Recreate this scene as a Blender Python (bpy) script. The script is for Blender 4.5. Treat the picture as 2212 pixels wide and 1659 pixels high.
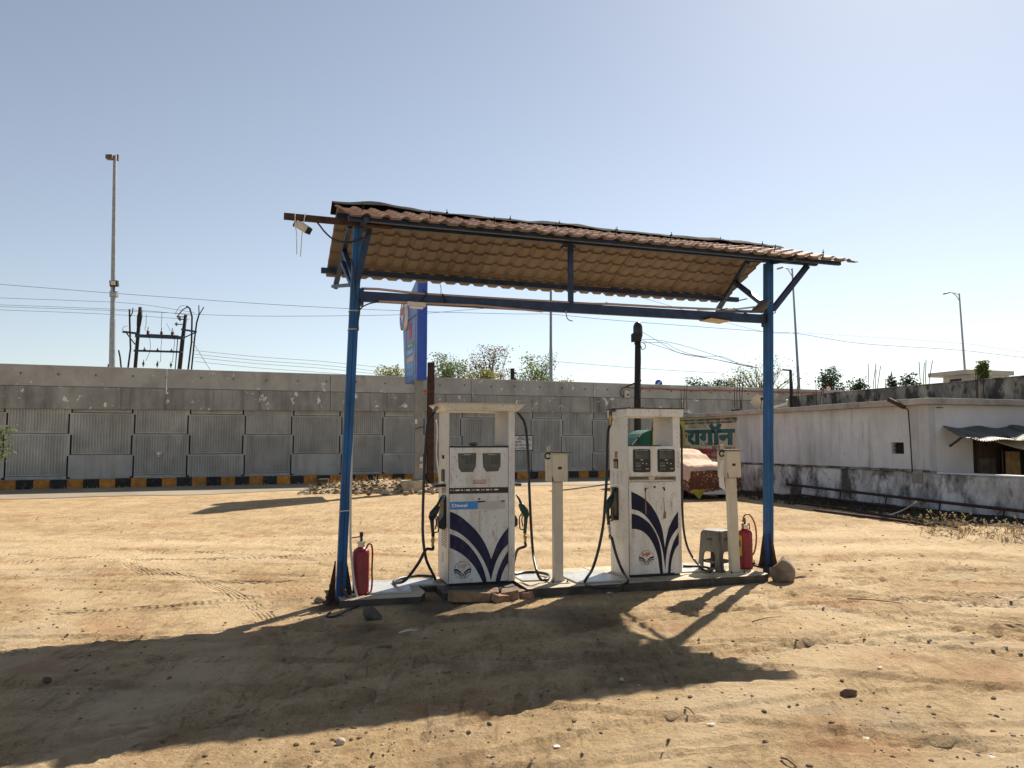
import bpy, bmesh, math, random
import numpy as np
from mathutils import Vector, Matrix, noise as mnoise
random.seed(7); np.random.seed(7)
for o in list(bpy.data.objects): bpy.data.objects.remove(o, do_unlink=True)
sc = bpy.context.scene
COL = sc.collection
R = math.radians

# ------------------------------------------------------------------ camera
F = 1660.0; TH = math.atan(125.5 / 1660.0); EYE = 1.65
cam_d = bpy.data.cameras.new('camera'); cam = bpy.data.objects.new('camera', cam_d); COL.objects.link(cam)
cam_d.sensor_width = 36.0; cam_d.lens = 36.0 * F / 2212.0
cam_d.clip_start = 0.05; cam_d.clip_end = 4000.0
cam.location = (0, 0, EYE); cam.rotation_euler = (math.pi / 2 + TH, 0, 0)
sc.camera = cam

# ------------------------------------------------------------------ sky and sun
SUN_AZ, SUN_EL = R(30.3), R(39.9)          # azimuth from +Y towards +X
world = bpy.data.worlds.new('World'); sc.world = world; world.use_nodes = True
wn = world.node_tree; wn.nodes.clear()
sky = wn.nodes.new('ShaderNodeTexSky'); sky.sky_type = 'NISHITA'; sky.sun_disc = False
sky.sun_elevation = SUN_EL; sky.sun_rotation = SUN_AZ
sky.altitude = 300; sky.air_density = 1.0; sky.dust_density = 0.3; sky.ozone_density = 0.45
bg = wn.nodes.new('ShaderNodeBackground'); bg.inputs['Strength'].default_value = 0.067
wo = wn.nodes.new('ShaderNodeOutputWorld')
haz = wn.nodes.new('ShaderNodeHueSaturation'); haz.inputs['Saturation'].default_value = 0.66      # dry-season haze pales the blue everywhere
wn.links.new(sky.outputs[0], haz.inputs['Color']); wn.links.new(haz.outputs[0], bg.inputs[0]); wn.links.new(bg.outputs[0], wo.inputs[0])
sun_d = bpy.data.lights.new('sun', 'SUN'); sun_d.energy = 5.0; sun_d.angle = R(0.53); sun_d.color = (1.0, 0.915, 0.78)
sun = bpy.data.objects.new('sun', sun_d); COL.objects.link(sun)
sdir = Vector((math.sin(SUN_AZ) * math.cos(SUN_EL), math.cos(SUN_AZ) * math.cos(SUN_EL), math.sin(SUN_EL)))
sun.rotation_euler = (-sdir).to_track_quat('-Z', 'Y').to_euler(); sun.location = (20, 30, 40)
vs = sc.view_settings
vs.view_transform = 'Standard'; vs.look = 'None'; vs.exposure = 0.85; vs.gamma = 1.0; vs.use_curve_mapping = False
sc.render.engine = 'CYCLES'
sc.cycles.max_bounces = 6; sc.cycles.diffuse_bounces = 3; sc.cycles.transparent_max_bounces = 6

# ------------------------------------------------------------------ pixel -> place (display pixels 2212 x 1659)
_c, _s = math.cos(TH), math.sin(TH)
def ray(x, y):
    a = (x - 1106.0) / F; b = (829.5 - y) / F
    return (a, _c - b * _s, _s + b * _c)
def gp(x, y, z=0.0):
    d = ray(x, y); t = (z - EYE) / d[2]; return Vector((d[0] * t, d[1] * t, z))
def dp(x, y, Y):
    d = ray(x, y); t = Y / d[1]; return Vector((d[0] * t, Y, EYE + d[2] * t))
class Frame:
    """a local frame on the ground: x along `deg` from world X, y away from the viewer"""
    def __init__(s, ox, oy, deg): s.o = (ox, oy); s.deg = deg; s.c = math.cos(R(deg)); s.s = math.sin(R(deg))
    def loc(s, w): X, Y = w[0] - s.o[0], w[1] - s.o[1]; return Vector((s.c * X + s.s * Y, -s.s * X + s.c * Y, w[2]))
    def wld(s, l): return Vector((s.o[0] + s.c * l[0] - s.s * l[1], s.o[1] + s.s * l[0] + s.c * l[1], l[2]))
    def onY(s, px, py, v):
        d = ray(px, py); k = v - s.s * s.o[0] + s.c * s.o[1]; t = k / (-s.s * d[0] + s.c * d[1])
        return s.loc((d[0] * t, d[1] * t, EYE + d[2] * t))
    def onX(s, px, py, u):
        d = ray(px, py); k = u + s.c * s.o[0] + s.s * s.o[1]; t = k / (s.c * d[0] + s.s * d[1])
        return s.loc((d[0] * t, d[1] * t, EYE + d[2] * t))
    def g(s, px, py, z=0.0): return s.loc(gp(px, py, z))
def crop(x0, y0, w, outw):       # pixel of an enlarged crop -> display pixel
    k = w / outw
    return lambda x, y: ((x0 + x * k) / 1.85172, (y0 + y * k) / 1.85172)

# ------------------------------------------------------------------ mesh helpers
class MB:
    def __init__(s): s.v = []; s.f = []; s.m = []; s.mi = 0
    def add(s, vs, fs):
        n = len(s.v); s.v += [tuple(p) for p in vs]
        for f in fs: s.f.append(tuple(i + n for i in f)); s.m.append(s.mi)
        return s
    def box(s, c, d, rot=None):
        x, y, z = d[0] / 2, d[1] / 2, d[2] / 2
        P = [Vector(p) for p in ((-x,-y,-z),(x,-y,-z),(x,y,-z),(-x,y,-z),(-x,-y,z),(x,-y,z),(x,y,z),(-x,y,z))]
        if rot is not None: P = [rot @ p for p in P]
        c = Vector(c)
        return s.add([p + c for p in P], ((0,3,2,1),(4,5,6,7),(0,1,5,4),(1,2,6,5),(2,3,7,6),(3,0,4,7)))
    def bx(s, x0, x1, y0, y1, z0, z1):
        return s.box(((x0+x1)/2, (y0+y1)/2, (z0+z1)/2), (abs(x1-x0), abs(y1-y0), abs(z1-z0)))
    def bar(s, p, q, w, h, up=(0, 0, 1)):
        p, q = Vector(p), Vector(q); d = (q - p); L = d.length; d.normalize(); up = Vector(up)
        if abs(d.dot(up)) > .98: up = Vector((0, 1, 0))
        a = d.cross(up).normalized(); b = a.cross(d).normalized()
        M = Matrix((a, d, b)).transposed()
        return s.box((p + q) / 2, (w, L, h), M)
    def tube(s, pts, r, seg=8, cap=True):
        pts = [Vector(p) for p in pts]; n = len(pts)
        rr = r if isinstance(r, (list, tuple)) else [r] * n
        vs = []; fs = []; prev = None
        for i, p in enumerate(pts):
            t = (pts[min(i+1, n-1)] - pts[max(i-1, 0)]).normalized()
            if prev is None:
                a = t.orthogonal().normalized()
            else:
                a = (prev - t * prev.dot(t))
                a = a.normalized() if a.length > 1e-6 else t.orthogonal().normalized()
            prev = a; b = t.cross(a)
            for k in range(seg):
                w = 2 * math.pi * k / seg; vs.append(p + (a * math.cos(w) + b * math.sin(w)) * rr[i])
        for i in range(n - 1):
            for k in range(seg):
                k2 = (k + 1) % seg; fs.append((i*seg+k, i*seg+k2, (i+1)*seg+k2, (i+1)*seg+k))
        if cap: fs.append(tuple(range(seg))[::-1]); fs.append(tuple((n-1)*seg + k for k in range(seg)))
        return s.add(vs, fs)
    def lathe(s, prof, c=(0, 0, 0), seg=20, M=None):
        vs = []; fs = []; c = Vector(c)
        for r, z in prof:
            for k in range(seg):
                w = 2 * math.pi * k / seg; p = Vector((r * math.cos(w), r * math.sin(w), z))
                if M is not None: p = M @ p
                vs.append(p + c)
        for i in range(len(prof) - 1):
            for k in range(seg):
                k2 = (k + 1) % seg; fs.append((i*seg+k, i*seg+k2, (i+1)*seg+k2, (i+1)*seg+k))
        fs.append(tuple(range(seg))[::-1]); fs.append(tuple((len(prof)-1)*seg + k for k in range(seg)))
        return s.add(vs, fs)
    def prism(s, poly, y0, y1):
        """polygon of (x, z) extruded from y0 (front) to y1"""
        n = len(poly); a = 0
        for i in range(n): x0, z0 = poly[i]; x1, z1 = poly[(i+1) % n]; a += x0 * z1 - x1 * z0
        if a < 0: poly = poly[::-1]
        vs = [(x, y0, z) for x, z in poly] + [(x, y1, z) for x, z in poly]
        fs = [tuple(range(n)), tuple(range(2*n-1, n-1, -1))]
        for i in range(n): j = (i+1) % n; fs.append((i, i+n, j+n, j))
        return s.add(vs, fs)
    def strip(s, top, bot, y0, y1):
        """band between two equally long (x, z) curves, front at y0, back at y1"""
        n = len(top)
        vs = [(x, y0, z) for x, z in top] + [(x, y0, z) for x, z in bot] + [(x, y1, z) for x, z in top] + [(x, y1, z) for x, z in bot]
        fs = []
        for i in range(n-1):
            fs.append((n+i, n+i+1, i+1, i)); fs.append((i, i+1, 2*n+i+1, 2*n+i)); fs.append((n+i, 3*n+i, 3*n+i+1, n+i+1))
        fs.append((0, 2*n, 3*n, n)); fs.append((n-1, 2*n-1, 4*n-1, 3*n-1))
        return s.add(vs, fs)
    def grid(s, fn, nu, nv, flip=False):
        vs = [fn(i / nu, j / nv) for j in range(nv+1) for i in range(nu+1)]
        w = nu + 1
        fs = [(j*w+i, j*w+i+1, (j+1)*w+i+1, (j+1)*w+i) for j in range(nv) for i in range(nu)]
        if flip: fs = [f[::-1] for f in fs]
        return s.add(vs, fs)
    def rock(s, c, r, seed, sq=(1, 1, 1), sub=2, amp=.35, rot=0.0, cut=0.0):
        bm = bmesh.new(); bmesh.ops.create_icosphere(bm, subdivisions=sub, radius=1.0)
        rn = random.Random(seed); pl = [(Vector((rn.gauss(0,1), rn.gauss(0,1), rn.gauss(0,1))).normalized(), rn.uniform(.55, .85)) for _ in range(7)]
        off = Vector((seed * 1.7, seed * .3, seed * 2.1)); vs = []
        for v in bm.verts:
            p = v.co.copy()
            for n, d in pl:
                e = p.dot(n) - d
                if e > 0: p -= n * e * .85
            p *= 1 + amp * .5 * mnoise.noise(p * 1.3 + off) + amp * .18 * mnoise.noise(p * 4 + off)
            p = Vector((p.x * sq[0], p.y * sq[1], max(p.z * sq[2], -cut if cut else -9)))
            p.rotate(Matrix.Rotation(rot, 3, 'Z')); vs.append(p * r + Vector(c))
        fs = [tuple(v.index for v in f.verts) for f in bm.faces]; bm.free()
        return s.add(vs, fs)
    def build(s, name, mats, parent=None, smooth=False, bevel=0.0, angle=None):
        me = bpy.data.meshes.new(name); me.from_pydata(s.v, [], s.f)
        for m in (mats if isinstance(mats, (list, tuple)) else [mats]): me.materials.append(M[m] if isinstance(m, str) else m)
        if any(s.m): me.polygons.foreach_set('material_index', s.m)
        if smooth:
            me.polygons.foreach_set('use_smooth', [True] * len(me.polygons))
            if angle: me.set_sharp_from_angle(angle=R(angle))
        me.update()
        o = bpy.data.objects.new(name, me); COL.objects.link(o)
        if parent is not None: o.parent = parent
        if bevel:
            b = o.modifiers.new('bevel', 'BEVEL'); b.width = bevel; b.segments = 2; b.limit_method = 'ANGLE'; b.angle_limit = R(40)
        return o
def inst(name, src, parent, loc=(0, 0, 0), rot=None, scl=None):
    o = bpy.data.objects.new(name, src.data if hasattr(src, 'data') else src); COL.objects.link(o); o.parent = parent; o.location = loc
    if rot is not None: o.rotation_euler = rot
    if scl is not None: o.scale = scl
    return o
def tag(o, label, cat, group=None):
    o['label'] = label; o['category'] = cat
    if group: o['group'] = group
    return o
def thing(name, label, cat, loc=(0, 0, 0), deg=0.0, group=None):
    o = bpy.data.objects.new(name, None); COL.objects.link(o); o.location = loc; o.rotation_euler = (0, 0, R(deg)); o.empty_display_size = .2
    return tag(o, label, cat, group)
def structure(o): o['kind'] = 'structure'; return o
def stuff(o): o['kind'] = 'stuff'; return o
def spline(P, n=8):
    """Catmull-Rom through the points"""
    P = [Vector(p) for p in P]; Q = [P[0] * 2 - P[1]] + P + [P[-1] * 2 - P[-2]]; out = []
    for i in range(1, len(Q) - 2):
        a, b, c, d = Q[i-1], Q[i], Q[i+1], Q[i+2]
        for k in range(n):
            t = k / n
            out.append(.5 * ((2*b) + (c - a) * t + (2*a - 5*b + 4*c - d) * t*t + (3*b - a - 3*c + d) * t**3))
    return out + [P[-1]]
def sp2(P, n=6): return [(p.x, p.y) for p in spline([(a, b, 0) for a, b in P], n)]
_tc = {}
def text_geo(t, bold=0.0, shear=0.0):
    k = (t, bold, shear)
    if k not in _tc:
        cu = bpy.data.curves.new('t', 'FONT'); cu.body = t; cu.resolution_u = 3; cu.offset = bold; cu.shear = shear
        ob = bpy.data.objects.new('t', cu); COL.objects.link(ob)
        dg = bpy.context.evaluated_depsgraph_get(); me = ob.evaluated_get(dg).to_mesh()
        vs = [tuple(v.co) for v in me.vertices]; fs = [tuple(p.vertices) for p in me.polygons]
        bpy.data.objects.remove(ob, do_unlink=True); bpy.data.curves.remove(cu)
        xs = [v[0] for v in vs]; ys = [v[1] for v in vs]
        _tc[k] = (vs, fs, min(xs), max(xs), min(ys), max(ys))
    return _tc[k]
def put_text(mb, t, x0, x1, z0, z1, y, bold=0.0, shear=0.0, flip=False):
    vs, fs, a, b, c, d = text_geo(t, bold, shear)
    P = [(x0 + (v[0]-a)/(b-a)*(x1-x0), y, z0 + (v[1]-c)/(d-c)*(z1-z0)) for v in vs]
    mb.add(P, fs)
SEG = {'0':'abcdef','1':'bc','2':'abged','3':'abgcd','4':'fgbc','5':'afgcd','6':'afgedc','7':'abc','8':'abcdefg','9':'abcdfg'}
def seg7(mb, t, x1, z0, h, y, w=.55, th=.13):
    """seven-segment number, right-aligned at x1"""
    x = x1; cw = h * w; k = h * th
    for ch in reversed(t):
        if ch == '.': mb.bx(x - k, x, y, y + .0005, z0, z0 + k); x -= k * 1.8; continue
        a = x - cw
        for q in SEG[ch]:
            if q in 'agd': zz = {'a': z0 + h - k, 'g': z0 + h/2 - k/2, 'd': z0}[q]; mb.bx(a + k*.3, x - k*.3, y, y + .0005, zz, zz + k)
            else:
                xx = a if q in 'fe' else x - k; lo = z0 + (h/2 if q in 'fb' else 0); mb.bx(xx, xx + k, y, y + .0005, lo + k*.6, lo + h/2 - k*.2)
        x = a - cw * .35

# ------------------------------------------------------------------ materials (all procedural)
M = {}
def pmat(name, base, rough=.75, metal=0.0, var=.12, vscale=2.5, bump=.15, bscale=50, layers=(), spec=.4, bdist=.01, rvar=.1, rnd=0.0, coord='Object'):
    m = bpy.data.materials.new(name); m.use_nodes = True; nt = m.node_tree; nd, ln = nt.nodes, nt.links
    b = nd['Principled BSDF']; b.inputs['Metallic'].default_value = metal; b.inputs['Specular IOR Level'].default_value = spec
    tc = nd.new('ShaderNodeTexCoord'); rn = random.Random(name)
    off = nd.new('ShaderNodeVectorMath'); off.operation = 'ADD'; off.inputs[1].default_value = (rn.uniform(0, 50), rn.uniform(0, 50), rn.uniform(0, 50))
    ln.new(tc.outputs[coord], off.inputs[0])
    src = off.outputs[0]
    if rnd:
        oi = nd.new('ShaderNodeObjectInfo'); ad = nd.new('ShaderNodeVectorMath'); ad.operation = 'ADD'
        mu = nd.new('ShaderNodeMath'); mu.operation = 'MULTIPLY'; mu.inputs[1].default_value = 37.0
        ln.new(oi.outputs['Random'], mu.inputs[0]); ln.new(src, ad.inputs[0]); ln.new(mu.outputs[0], ad.inputs[1]); src = ad.outputs[0]
    def noise(scale, detail=5, rough_=.6):
        v = src
        if isinstance(scale, (tuple, list)):
            mp = nd.new('ShaderNodeMapping'); mp.inputs['Scale'].default_value = scale; ln.new(src, mp.inputs[0]); v = mp.outputs[0]; scale = 1.0
        n = nd.new('ShaderNodeTexNoise'); n.inputs['Scale'].default_value = scale; n.inputs['Detail'].default_value = detail; n.inputs['Roughness'].default_value = rough_
        ln.new(v, n.inputs['Vector']); return n.outputs[0]
    def rng(x, a, b_, c, d):
        mr = nd.new('ShaderNodeMapRange'); mr.inputs[1].default_value = a; mr.inputs[2].default_value = b_; mr.inputs[3].default_value = c; mr.inputs[4].default_value = d
        ln.new(x, mr.inputs[0]); return mr.outputs[0]
    def mix(f, a, c):
        mx = nd.new('ShaderNodeMix'); mx.data_type = 'RGBA'; ln.new(f, mx.inputs[0])
        for s_, q in ((mx.inputs[6], a), (mx.inputs[7], c)):
            if isinstance(q, (tuple, list)): s_.default_value = (*q, 1)
            else: ln.new(q, s_)
        return mx.outputs[2]
    n0 = noise(vscale)
    lo = tuple(max(0, c * (1 - 2*var)) for c in base); hi = tuple(min(1, c * (1 + 2*var)) for c in base)
    colr = mix(rng(n0, .25, .75, 0, 1), lo, hi)
    if rnd:
        hs = nd.new('ShaderNodeHueSaturation'); ln.new(rng(oi.outputs['Random'], 0, 1, 1 - rnd, 1 + rnd), hs.inputs['Value']); ln.new(colr, hs.inputs['Color']); colr = hs.outputs[0]
    for L in layers:
        c, scl, a, b_, st = L[:5]; det = L[5] if len(L) > 5 else 6
        colr = mix(rng(noise(scl, det, .65), a, b_, 0, st), colr, c)
    ln.new(colr, b.inputs['Base Color'])
    ln.new(rng(noise(vscale * 3 if not isinstance(vscale, (tuple, list)) else 6), .3, .7, max(0, rough - rvar), min(1, rough + rvar)), b.inputs['Roughness'])
    if bump:
        bp = nd.new('ShaderNodeBump'); bp.inputs['Strength'].default_value = bump; bp.inputs['Distance'].default_value = bdist
        ln.new(noise(bscale, 6, .65), bp.inputs['Height']); ln.new(bp.outputs[0], b.inputs['Normal'])
    M[name] = m; return m

GR = (.16, .11, .06); RUST = (.12, .045, .02)
pmat('white_paint', (.64, .63, .59), .42, var=.05, vscale=3, bump=.05, bscale=30, layers=(((.36, .27, .17), (5, 5, .8), .50, .78, .7), ((.20, .10, .045), (6, 6, 1.6), .61, .74, .7), ((.12, .085, .06), (45, 45, 30), .58, .68, .6), ((.62, .60, .55), (3, 3, 3), .6, .7, .4)))
pmat('cream_paint', (.50, .45, .35), .5, var=.06, vscale=4, bump=.08, bscale=40, layers=(((.26, .19, .11), (5, 5, 1.5), .53, .75, .55), ((.15, .06, .025), 14, .67, .72, .8)))
pmat('grime_steel', (.10, .085, .075), .6, .2, var=.25, vscale=8, bump=.2, layers=((RUST, 6, .5, .65, .7),))
pmat('rust', (.055, .028, .021), .85, .1, var=.3, vscale=9, bump=.3, bscale=70, layers=(((.14, .06, .03), 16, .55, .7, .6),))
pmat('blue_paint', (.021, .095, .245), .6, .0, spec=.25, var=.18, vscale=(6, 6, 2), bump=.1, bscale=45, layers=(((.07, .085, .10), (9, 9, 2.2), .56, .72, .6), ((.05, .03, .025), 17, .64, .70, .8)))
pmat('dark_blue', (.016, .035, .085), .5, .1, var=.3, vscale=7, bump=.15, layers=(((.045, .035, .035), 11, .55, .7, .7),))
pmat('rubber', (.008, .008, .009), .42, var=.3, vscale=20, bump=.05, spec=.5, layers=(((.09, .08, .065), 12, .60, .80, .5),))
pmat('black_plastic', (.012, .012, .013), .4, var=.2, vscale=10, bump=.05, layers=(((.10, .085, .06), 9, .60, .8, .35),))
pmat('green_plastic', (.007, .032, .02), .45, var=.25, vscale=10, bump=.05)
pmat('navy_print', (.020, .019, .050), .6, spec=.2, var=.25, vscale=5, bump=.03, layers=(((.11, .10, .13), (14, 14, 5), .52, .8, .6), ((.32, .29, .24), 40, .68, .73, .5)))
pmat('navy_solid', (.008, .010, .030), .55, spec=.2, var=.2, vscale=5, bump=.02, layers=(((.12, .10, .10), (10, 10, 3), .60, .8, .35),))
pmat('ink', (.012, .013, .02), .5, var=.1, bump=0)
pmat('lcd', (.045, .053, .047), .3, var=.08, bump=0, spec=.6)
pmat('lcd_dark', (.02, .022, .022), .12, var=.1, bump=0, spec=.6)
pmat('print_white', (.75, .75, .72), .5, var=.03, bump=0)
pmat('print_faint', (.46, .44, .40), .5, var=.06, bump=0)
pmat('print_red', (.42, .03, .03), .5, var=.1, bump=0)
pmat('print_pink', (.50, .30, .26), .5, var=.12, vscale=20, bump=0)
pmat('print_blue', (.045, .24, .58), .4, var=.08, bump=0, layers=(((.35, .45, .55), (20, 20, 8), .6, .8, .3),))
pmat('print_green', (.015, .14, .08), .4, var=.08, bump=0)
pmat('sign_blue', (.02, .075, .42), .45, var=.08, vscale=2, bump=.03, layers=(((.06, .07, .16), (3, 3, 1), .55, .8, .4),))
pmat('sign_blue_lit', (.09, .15, .40), .4, var=.1, vscale=2, bump=.03, layers=(((.03, .06, .26), (4, 4, 2), .5, .75, .5),))  # paler copy of sign_blue, light on the cabinet put into the colour
pmat('paper', (.62, .60, .58), .8, var=.06, bump=.1)
pmat('brass', (.30, .22, .10), .35, .8, var=.2, vscale=20, bump=.1)
pmat('chrome', (.55, .53, .50), .25, .9, var=.1, bump=.05)
pmat('red_paint', (.22, .010, .015), .32, var=.12, vscale=5, bump=.04, layers=(((.12, .02, .015), (6, 6, 2), .56, .75, .5), ((.35, .28, .2), 30, .69, .74, .5)))
pmat('orange_hose', (.42, .13, .02), .4, var=.15, vscale=10, bump=.05)
pmat('dark_red_hose', (.24, .035, .02), .4, var=.15, vscale=10, bump=.05)
pmat('yellow_label', (.50, .38, .03), .5, var=.08, bump=0)
pmat('stool_plastic', (.085, .076, .064), .55, var=.3, vscale=(18, 18, 5), bump=.15, bscale=30, layers=(((.24, .21, .17), (10, 10, 3), .5, .78, .7), ((.04, .035, .03), (22, 22, 6), .55, .7, .6)))
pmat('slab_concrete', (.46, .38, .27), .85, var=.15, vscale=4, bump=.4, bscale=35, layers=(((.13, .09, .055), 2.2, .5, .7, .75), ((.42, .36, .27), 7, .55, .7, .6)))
pmat('slab_edge', (.05, .043, .036), .7, var=.3, vscale=5, bump=.3, layers=(((.2, .15, .1), (4, 4, 9), .57, .72, .7),))  # far darker than slab_concrete: shade of the side faces put into the colour
pmat('marble_plate', (.45, .46, .45), .3, var=.1, vscale=3, bump=.04, layers=(((.36, .29, .19), 2.6, .48, .68, .8), ((.2, .15, .09), 9, .6, .72, .5)))
pmat('brick', (.24, .13, .075), .9, var=.25, vscale=8, bump=.5, bscale=40, rnd=.3, layers=(((.30, .24, .17), 5, .48, .66, .7),))
pmat('stone', (.20, .15, .105), .9, var=.25, vscale=6, bump=.6, bscale=22, rnd=.25, layers=(((.34, .27, .18), 4, .5, .7, .6),))
pmat('dark_stone', (.085, .07, .06), .9, var=.3, vscale=6, bump=.6, bscale=18, layers=(((.2, .15, .1), 3.5, .52, .7, .6),))
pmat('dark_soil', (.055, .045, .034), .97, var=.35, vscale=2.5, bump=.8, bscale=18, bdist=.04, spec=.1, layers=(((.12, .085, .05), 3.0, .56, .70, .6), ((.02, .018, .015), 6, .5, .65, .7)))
pmat('clod', (.21, .14, .08), .95, var=.25, vscale=9, bump=.5, bscale=40, rnd=.3)
pmat('pale_stone', (.45, .38, .28), .9, var=.2, vscale=9, bump=.4, bscale=30, rnd=.25)
pmat('band_concrete', (.285, .28, .258), .88, var=.16, vscale=.9, bump=.3, bscale=25, bdist=.02, layers=(((.09, .085, .075), (1.4, 1.4, .35), .50, .75, .75), ((.42, .40, .35), (.8, .8, .3), .5, .75, .5), ((.09, .05, .045), (5, 5, .2), .53, .72, .7), ((.75, .73, .68), (4, 4, 3), .62, .65, .95, 9)))
pmat('parapet_concrete', (.345, .338, .31), .88, var=.14, vscale=.8, bump=.3, bscale=25, bdist=.02, layers=(((.12, .11, .09), (1.2, 1.2, .4), .52, .75, .6), ((.75, .73, .68), (3.5, 3.5, 3), .635, .66, .9, 9)))
pmat('panel_concrete', (.375, .37, .345), .85, var=.12, vscale=1.1, bump=.25, bscale=30, bdist=.015, rnd=.12, layers=(((.20, .19, .165), (3, 3, .35), .50, .74, .65), ((.33, .29, .21), (2, 2, .8), .55, .75, .35)))
pmat('joint_dark', (.03, .03, .028), .9, var=.2, bump=.1)
pmat('kerb_yellow', (.44, .18, .025), .75, var=.2, vscale=5, bump=.3, rnd=.2, layers=(((.10, .07, .04), (6, 6, 4), .5, .68, .7), ((.30, .26, .2), 12, .64, .70, .6)))
pmat('kerb_black', (.018, .018, .018), .75, var=.3, vscale=5, bump=.3, rnd=.3, layers=(((.12, .10, .08), 6, .55, .7, .6), ((.38, .35, .3), 11, .68, .72, .7)))
pmat('asphalt_dusty', (.26, .215, .155), .9, var=.14, vscale=.6, bump=.3, bscale=40, layers=(((.38, .31, .21), .35, .45, .65, .7), ((.15, .13, .105), (.5, 2.5, 1), .52, .7, .5)))
pmat('plaster', (.54, .55, .57), .85, var=.1, vscale=.8, bump=.3, bscale=14, bdist=.02, layers=(((.33, .33, .335), (1.1, 1.1, .35), .44, .70, .8), ((.50, .47, .45), .9, .52, .72, .5), ((.17, .155, .14), (6, 6, .5), .55, .75, .65), ((.3, .22, .17), (2, 2, 3), .66, .74, .5)))
pmat('plaster_clean', (.58, .59, .615), .85, var=.07, vscale=.8, bump=.2, bscale=14, layers=(((.36, .34, .33), (1, 1, .5), .5, .75, .5),))
pmat('plinth', (.62, .625, .635), .88, var=.12, vscale=1.2, bump=.5, bscale=12, bdist=.03, layers=(((.24, .23, .215), (1.5, 1.5, .8), .46, .62, .8), ((.045, .042, .038), (1.6, 1.6, .8), .47, .60, .92, 9), ((.16, .12, .09), (1.2, 1.2, 1.6), .63, .67, .9)))
pmat('mould_wall', (.33, .30, .25), .9, var=.15, vscale=1, bump=.5, bscale=12, bdist=.02, layers=(((.10, .095, .085), (1.3, 1.3, .7), .42, .58, .85), ((.025, .025, .024), (2.4, 2.4, 1.1), .49, .58, .9, 9)))
pmat('ledge', (.36, .33, .30), .85, var=.12, vscale=1.5, bump=.3, layers=(((.16, .145, .125), (2, 2, 2), .5, .68, .7),))
pmat('ad_cream', (.54, .46, .33), .85, var=.1, vscale=1.2, bump=.2, bscale=14, layers=(((.34, .31, .29), (1.5, 1.5, .5), .5, .72, .7), ((.42, .22, .17), 1.3, .60, .75, .4)))
pmat('ad_teal', (.028, .10, .105), .8, var=.12, vscale=2, bump=.1, layers=(((.22, .25, .22), (6, 6, 2), .58, .72, .6),))
pmat('ad_dark', (.06, .075, .065), .8, var=.3, vscale=4, bump=.1, layers=(((.38, .34, .25), (4, 4, 3), .50, .62, .8),))
pmat('ad_red', (.33, .055, .05), .8, var=.2, vscale=2, bump=.1, layers=(((.42, .33, .28), (3, 3, 2), .5, .66, .6),))
pmat('window_dark', (.01, .01, .011), .5, var=.3, bump=0)
pmat('iron_dark', (.025, .02, .018), .7, .2, var=.3, vscale=8, bump=.2, layers=((RUST, 9, .55, .7, .6),))
pmat('galvanised', (.30, .31, .31), .45, .5, var=.12, vscale=6, bump=.06, layers=(((.16, .15, .13), (6, 6, 1.2), .55, .75, .5),))
pmat('sign_grey', (.20, .205, .20), .55, .1, var=.1, vscale=3, bump=.06, layers=(((.11, .10, .085), (4, 4, .8), .53, .75, .5),))
pmat('corrugated', (.13, .14, .135), .55, .3, var=.15, vscale=2, bump=.1, layers=(((.07, .05, .04), 3, .55, .7, .5),))
pmat('corrugated_tan', (.40, .31, .20), .6, .1, var=.15, vscale=2, bump=.1, layers=(((.2, .11, .06), 3, .55, .7, .6),))
pmat('wood_dark', (.055, .04, .028), .8, var=.25, vscale=(8, 8, 2), bump=.2)
pmat('jute', (.26, .17, .08), .9, var=.2, vscale=6, bump=.3, bscale=80)
pmat('insulator', (.05, .022, .018), .35, var=.2, bump=0)
pmat('pole_dark', (.022, .019, .016), .8, .1, var=.3, vscale=8, bump=.2)
pmat('wire', (.02, .02, .022), .6, var=.1, bump=0)
pmat('aluminium_wire', (.10, .10, .105), .5, .3, var=.1, bump=0)
pmat('conduit_pink', (.40, .27, .22), .6, var=.1, bump=.05)
pmat('conduit_red', (.42, .07, .03), .5, var=.12, vscale=3, bump=.05)
pmat('pvc_white', (.55, .50, .42), .5, var=.1, bump=.05, layers=(((.28, .22, .15), (5, 5, 2), .5, .7, .5),))
pmat('dish', (.55, .44, .29), .6, var=.1, vscale=2, bump=.05, layers=(((.25, .18, .11), 3, .5, .7, .4),))
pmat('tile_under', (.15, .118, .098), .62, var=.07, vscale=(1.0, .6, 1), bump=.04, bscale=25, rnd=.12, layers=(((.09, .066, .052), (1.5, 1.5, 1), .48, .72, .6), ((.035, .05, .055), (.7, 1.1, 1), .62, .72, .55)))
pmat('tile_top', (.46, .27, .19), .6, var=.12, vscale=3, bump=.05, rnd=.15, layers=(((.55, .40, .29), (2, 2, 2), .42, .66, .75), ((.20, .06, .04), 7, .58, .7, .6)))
pmat('tar', (.010, .0095, .0095), .95, spec=.05, var=.3, vscale=6, bump=.2)
pmat('cover_brown', (.135, .048, .030), .9, var=.15, vscale=3, bump=.25, bscale=300, layers=(((.07, .02, .014), 1.5, .5, .7, .5),))
pmat('cover_tan', (.42, .24, .12), .9, var=.12, vscale=2, bump=.2)
pmat('cover_top', (.60, .40, .28), .9, var=.06, vscale=2, bump=.15, bscale=120)  # pale plain cloth, sunlight on the cover's top put into its colour
pmat('tyre', (.012, .012, .012), .8, var=.2, bump=.2)
pmat('car_white', (.6, .6, .6), .25, var=.03, bump=0, spec=.6)
pmat('yellow_cloth', (.33, .27, .03), .9, var=.2, vscale=6, bump=.2)
pmat('green_tarp', (.012, .10, .06), .6, var=.15, vscale=3, bump=.2, bscale=12)
pmat('banner_yellow', (.42, .34, .07), .8, var=.15, vscale=2, bump=.1, layers=(((.35, .10, .06), 3, .62, .72, .5),))
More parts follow.
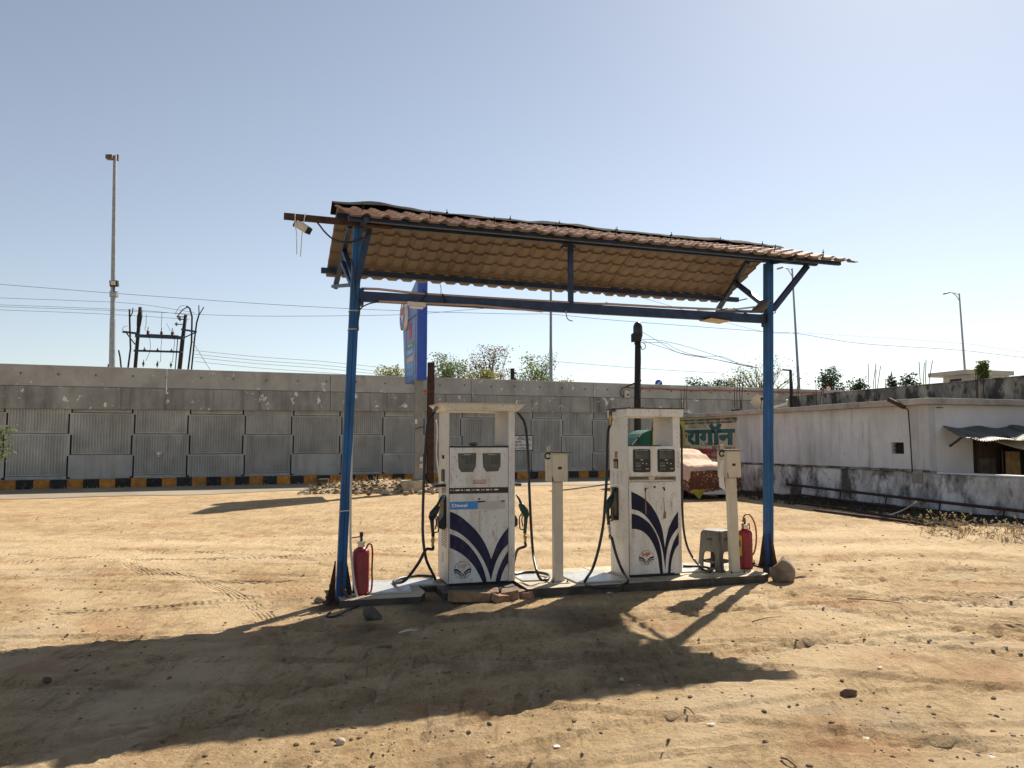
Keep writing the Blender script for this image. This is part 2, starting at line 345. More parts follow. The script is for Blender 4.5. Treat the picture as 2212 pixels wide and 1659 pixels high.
pmat('bark', (.07, .05, .035), .95, var=.25, vscale=6, bump=.5)
pmat('bird_grey', (.10, .10, .115), .7, var=.3, vscale=30, bump=.1)
pmat('bird_pale', (.42, .40, .38), .8, var=.15, vscale=30, bump=.1)
pmat('dry_grass', (.36, .25, .11), .9, var=.3, vscale=6, bump=0)
pmat('plant_dark', (.045, .036, .018), .7, var=.3, vscale=2, bump=0)
pmat('lamp_glass', (.45, .38, .27), .3, var=.1, bump=0)
pmat('litter_white', (.6, .58, .54), .8, var=.1, bump=0)
pmat('litter_green', (.08, .10, .05), .8, var=.3, bump=0)
pmat('hut', (.46, .41, .33), .85, var=.1, vscale=1, bump=.1)
def leaf_mat(name, base, var, trans=.35):
    m = bpy.data.materials.new(name); m.use_nodes = True; nt = m.node_tree; nd, ln = nt.nodes, nt.links
    b = nd['Principled BSDF']; b.inputs['Roughness'].default_value = .55; b.inputs['Specular IOR Level'].default_value = .3
    g = nd.new('ShaderNodeNewGeometry'); tc = nd.new('ShaderNodeTexCoord'); n = nd.new('ShaderNodeTexNoise'); n.inputs['Scale'].default_value = .8
    ln.new(tc.outputs['Object'], n.inputs[0])
    ad = nd.new('ShaderNodeMath'); ad.operation = 'ADD'; ln.new(g.outputs['Random Per Island'], ad.inputs[0]); ln.new(n.outputs[0], ad.inputs[1])
    mr = nd.new('ShaderNodeMapRange'); mr.inputs[1].default_value = .3; mr.inputs[2].default_value = 1.4; ln.new(ad.outputs[0], mr.inputs[0])
    mx = nd.new('ShaderNodeMix'); mx.data_type = 'RGBA'; ln.new(mr.outputs[0], mx.inputs[0]); mx.inputs[6].default_value = (*base, 1); mx.inputs[7].default_value = (*var, 1)
    ln.new(mx.outputs[2], b.inputs['Base Color'])
    t = nd.new('ShaderNodeBsdfTranslucent'); ln.new(mx.outputs[2], t.inputs[0]); ms = nd.new('ShaderNodeMixShader'); ms.inputs[0].default_value = trans
    ln.new(b.outputs[0], ms.inputs[1]); ln.new(t.outputs[0], ms.inputs[2]); ln.new(ms.outputs[0], nd['Material Output'].inputs[0])
    M[name] = m
leaf_mat('leaf_green', (.07, .11, .03), (.16, .20, .055), .5)
leaf_mat('leaf_dark', (.018, .035, .012), (.045, .07, .022), .2)
leaf_mat('leaf_mixed', (.07, .08, .035), (.20, .13, .07), .45)
leaf_mat('leaf_pale', (.12, .15, .04), (.26, .25, .08), .5)
leaf_mat('straw', (.30, .22, .09), (.50, .40, .22))

# the bare earth of the yard
def ground_mat():
    m = bpy.data.materials.new('earth'); m.use_nodes = True; nt = m.node_tree; nd, ln = nt.nodes, nt.links
    b = nd['Principled BSDF']; b.inputs['Roughness'].default_value = .95; b.inputs['Specular IOR Level'].default_value = .15
    tc = nd.new('ShaderNodeTexCoord')
    def noise(scale, detail=6, ro=.6, rot=0, dist=0):
        v = tc.outputs['Object']
        if isinstance(scale, tuple):
            mp = nd.new('ShaderNodeMapping'); mp.inputs['Scale'].default_value = scale; mp.inputs['Rotation'].default_value = (0, 0, R(rot)); ln.new(v, mp.inputs[0]); v = mp.outputs[0]; scale = 1
        n = nd.new('ShaderNodeTexNoise'); n.inputs['Scale'].default_value = scale; n.inputs['Detail'].default_value = detail; n.inputs['Roughness'].default_value = ro; n.inputs['Distortion'].default_value = dist
        ln.new(v, n.inputs['Vector']); return n.outputs[0]
    def rng(x, a, b_, c, d):
        mr = nd.new('ShaderNodeMapRange'); 
        for i, q in enumerate((a, b_, c, d)): mr.inputs[i+1].default_value = q
        ln.new(x, mr.inputs[0]); return mr.outputs[0]
    def mix(f, a, c):
        mx = nd.new('ShaderNodeMix'); mx.data_type = 'RGBA'; ln.new(f, mx.inputs[0])
        for s_, q in ((mx.inputs[6], a), (mx.inputs[7], c)):
            if isinstance(q, tuple): s_.default_value = (*q, 1)
            else: ln.new(q, s_)
        return mx.outputs[2]
    c = mix(rng(noise(.5, 8, .62), .3, .7, 0, 1), (.45, .310, .163), (.62, .45, .255))
    c = mix(rng(noise(1.6, 9, .75), .46, .66, 0, .8), c, (.29, .19, .10))            # darker damp soil
    c = mix(rng(noise((.55, .8, 1), 6, .62, 20), .565, .70, 0, .8), c, (.40, .185, .09))      # reddish murram
    c = mix(rng(noise((.7, 1.1, 1), 5, .6, -25, .5), .56, .70, 0, .65), c, (.47, .41, .31))   # pale ash-grey dust
    c = mix(rng(noise((7, 1.6, 1), 6, .7, 18, .4), .52, .70, 0, .7), c, (.66, .49, .30))      # scuffed dust streaks
    c = mix(rng(noise((11, 2.2, 1), 6, .7, 75, .6), .54, .70, 0, .75), c, (.19, .125, .07))
    c = mix(rng(noise(14, 8, .8), .54, .68, 0, .75), c, (.20, .130, .072))
    c = mix(rng(noise(34, 6, .8), .57, .66, 0, .7), c, (.17, .115, .065))
    c = mix(rng(noise(70, 5, .75), .55, .68, 0, .8), c, (.13, .088, .05))                     # grit; it and the dark specks above put small shadows into the colour
    c = mix(rng(noise(60, 4, .7), .64, .74, 0, .7), c, (.62, .50, .34))
    # an oily stain at the dispensers, with a shape of its own
    sx = nd.new('ShaderNodeVectorMath'); sx.operation = 'DISTANCE'; sx.inputs[1].default_value = (-.75, 7.75, 0)
    wob = nd.new('ShaderNodeVectorMath'); wob.operation = 'SCALE'; wob.inputs[3].default_value = .9
    nv = nd.new('ShaderNodeTexNoise'); nv.inputs['Scale'].default_value = 1.7; nv.inputs['Detail'].default_value = 6; ln.new(tc.outputs['Object'], nv.inputs['Vector'])
    ln.new(nv.outputs['Color'], wob.inputs[0]); ad = nd.new('ShaderNodeVectorMath'); ln.new(wob.outputs[0], ad.inputs[0]); ln.new(tc.outputs['Object'], ad.inputs[1])
    sb = nd.new('ShaderNodeVectorMath'); sb.operation = 'SUBTRACT'; sb.inputs[1].default_value = (.45, .45, 0); ln.new(ad.outputs[0], sb.inputs[0])
    mz = nd.new('ShaderNodeVectorMath'); mz.operation = 'MULTIPLY'; mz.inputs[1].default_value = (1, 1, 0); ln.new(sb.outputs[0], mz.inputs[0])
    for (px, py, rad, st) in ((-.6, 7.9, .75, .75), (.7, 7.35, .6, .6), (-1.2, 6.9, .4, .5), (-1.7, 7.95, .35, .8), (.9, 5.9, .7, .35)):
        d = nd.new('ShaderNodeVectorMath'); d.operation = 'DISTANCE'; d.inputs[1].default_value = (px, py, 0); ln.new(mz.outputs[0], d.inputs[0])
        c = mix(rng(d.outputs['Value'], rad, rad * .35, 0, st), c, (.075, .05, .03))
    # patches of red murram where loads were tipped
    for (px, py, rad, st) in ((-3.6, 7.0, .55, .6), (-2.4, 6.75, .5, .65), (-3.7, 5.9, .7, .6), (-2.45, 8.6, .5, .45), (2.9, 6.2, .45, .6), (3.5, 5.7, .5, .5), (1.95, 4.4, .45, .6), (4.3, 6.4, .6, .5), (-2.0, 4.4, .5, .5), (5.3, 5.3, .6, .45)):
        d = nd.new('ShaderNodeVectorMath'); d.operation = 'DISTANCE'; d.inputs[1].default_value = (px, py, 0); ln.new(mz.outputs[0], d.inputs[0])
        c = mix(rng(d.outputs['Value'], rad, rad * .2, 0, st * .65), c, (.38, .175, .085))
    # broad paths packed and polished by wheels
    for (cx, cy, rad, w_, st) in ((-2, 30, 17.5, .5, .5), (-2, 30, 19.2, .5, .5), (3, -14, 26.5, .6, .45), (3, -14, 28.2, .6, .45), (5.6, 9.3, 3.1, .35, .6), (5.6, 9.3, 1.7, .3, .6), (12, -4, 12.4, .4, .5), (12, -4, 13.9, .4, .5), (-10, 5, 6.2, .4, .5), (-10, 5, 7.7, .4, .5)):
        d = nd.new('ShaderNodeVectorMath'); d.operation = 'DISTANCE'; d.inputs[1].default_value = (cx, cy, 0); ln.new(mz.outputs[0], d.inputs[0])
        e_ = nd.new('ShaderNodeMath'); e_.operation = 'SUBTRACT'; e_.inputs[1].default_value = rad; ln.new(d.outputs['Value'], e_.inputs[0])
        a_ = nd.new('ShaderNodeMath'); a_.operation = 'ABSOLUTE'; ln.new(e_.outputs[0], a_.inputs[0])
        c = mix(rng(a_.outputs[0], w_, w_ * .3, 0, st), c, (.66, .50, .31)); c = mix(rng(e_.outputs[0], w_ * .5, w_ * .75, 0, st * .35), c, c) if False else c
    ln.new(c, b.inputs['Base Color'])
    b1 = nd.new('ShaderNodeBump'); b1.inputs['Strength'].default_value = 1.0; b1.inputs['Distance'].default_value = .045; ln.new(noise(24, 12, .76), b1.inputs['Height'])
    b2 = nd.new('ShaderNodeBump'); b2.inputs['Strength'].default_value = .35; b2.inputs['Distance'].default_value = .03; ln.new(noise((14, 3.2, 1), 6, .65, 18, .5), b2.inputs['Height']); ln.new(b1.outputs[0], b2.inputs['Normal'])
    b3 = nd.new('ShaderNodeBump'); b3.inputs['Strength'].default_value = .35; b3.inputs['Distance'].default_value = .03; ln.new(noise((3.0, 10, 1), 6, .65, 55, .8), b3.inputs['Height']); ln.new(b2.outputs[0], b3.inputs['Normal'])
    # tyre marks: fine parallel grooves crossed by tread bars, on arcs with their own ends
    nrm = b3.outputs[0]
    def ma(op, a, b_=None, cl=False):
        n = nd.new('ShaderNodeMath'); n.operation = op; n.use_clamp = cl
        for i, q in enumerate((a, b_)):
            if q is None: continue
            if isinstance(q, (int, float)): n.inputs[i].default_value = q
            else: ln.new(q, n.inputs[i])
        return n.outputs[0]
    flat = nd.new('ShaderNodeVectorMath'); flat.operation = 'MULTIPLY'; flat.inputs[1].default_value = (1, 1, 0); ln.new(tc.outputs['Object'], flat.inputs[0])
    rt2 = random.Random(31); tot = None; TR = []
    for k in range(5):
        rad = rt2.choice([3, 5, 7, 10, 16, 26]); sd = rt2.choice([-1, 1]); px, py = rt2.uniform(-6, 8), rt2.uniform(3.0, 15); a_ = rt2.gauss(R(12), R(22)); TR.append((px - sd * math.sin(a_) * rad, py + sd * math.cos(a_) * rad, rad, px, py, rt2.uniform(2.5, 6)))
    TR = [(-1.5, 19, 13, -2.5, 6.0, 4.5), (14, -6, 14, 3.6, 3.9, 3.2), (13.6, -6, 14, 3.3, 4.1, 3.2), (-9, 4, 7.5, -3.0, 8.6, 3.5)] + TR[:2]
    TR += [(5.3, 9.7, 1.3, 6.0, 8.6, 2.0), (5.3, 9.7, 1.75, 6.2, 8.2, 2.6), (5.5, 9.4, 2.4, 6.5, 7.2, 3.0), (-3, 12, 2.6, -4.2, 9.7, 3.0), (-5, 16, 5, -4, 11, 4.5)]
    for (cx, cy, rad, px, py, L) in TR:
        d1_ = nd.new('ShaderNodeVectorMath'); d1_.operation = 'DISTANCE'; d1_.inputs[1].default_value = (cx, cy, 0); ln.new(flat.outputs[0], d1_.inputs[0])
        d2_ = nd.new('ShaderNodeVectorMath'); d2_.operation = 'DISTANCE'; d2_.inputs[1].default_value = (px, py, 0); ln.new(flat.outputs[0], d2_.inputs[0])
        rr_ = ma('SUBTRACT', d1_.outputs['Value'], float(rad)); ab = ma('ABSOLUTE', rr_)
        band = ma('MULTIPLY', rng(ab, .075, .10, 1, 0), rng(d2_.outputs['Value'], L * .55, L, 1, 0))
        gro = ma('SINE', ma('MULTIPLY', rr_, 150.0)); tread = ma('SINE', ma('MULTIPLY', d2_.outputs['Value'], 88.0))
        h_ = ma('MULTIPLY', band, ma('SUBTRACT', ma('ADD', ma('MULTIPLY', gro, .35), ma('MULTIPLY', tread, .4)), .7))
        tot = h_ if tot is None else ma('ADD', tot, h_)
    br = ma('MULTIPLY', tot, rng(noise(2.3, 4, .6), .38, .6, 0, 1))
    b4 = nd.new('ShaderNodeBump'); b4.inputs['Strength'].default_value = 1.0; b4.inputs['Distance'].default_value = .022; ln.new(br, b4.inputs['Height']); ln.new(nrm, b4.inputs['Normal'])
    ln.new(b4.outputs[0], b.inputs['Normal'])
    cc_ = mix(rng(br, -.1, -1.2, 0, .45), c, (.26, .165, .085)); ln.new(cc_, b.inputs['Base Color'])
    M['earth'] = m
ground_mat()

pmat('tape_stain', (.20, .12, .07), .7, var=.3, vscale=12, bump=.05)
pmat('cover_pattern', (.115, .052, .036), .9, var=.15, vscale=3, bump=.25, bscale=300, layers=(((.07, .02, .014), 1.5, .5, .7, .5), ((.46, .27, .13), 15.0, .555, .57, .9, 1.5), ((.135, .048, .03), 16.5, .60, .615, 1.0, 1.5), ((.11, .035, .022), 5.2, .55, .57, .95, 1.0)))

# ------------------------------------------------------------------ frames of the place
FC = Frame(-1.79, 8.15, 19.0)                       # canopy: origin at the left post
FI = Frame(*gp(1140, 1290)[:2], 16.8)               # dispenser island
FW = Frame(-17.3, 26.7, math.degrees(math.atan(.4267)))   # kerb and ramp wall
FB = Frame(10.0, 18.46, 17.7)                       # whitewashed building: origin at its corner

# ------------------------------------------------------------------ ground
def vnoise(X, Y, sc_, seed):
    rs = np.random.RandomState(seed); T = rs.rand(256, 256)
    x = X * sc_ + seed * 3.1; y = Y * sc_ + seed * 7.7
    xi = np.floor(x).astype(int); yi = np.floor(y).astype(int); fx = x - xi; fy = y - yi
    fx = fx*fx*(3-2*fx); fy = fy*fy*(3-2*fy); a = T[xi % 256, yi % 256]; b = T[(xi+1) % 256, yi % 256]; c = T[xi % 256, (yi+1) % 256]; d = T[(xi+1) % 256, (yi+1) % 256]
    return (a*(1-fx)+b*fx)*(1-fy)+(c*(1-fx)+d*fx)*fy - .5
def fbm(X, Y, s, seed, octv=4, g=.5):
    r = 0; a = 1
    for o in range(octv): r = r + a * vnoise(X, Y, s * 2**o, seed + o); a *= g
    return r
def graded(lo, hi, step, a, b, growth=1.12):
    xs = list(np.arange(lo, hi, step)); d = step; x = xs[-1]
    while x < b: d *= growth; x += d; xs.append(x)
    d = step; x = lo
    while x > a: d *= growth; x -= d; xs.insert(0, x)
    return np.array(xs)
TRACKS = []
rt = random.Random(11)
for k in range(34):
    rad = rt.choice([6, 8, 11, 15, 22, 35]); side = rt.choice([-1, 1]); px = rt.uniform(-6, 8); py = rt.uniform(3.2, 17); ang = rt.gauss(R(14), R(16))
    TRACKS.append((px - side * math.sin(ang) * rad, py + side * math.cos(ang) * rad, rad, px, py, rt.uniform(3, 9), rt.uniform(.012, .024)))
for (cx, cy, rad) in ((5.2, 9.6, 1.1), (5.0, 10.2, 2.0), (5.2, 9.6, 1.5), (5.2, 9.6, 1.75), (5.6, 9.2, 2.5), (5.7, 9.1, 2.75), (5.9, 8.9, 3.4)):
    TRACKS.append((cx, cy, rad, cx + rad * .5, cy - rad * .86, rad * 1.6, .02))
def heights(X, Y):
    near = np.clip((24 - Y) / 8, 0, 1) * np.clip((Y + 1) / 2, 0, 1)
    z = .018 * fbm(X, Y, .45, 3, 4) + 0.005 * fbm(X, Y, 3.1, 21, 4, .6)
    rough = np.clip(fbm(X, Y, .35, 40, 3) * 2.2 + .35, 0, 1)
    rough = np.maximum(rough, np.clip((X - 1.2) / 2.5, 0, 1) * np.clip((6.2 - Y) / 1.5, 0, 1) * .9)
    rid = 1 - 2 * np.abs(fbm(X, Y, 5.0, 60, 3))
    z += rough * .008 * (rid - .75) + .012 * fbm(X, Y, 9, 80, 3) - .012 * np.clip(fbm(X, Y, 4.2, 90, 3) - .28, 0, 1) * (.4 + rough)
    for (cx, cy, rad, px, py, L, dep) in TRACKS:
        r = np.hypot(X - cx, Y - cy); along = np.hypot(X - px, Y - py); w = np.clip((L - along) / 1.2, 0, 1)
        th = np.arctan2(Y - cy, X - cx) * rad
        for off in (0, 1.25) if rad > 4 else (0,):
            d = np.abs(r - rad - off) / .085
            prof = np.where(d < 1, -1 + .35 * (np.sin(th * 42 + d * 3) > 0), np.where(d < 1.7, .55 * (1.7 - d) / .7, 0))
            z += dep * prof * w
    # keep the earth level round the island
    lx = FI.c * (X - FI.o[0]) + FI.s * (Y - FI.o[1]); ly = -FI.s * (X - FI.o[0]) + FI.c * (Y - FI.o[1])
    dd = np.maximum(np.maximum(-2.3 - lx, lx - 3.3), np.maximum(-.1 - ly, ly - 1.6)); k = np.clip(dd / .5, 0, 1)
    z = z * (.25 + .75 * k)
    return (z - .008) * near
gx = graded(-8.5, 9.5, .038, -900, 900, 1.1); gy = graded(2.5, 9.6, .03, -25, 22, 1.022); gy = np.concatenate([gy, [gy[-1] + 1.0 * 1.25 ** k for k in range(1, 36)]])
GX, GY = np.meshgrid(gx, gy); GZ = heights(GX, GY)
def gz(x, y): return float(heights(np.array([[x]]), np.array([[y]]))[0, 0])
me = bpy.data.meshes.new('ground'); nx, ny = len(gx), len(gy)
co = np.stack([GX, GY, GZ], -1).reshape(-1, 3)
idx = np.arange(nx * ny).reshape(ny, nx)
fq = np.stack([idx[:-1, :-1], idx[:-1, 1:], idx[1:, 1:], idx[1:, :-1]], -1).reshape(-1, 4)
me.vertices.add(len(co)); me.vertices.foreach_set('co', co.ravel().astype(np.float32))
me.loops.add(fq.size); me.loops.foreach_set('vertex_index', fq.ravel().astype(np.int32))
me.polygons.add(len(fq)); me.polygons.foreach_set('loop_start', (np.arange(len(fq)) * 4).astype(np.int32))
me.polygons.foreach_set('use_smooth', np.ones(len(fq), bool)); me.update(calc_edges=True); me.validate()
me.materials.append(M['earth'])
ground = bpy.data.objects.new('ground', me); COL.objects.link(ground); structure(ground)

# dusty service road along the kerb
mb = MB()
def rd(u, v):
    uu = -40 + 110 * u; vv = -.02 - (4.6 + .5 * math.sin(uu * .4) + .3 * math.sin(uu * 1.3)) * (1 - v)
    p = FW.wld((uu, vv, 0)); return (p.x, p.y, .012)
mb.grid(rd, 110, 2)
structure(mb.build('service_road', 'asphalt_dusty'))

# ------------------------------------------------------------------ kerb painted in blocks
kerb = thing('kerb', 'long kerb painted in alternating black and yellow blocks below the ramp wall', 'kerb', (*FW.o, 0), FW.deg)
kerb['kind'] = 'structure'
mb = MB(); mb.prism([(-.255, 0), (.255, 0), (.255, .33), (-.255, .33)], 0, .26)
kb0 = mb.build('kerb_block', 'kerb_black', kerb, bevel=.012); kb0.location = (-13.9, 0, -.01)
mb = MB(); mb.prism([(-.255, 0), (.255, 0), (.255, .33), (-.255, .33)], 0, .26)
kb1 = mb.build('kerb_block', 'kerb_yellow', kerb, bevel=.012); kb1.location = (-13.39, 0, -.01)
rk = random.Random(5)
for k in range(2, 104):
    src = kb0 if k % 2 == 0 else kb1
    o = src.copy(); COL.objects.link(o); o.parent = kerb; o.location = (-13.9 + k * .511, rk.uniform(-.012, .012), -.01 + rk.uniform(-.008, .012)); o.rotation_euler = (0, 0, rk.uniform(-.012, .012))
mb = MB(); mb.bx(-16, 42, .27, .46, 0, .34); mb.build('footing', 'band_concrete', kerb)

# ------------------------------------------------------------------ raised road ramp with its panel wall
ramp = MB(); ramp.bx(-45, 75, .55, 12.5, -.3, 3.45); o = ramp.build('raised_road', 'asphalt_dusty'); o.location = (*FW.o, 0); o.rotation_euler = (0, 0, R(FW.deg)); structure(o)
rw = thing('retaining_wall', 'long grey concrete ramp wall of interlocking ribbed panels under two plain bands', 'wall', (*FW.o, 0), FW.deg)
mb = MB(); mb.bx(-45, 75, .49, .545, 0, 3.3); mb.build('joint_backing', 'joint_dark', rw)
def panel_mesh(ribbed, nr=20):
    mb = MB(); H = 1.50; w0, w1 = 1.02, .94         # half widths: upper part wider than lower
    e = .028
    poly = [(-w1 + e, 0), (w1 - e, 0), (w1 - e, H/2 - .06), (w0 - e, H/2 - .03), (w0 - e, H), (-w0 + e, H), (-w0 + e, H/2 - .03), (-w1 + e, H/2 - .06)]
    mb.prism(poly, 0, .08)
    if ribbed:
        x0, x1, z0, z1 = -.91, .91, .06, H - .06; p = (x1 - x0) / nr; d = .032
        for k in range(nr):
            a = x0 + k * p; b = a + p * .62
            vs = [(a, 0, z0), (b, 0, z0), (b - p*.12, -d, z0 + .02), (a + p*.12, -d, z0 + .02), (a, 0, z1), (b, 0, z1), (b - p*.12, -d, z1 - .02), (a + p*.12, -d, z1 - .02)]
            mb.add(vs, [(0, 1, 2, 3), (4, 7, 6, 5), (3, 2, 6, 7), (1, 5, 6, 2), (0, 3, 7, 4)])
    return mb
JO = [-.31, 1.67, 3.72, 5.62, 7.61, 9.44, 11.36, 13.14, 14.85, 16.58, 18.35, 19.96, 21.5]
while JO[-1] < 34: JO.append(JO[-1] + 1.62)
JO = [-.31 - 1.98 * k for k in range(6, 0, -1)] + JO
pr = panel_mesh(True).build('panel', 'panel_concrete', rw); ps = panel_mesh(False).build('panel', 'panel_concrete', rw)
first = {0: True, 1: True}
smooth_cols = (7, 11, 17, 21)
for i in range(len(JO) - 1):
    a, b = JO[i], JO[i+1]; w = b - a; odd = i % 2
    rows = (1.97, .45) if not odd else (1.21, -.31, 2.73)
    for r_ in rows:
        sm = (odd and r_ < 0 and i in smooth_cols)
        src = ps if sm else pr; q = 1 if sm else 0
        if first[q]: o = src; first[q] = False
        else: o = src.copy(); COL.objects.link(o); o.parent = rw
        o.location = ((a + b) / 2, .40 + rk.uniform(-.012, .012), r_); o.scale = (w / 1.96, 1, 1)
    if not odd: # small filler at the foot
        mb = MB(); mb.bx(a + .06, b - .06, .41, .48, .02, .435); mb.build('foot_panel', 'panel_concrete', rw)
# the two plain bands, cast in bays
bay = 6.1
for k in range(-5, 8):
    u0 = -1.3 + k * bay; u1 = u0 + bay - .012
    zt = lambda u: 4.40 + .0022 * u
    zm = lambda u: 3.63 + .005 * u
    zb = lambda u: 2.82 + .0085 * u
    mb = MB(); mb.prism([(u0, zb(u0)), (u1, zb(u1)), (u1, zm(u1)), (u0, zm(u0))], .27, .56); mb.build('lower_band', 'band_concrete', rw, bevel=.015)
    mb = MB(); mb.prism([(u0, zm(u0) + .012), (u1, zm(u1) + .012), (u1, zt(u1)), (u0, zt(u0))], .30, .56); mb.build('parapet_band', 'parapet_concrete', rw, bevel=.02)
# drain spouts in the parapet
mbs = MB(); mbs.tube([(0, .0, 0), (0, -.05, -.005), (0, -.075, -.05)], .018, 6); sp0 = mbs.build('drain_spout', 'joint_dark', rw)
k = 0
for u in np.arange(-5.9, 38, 1.19):
    o = sp0 if k == 0 else inst('drain_spout', sp0, rw); o.location = (u + rk.uniform(-.05, .05), .305, 4.40 + .0022*u - .30 + rk.uniform(-.02, .02)); k += 1
mb = MB(); mb.lathe([(.085, -.02), (.105, -.02), (.11, .03), (.08, .03)], seg=14, M=Matrix.Rotation(R(90), 3, 'X'))
mb.mi = 1; mb.lathe([(.08, -.01), (.08, .0)], seg=14, M=Matrix.Rotation(R(90), 3, 'X'))
mb.mi = 2; mb.box((.02, -.01, -.03), (.07, .01, .05))
q = FW.onY(*crop(0, 1100, 1400, 2212)(1007, 1137), .36); o = mb.build('drain_pipe', ['band_concrete', 'window_dark', 'banner_yellow'], rw); o.location = (q.x, .36, q.z)
# red conduit along the parapet on the right, with a little meter box
CC = crop(2400, 1250, 900, 2212)
pts = [FW.onY(*CC(x, y), .24) for x, y in ((310, 742), (420, 748), (540, 746), (670, 755), (800, 762), (900, 768), (1010, 768), (1130, 764), (1280, 770), (1430, 772), (1620, 781), (1760, 783), (1920, 788), (2100, 792), (2200, 793))]
cd = thing('red_conduit', 'thin red conduit pipe clipped along the parapet above the whitewashed building', 'pipe', FW.wld((pts[0].x, .24, 0)), FW.deg)
o0 = Vector((pts[0].x, .24, 0)); mb = MB(); mb.tube([p - o0 for p in spline(pts, 3)], .028, 6); mb.build('pipe', 'conduit_red', cd, smooth=True)
for p in pts[1::2]: mb = MB(); mb.box(p - o0 + Vector((0, .03, 0)), (.03, .08, .09)); mb.build('clip', 'iron_dark', cd)
a = FW.onY(*CC(258, 803), .24); bxx = thing('meter_box', 'small cream meter box hanging on a black cable on the parapet', 'meter box', FW.wld((a.x, .2, 0)), FW.deg)
mb = MB(); mb.box((0, 0, a.z), (.27, .12, .34)); mb.build('case', 'cream_paint', bxx, bevel=.01)
mb = MB(); mb.box((.03, -.063, a.z - .03), (.08, .01, .10)); mb.build('window', 'window_dark', bxx)
lp = [FW.onY(*CC(x, y), .22) - Vector((a.x, .2, 0)) for x, y in ((300, 740), (250, 735), (215, 750), (202, 790), (212, 820), (238, 825))]
mb = MB(); mb.tube(spline(lp, 4), .02, 6); mb.build('cable', 'rubber', bxx, smooth=True)
# white painted notice on the panels
CA = crop(1600, 1500, 700, 1222)
_a = FW.onY(*CA(680, 425), .355); _b = FW.onY(*CA(925, 523), .355); x0, z1, x1, z0 = _a.x, _a.z, _b.x, _b.z
nb = thing('wall_notice', 'white notice with black hand-painted lettering fixed on the ramp wall panels', 'sign', FW.wld((x0, .355, 0)), FW.deg)
W_ = x1 - x0; Hh = z1 - z0
mb = MB(); mb.box((W_/2, .006, (z0+z1)/2), (W_, .012, Hh)); mb.build('board', 'paper', nb)
mb = MB(); mb.bx(-.03, 0, -.01, .02, z0 - .03, z1 + .03); mb.bx(W_, W_ + .03, -.01, .02, z0 - .03, z1 + .03); mb.bx(0, W_, -.01, .02, z1, z1 + .03); mb.bx(0, W_, -.01, .02, z0 - .03, z0); mb.build('frame', 'iron_dark', nb)
mb = MB()
for (t, fx0, fx1, fz0, fz1) in (('कॅटरिंग अँड', .1, .76, .70, .95), ('सर्व्हिस', .40, .68, .47, .66), ('•फुल व हाफ केटरर्स.', .05, .97, .24, .44), ('ऑर्डर मिळेल', .30, .85, .04, .18)):
    put_text(mb, t, fx0 * W_, fx1 * W_, z0 + fz0 * Hh, z0 + fz1 * Hh, -.003, .01)
mb.build('lettering', 'ink', nb)
mb = MB()
put_text(mb, '9325 42222', .77*W_, .97*W_, z0 + .80*Hh, z0 + .88*Hh, -.003, .02); mb.build('phone_number', 'ink', nb); mb = MB(); put_text(mb, '99226 40022', .77*W_, .97*W_, z0 + .68*Hh, z0 + .76*Hh, -.003, .02); mb.build('phone_number', 'ink', nb)

# ------------------------------------------------------------------ whitewashed building on the right
C6 = crop(2700, 1350, 1396, 2212); C9 = crop(3500, 1350, 596, 1163); C3 = crop(2620, 1650, 500, 2212)
bd = thing('whitewashed_building', 'low whitewashed building with projecting roof ledge, barred window and painted advert', 'building', (*FB.o, 0), FB.deg)
LB = 12.6
# side wall with a window opening (v .785-1.178, z 1.356-1.642)
mb = MB()
wv0, wv1, wz0, wz1 = .785, 1.18, 1.356, 1.642
def wallbox(v0, v1, z0, z1): mb.bx(0, .2, v0, v1, z0, z1)
wallbox(0, wv0, .96, 2.55); wallbox(wv1, LB, .96, 2.55); wallbox(wv0, wv1, .96, wz0); wallbox(wv0, wv1, wz1, 2.55)
mb.build('side_wall', 'plaster', bd)
mb = MB(); mb.bx(.203, 9, .003, .2, 0, 2.55); mb.build('front_wall', 'plaster_clean', bd)
mb = MB(); mb.bx(8.8, 9, .21, LB, 0, 2.55); mb.bx(.21, 8.79, LB - .2, LB - .003, 0, 2.55); mb.build('rear_wall', 'plaster', bd)
# plinth with patches where the plaster came off (uneven strips)
mb = MB(); n = 150; rp = random.Random(3)
def pl_fn(u, w):
    v = LB * u; z = .95 * w
    d = .045 + .02 * mnoise.noise(Vector((v * 1.1, z * 1.6, 3))) + .012 * mnoise.noise(Vector((v * 4, z * 4, 7)))
    if mnoise.noise(Vector((v * .9, z * 1.5, 9))) > .22 and w < .97: d -= .035
    return (-d if w < .999 else 0.0, v, z if w < .999 else .955)
mb.grid(lambda u, w: pl_fn(u, w), 200, 18, flip=True)
mb.bx(.0, .2, .0, LB, 0, .955)
mb.build('plinth', 'plinth', bd)
mb = MB()
for k in range(5):
    v0 = rp.uniform(.5, 10); 
mb.bx(-.085, -.03, .18, .50, .66, .90); mb.build('patch', 'band_concrete', bd, bevel=.01)
mb = MB(); mb.bx(-.09, -.03, 6.0, 6.5, .45, .72); mb.build('patch', 'band_concrete', bd, bevel=.01)
mb = MB(); mb.grid(lambda u, w: (-.085 + .02 * mnoise.noise(Vector((LB * u * 4, 2, 1))) if 0 < w < 1 else -.02, LB * u, (.925, .93, .965, .985)[int(round(w * 3))] + .012 * mnoise.noise(Vector((LB * u * 3, 5, 1)))), 160, 3, flip=True); mb.build('plinth_edge', 'mould_wall', bd)
# roof slab with projecting ledge
for (v0, v1) in ((-.22, 4.0), (4.01, 8.3), (8.31, LB)):
    mb = MB(); mb.bx(-.2, 9.2, v0, v1, 2.552, 2.70 + (.0 if v0 < 1 else -.015)); mb.build('roof_slab', 'ledge', bd, bevel=.012)
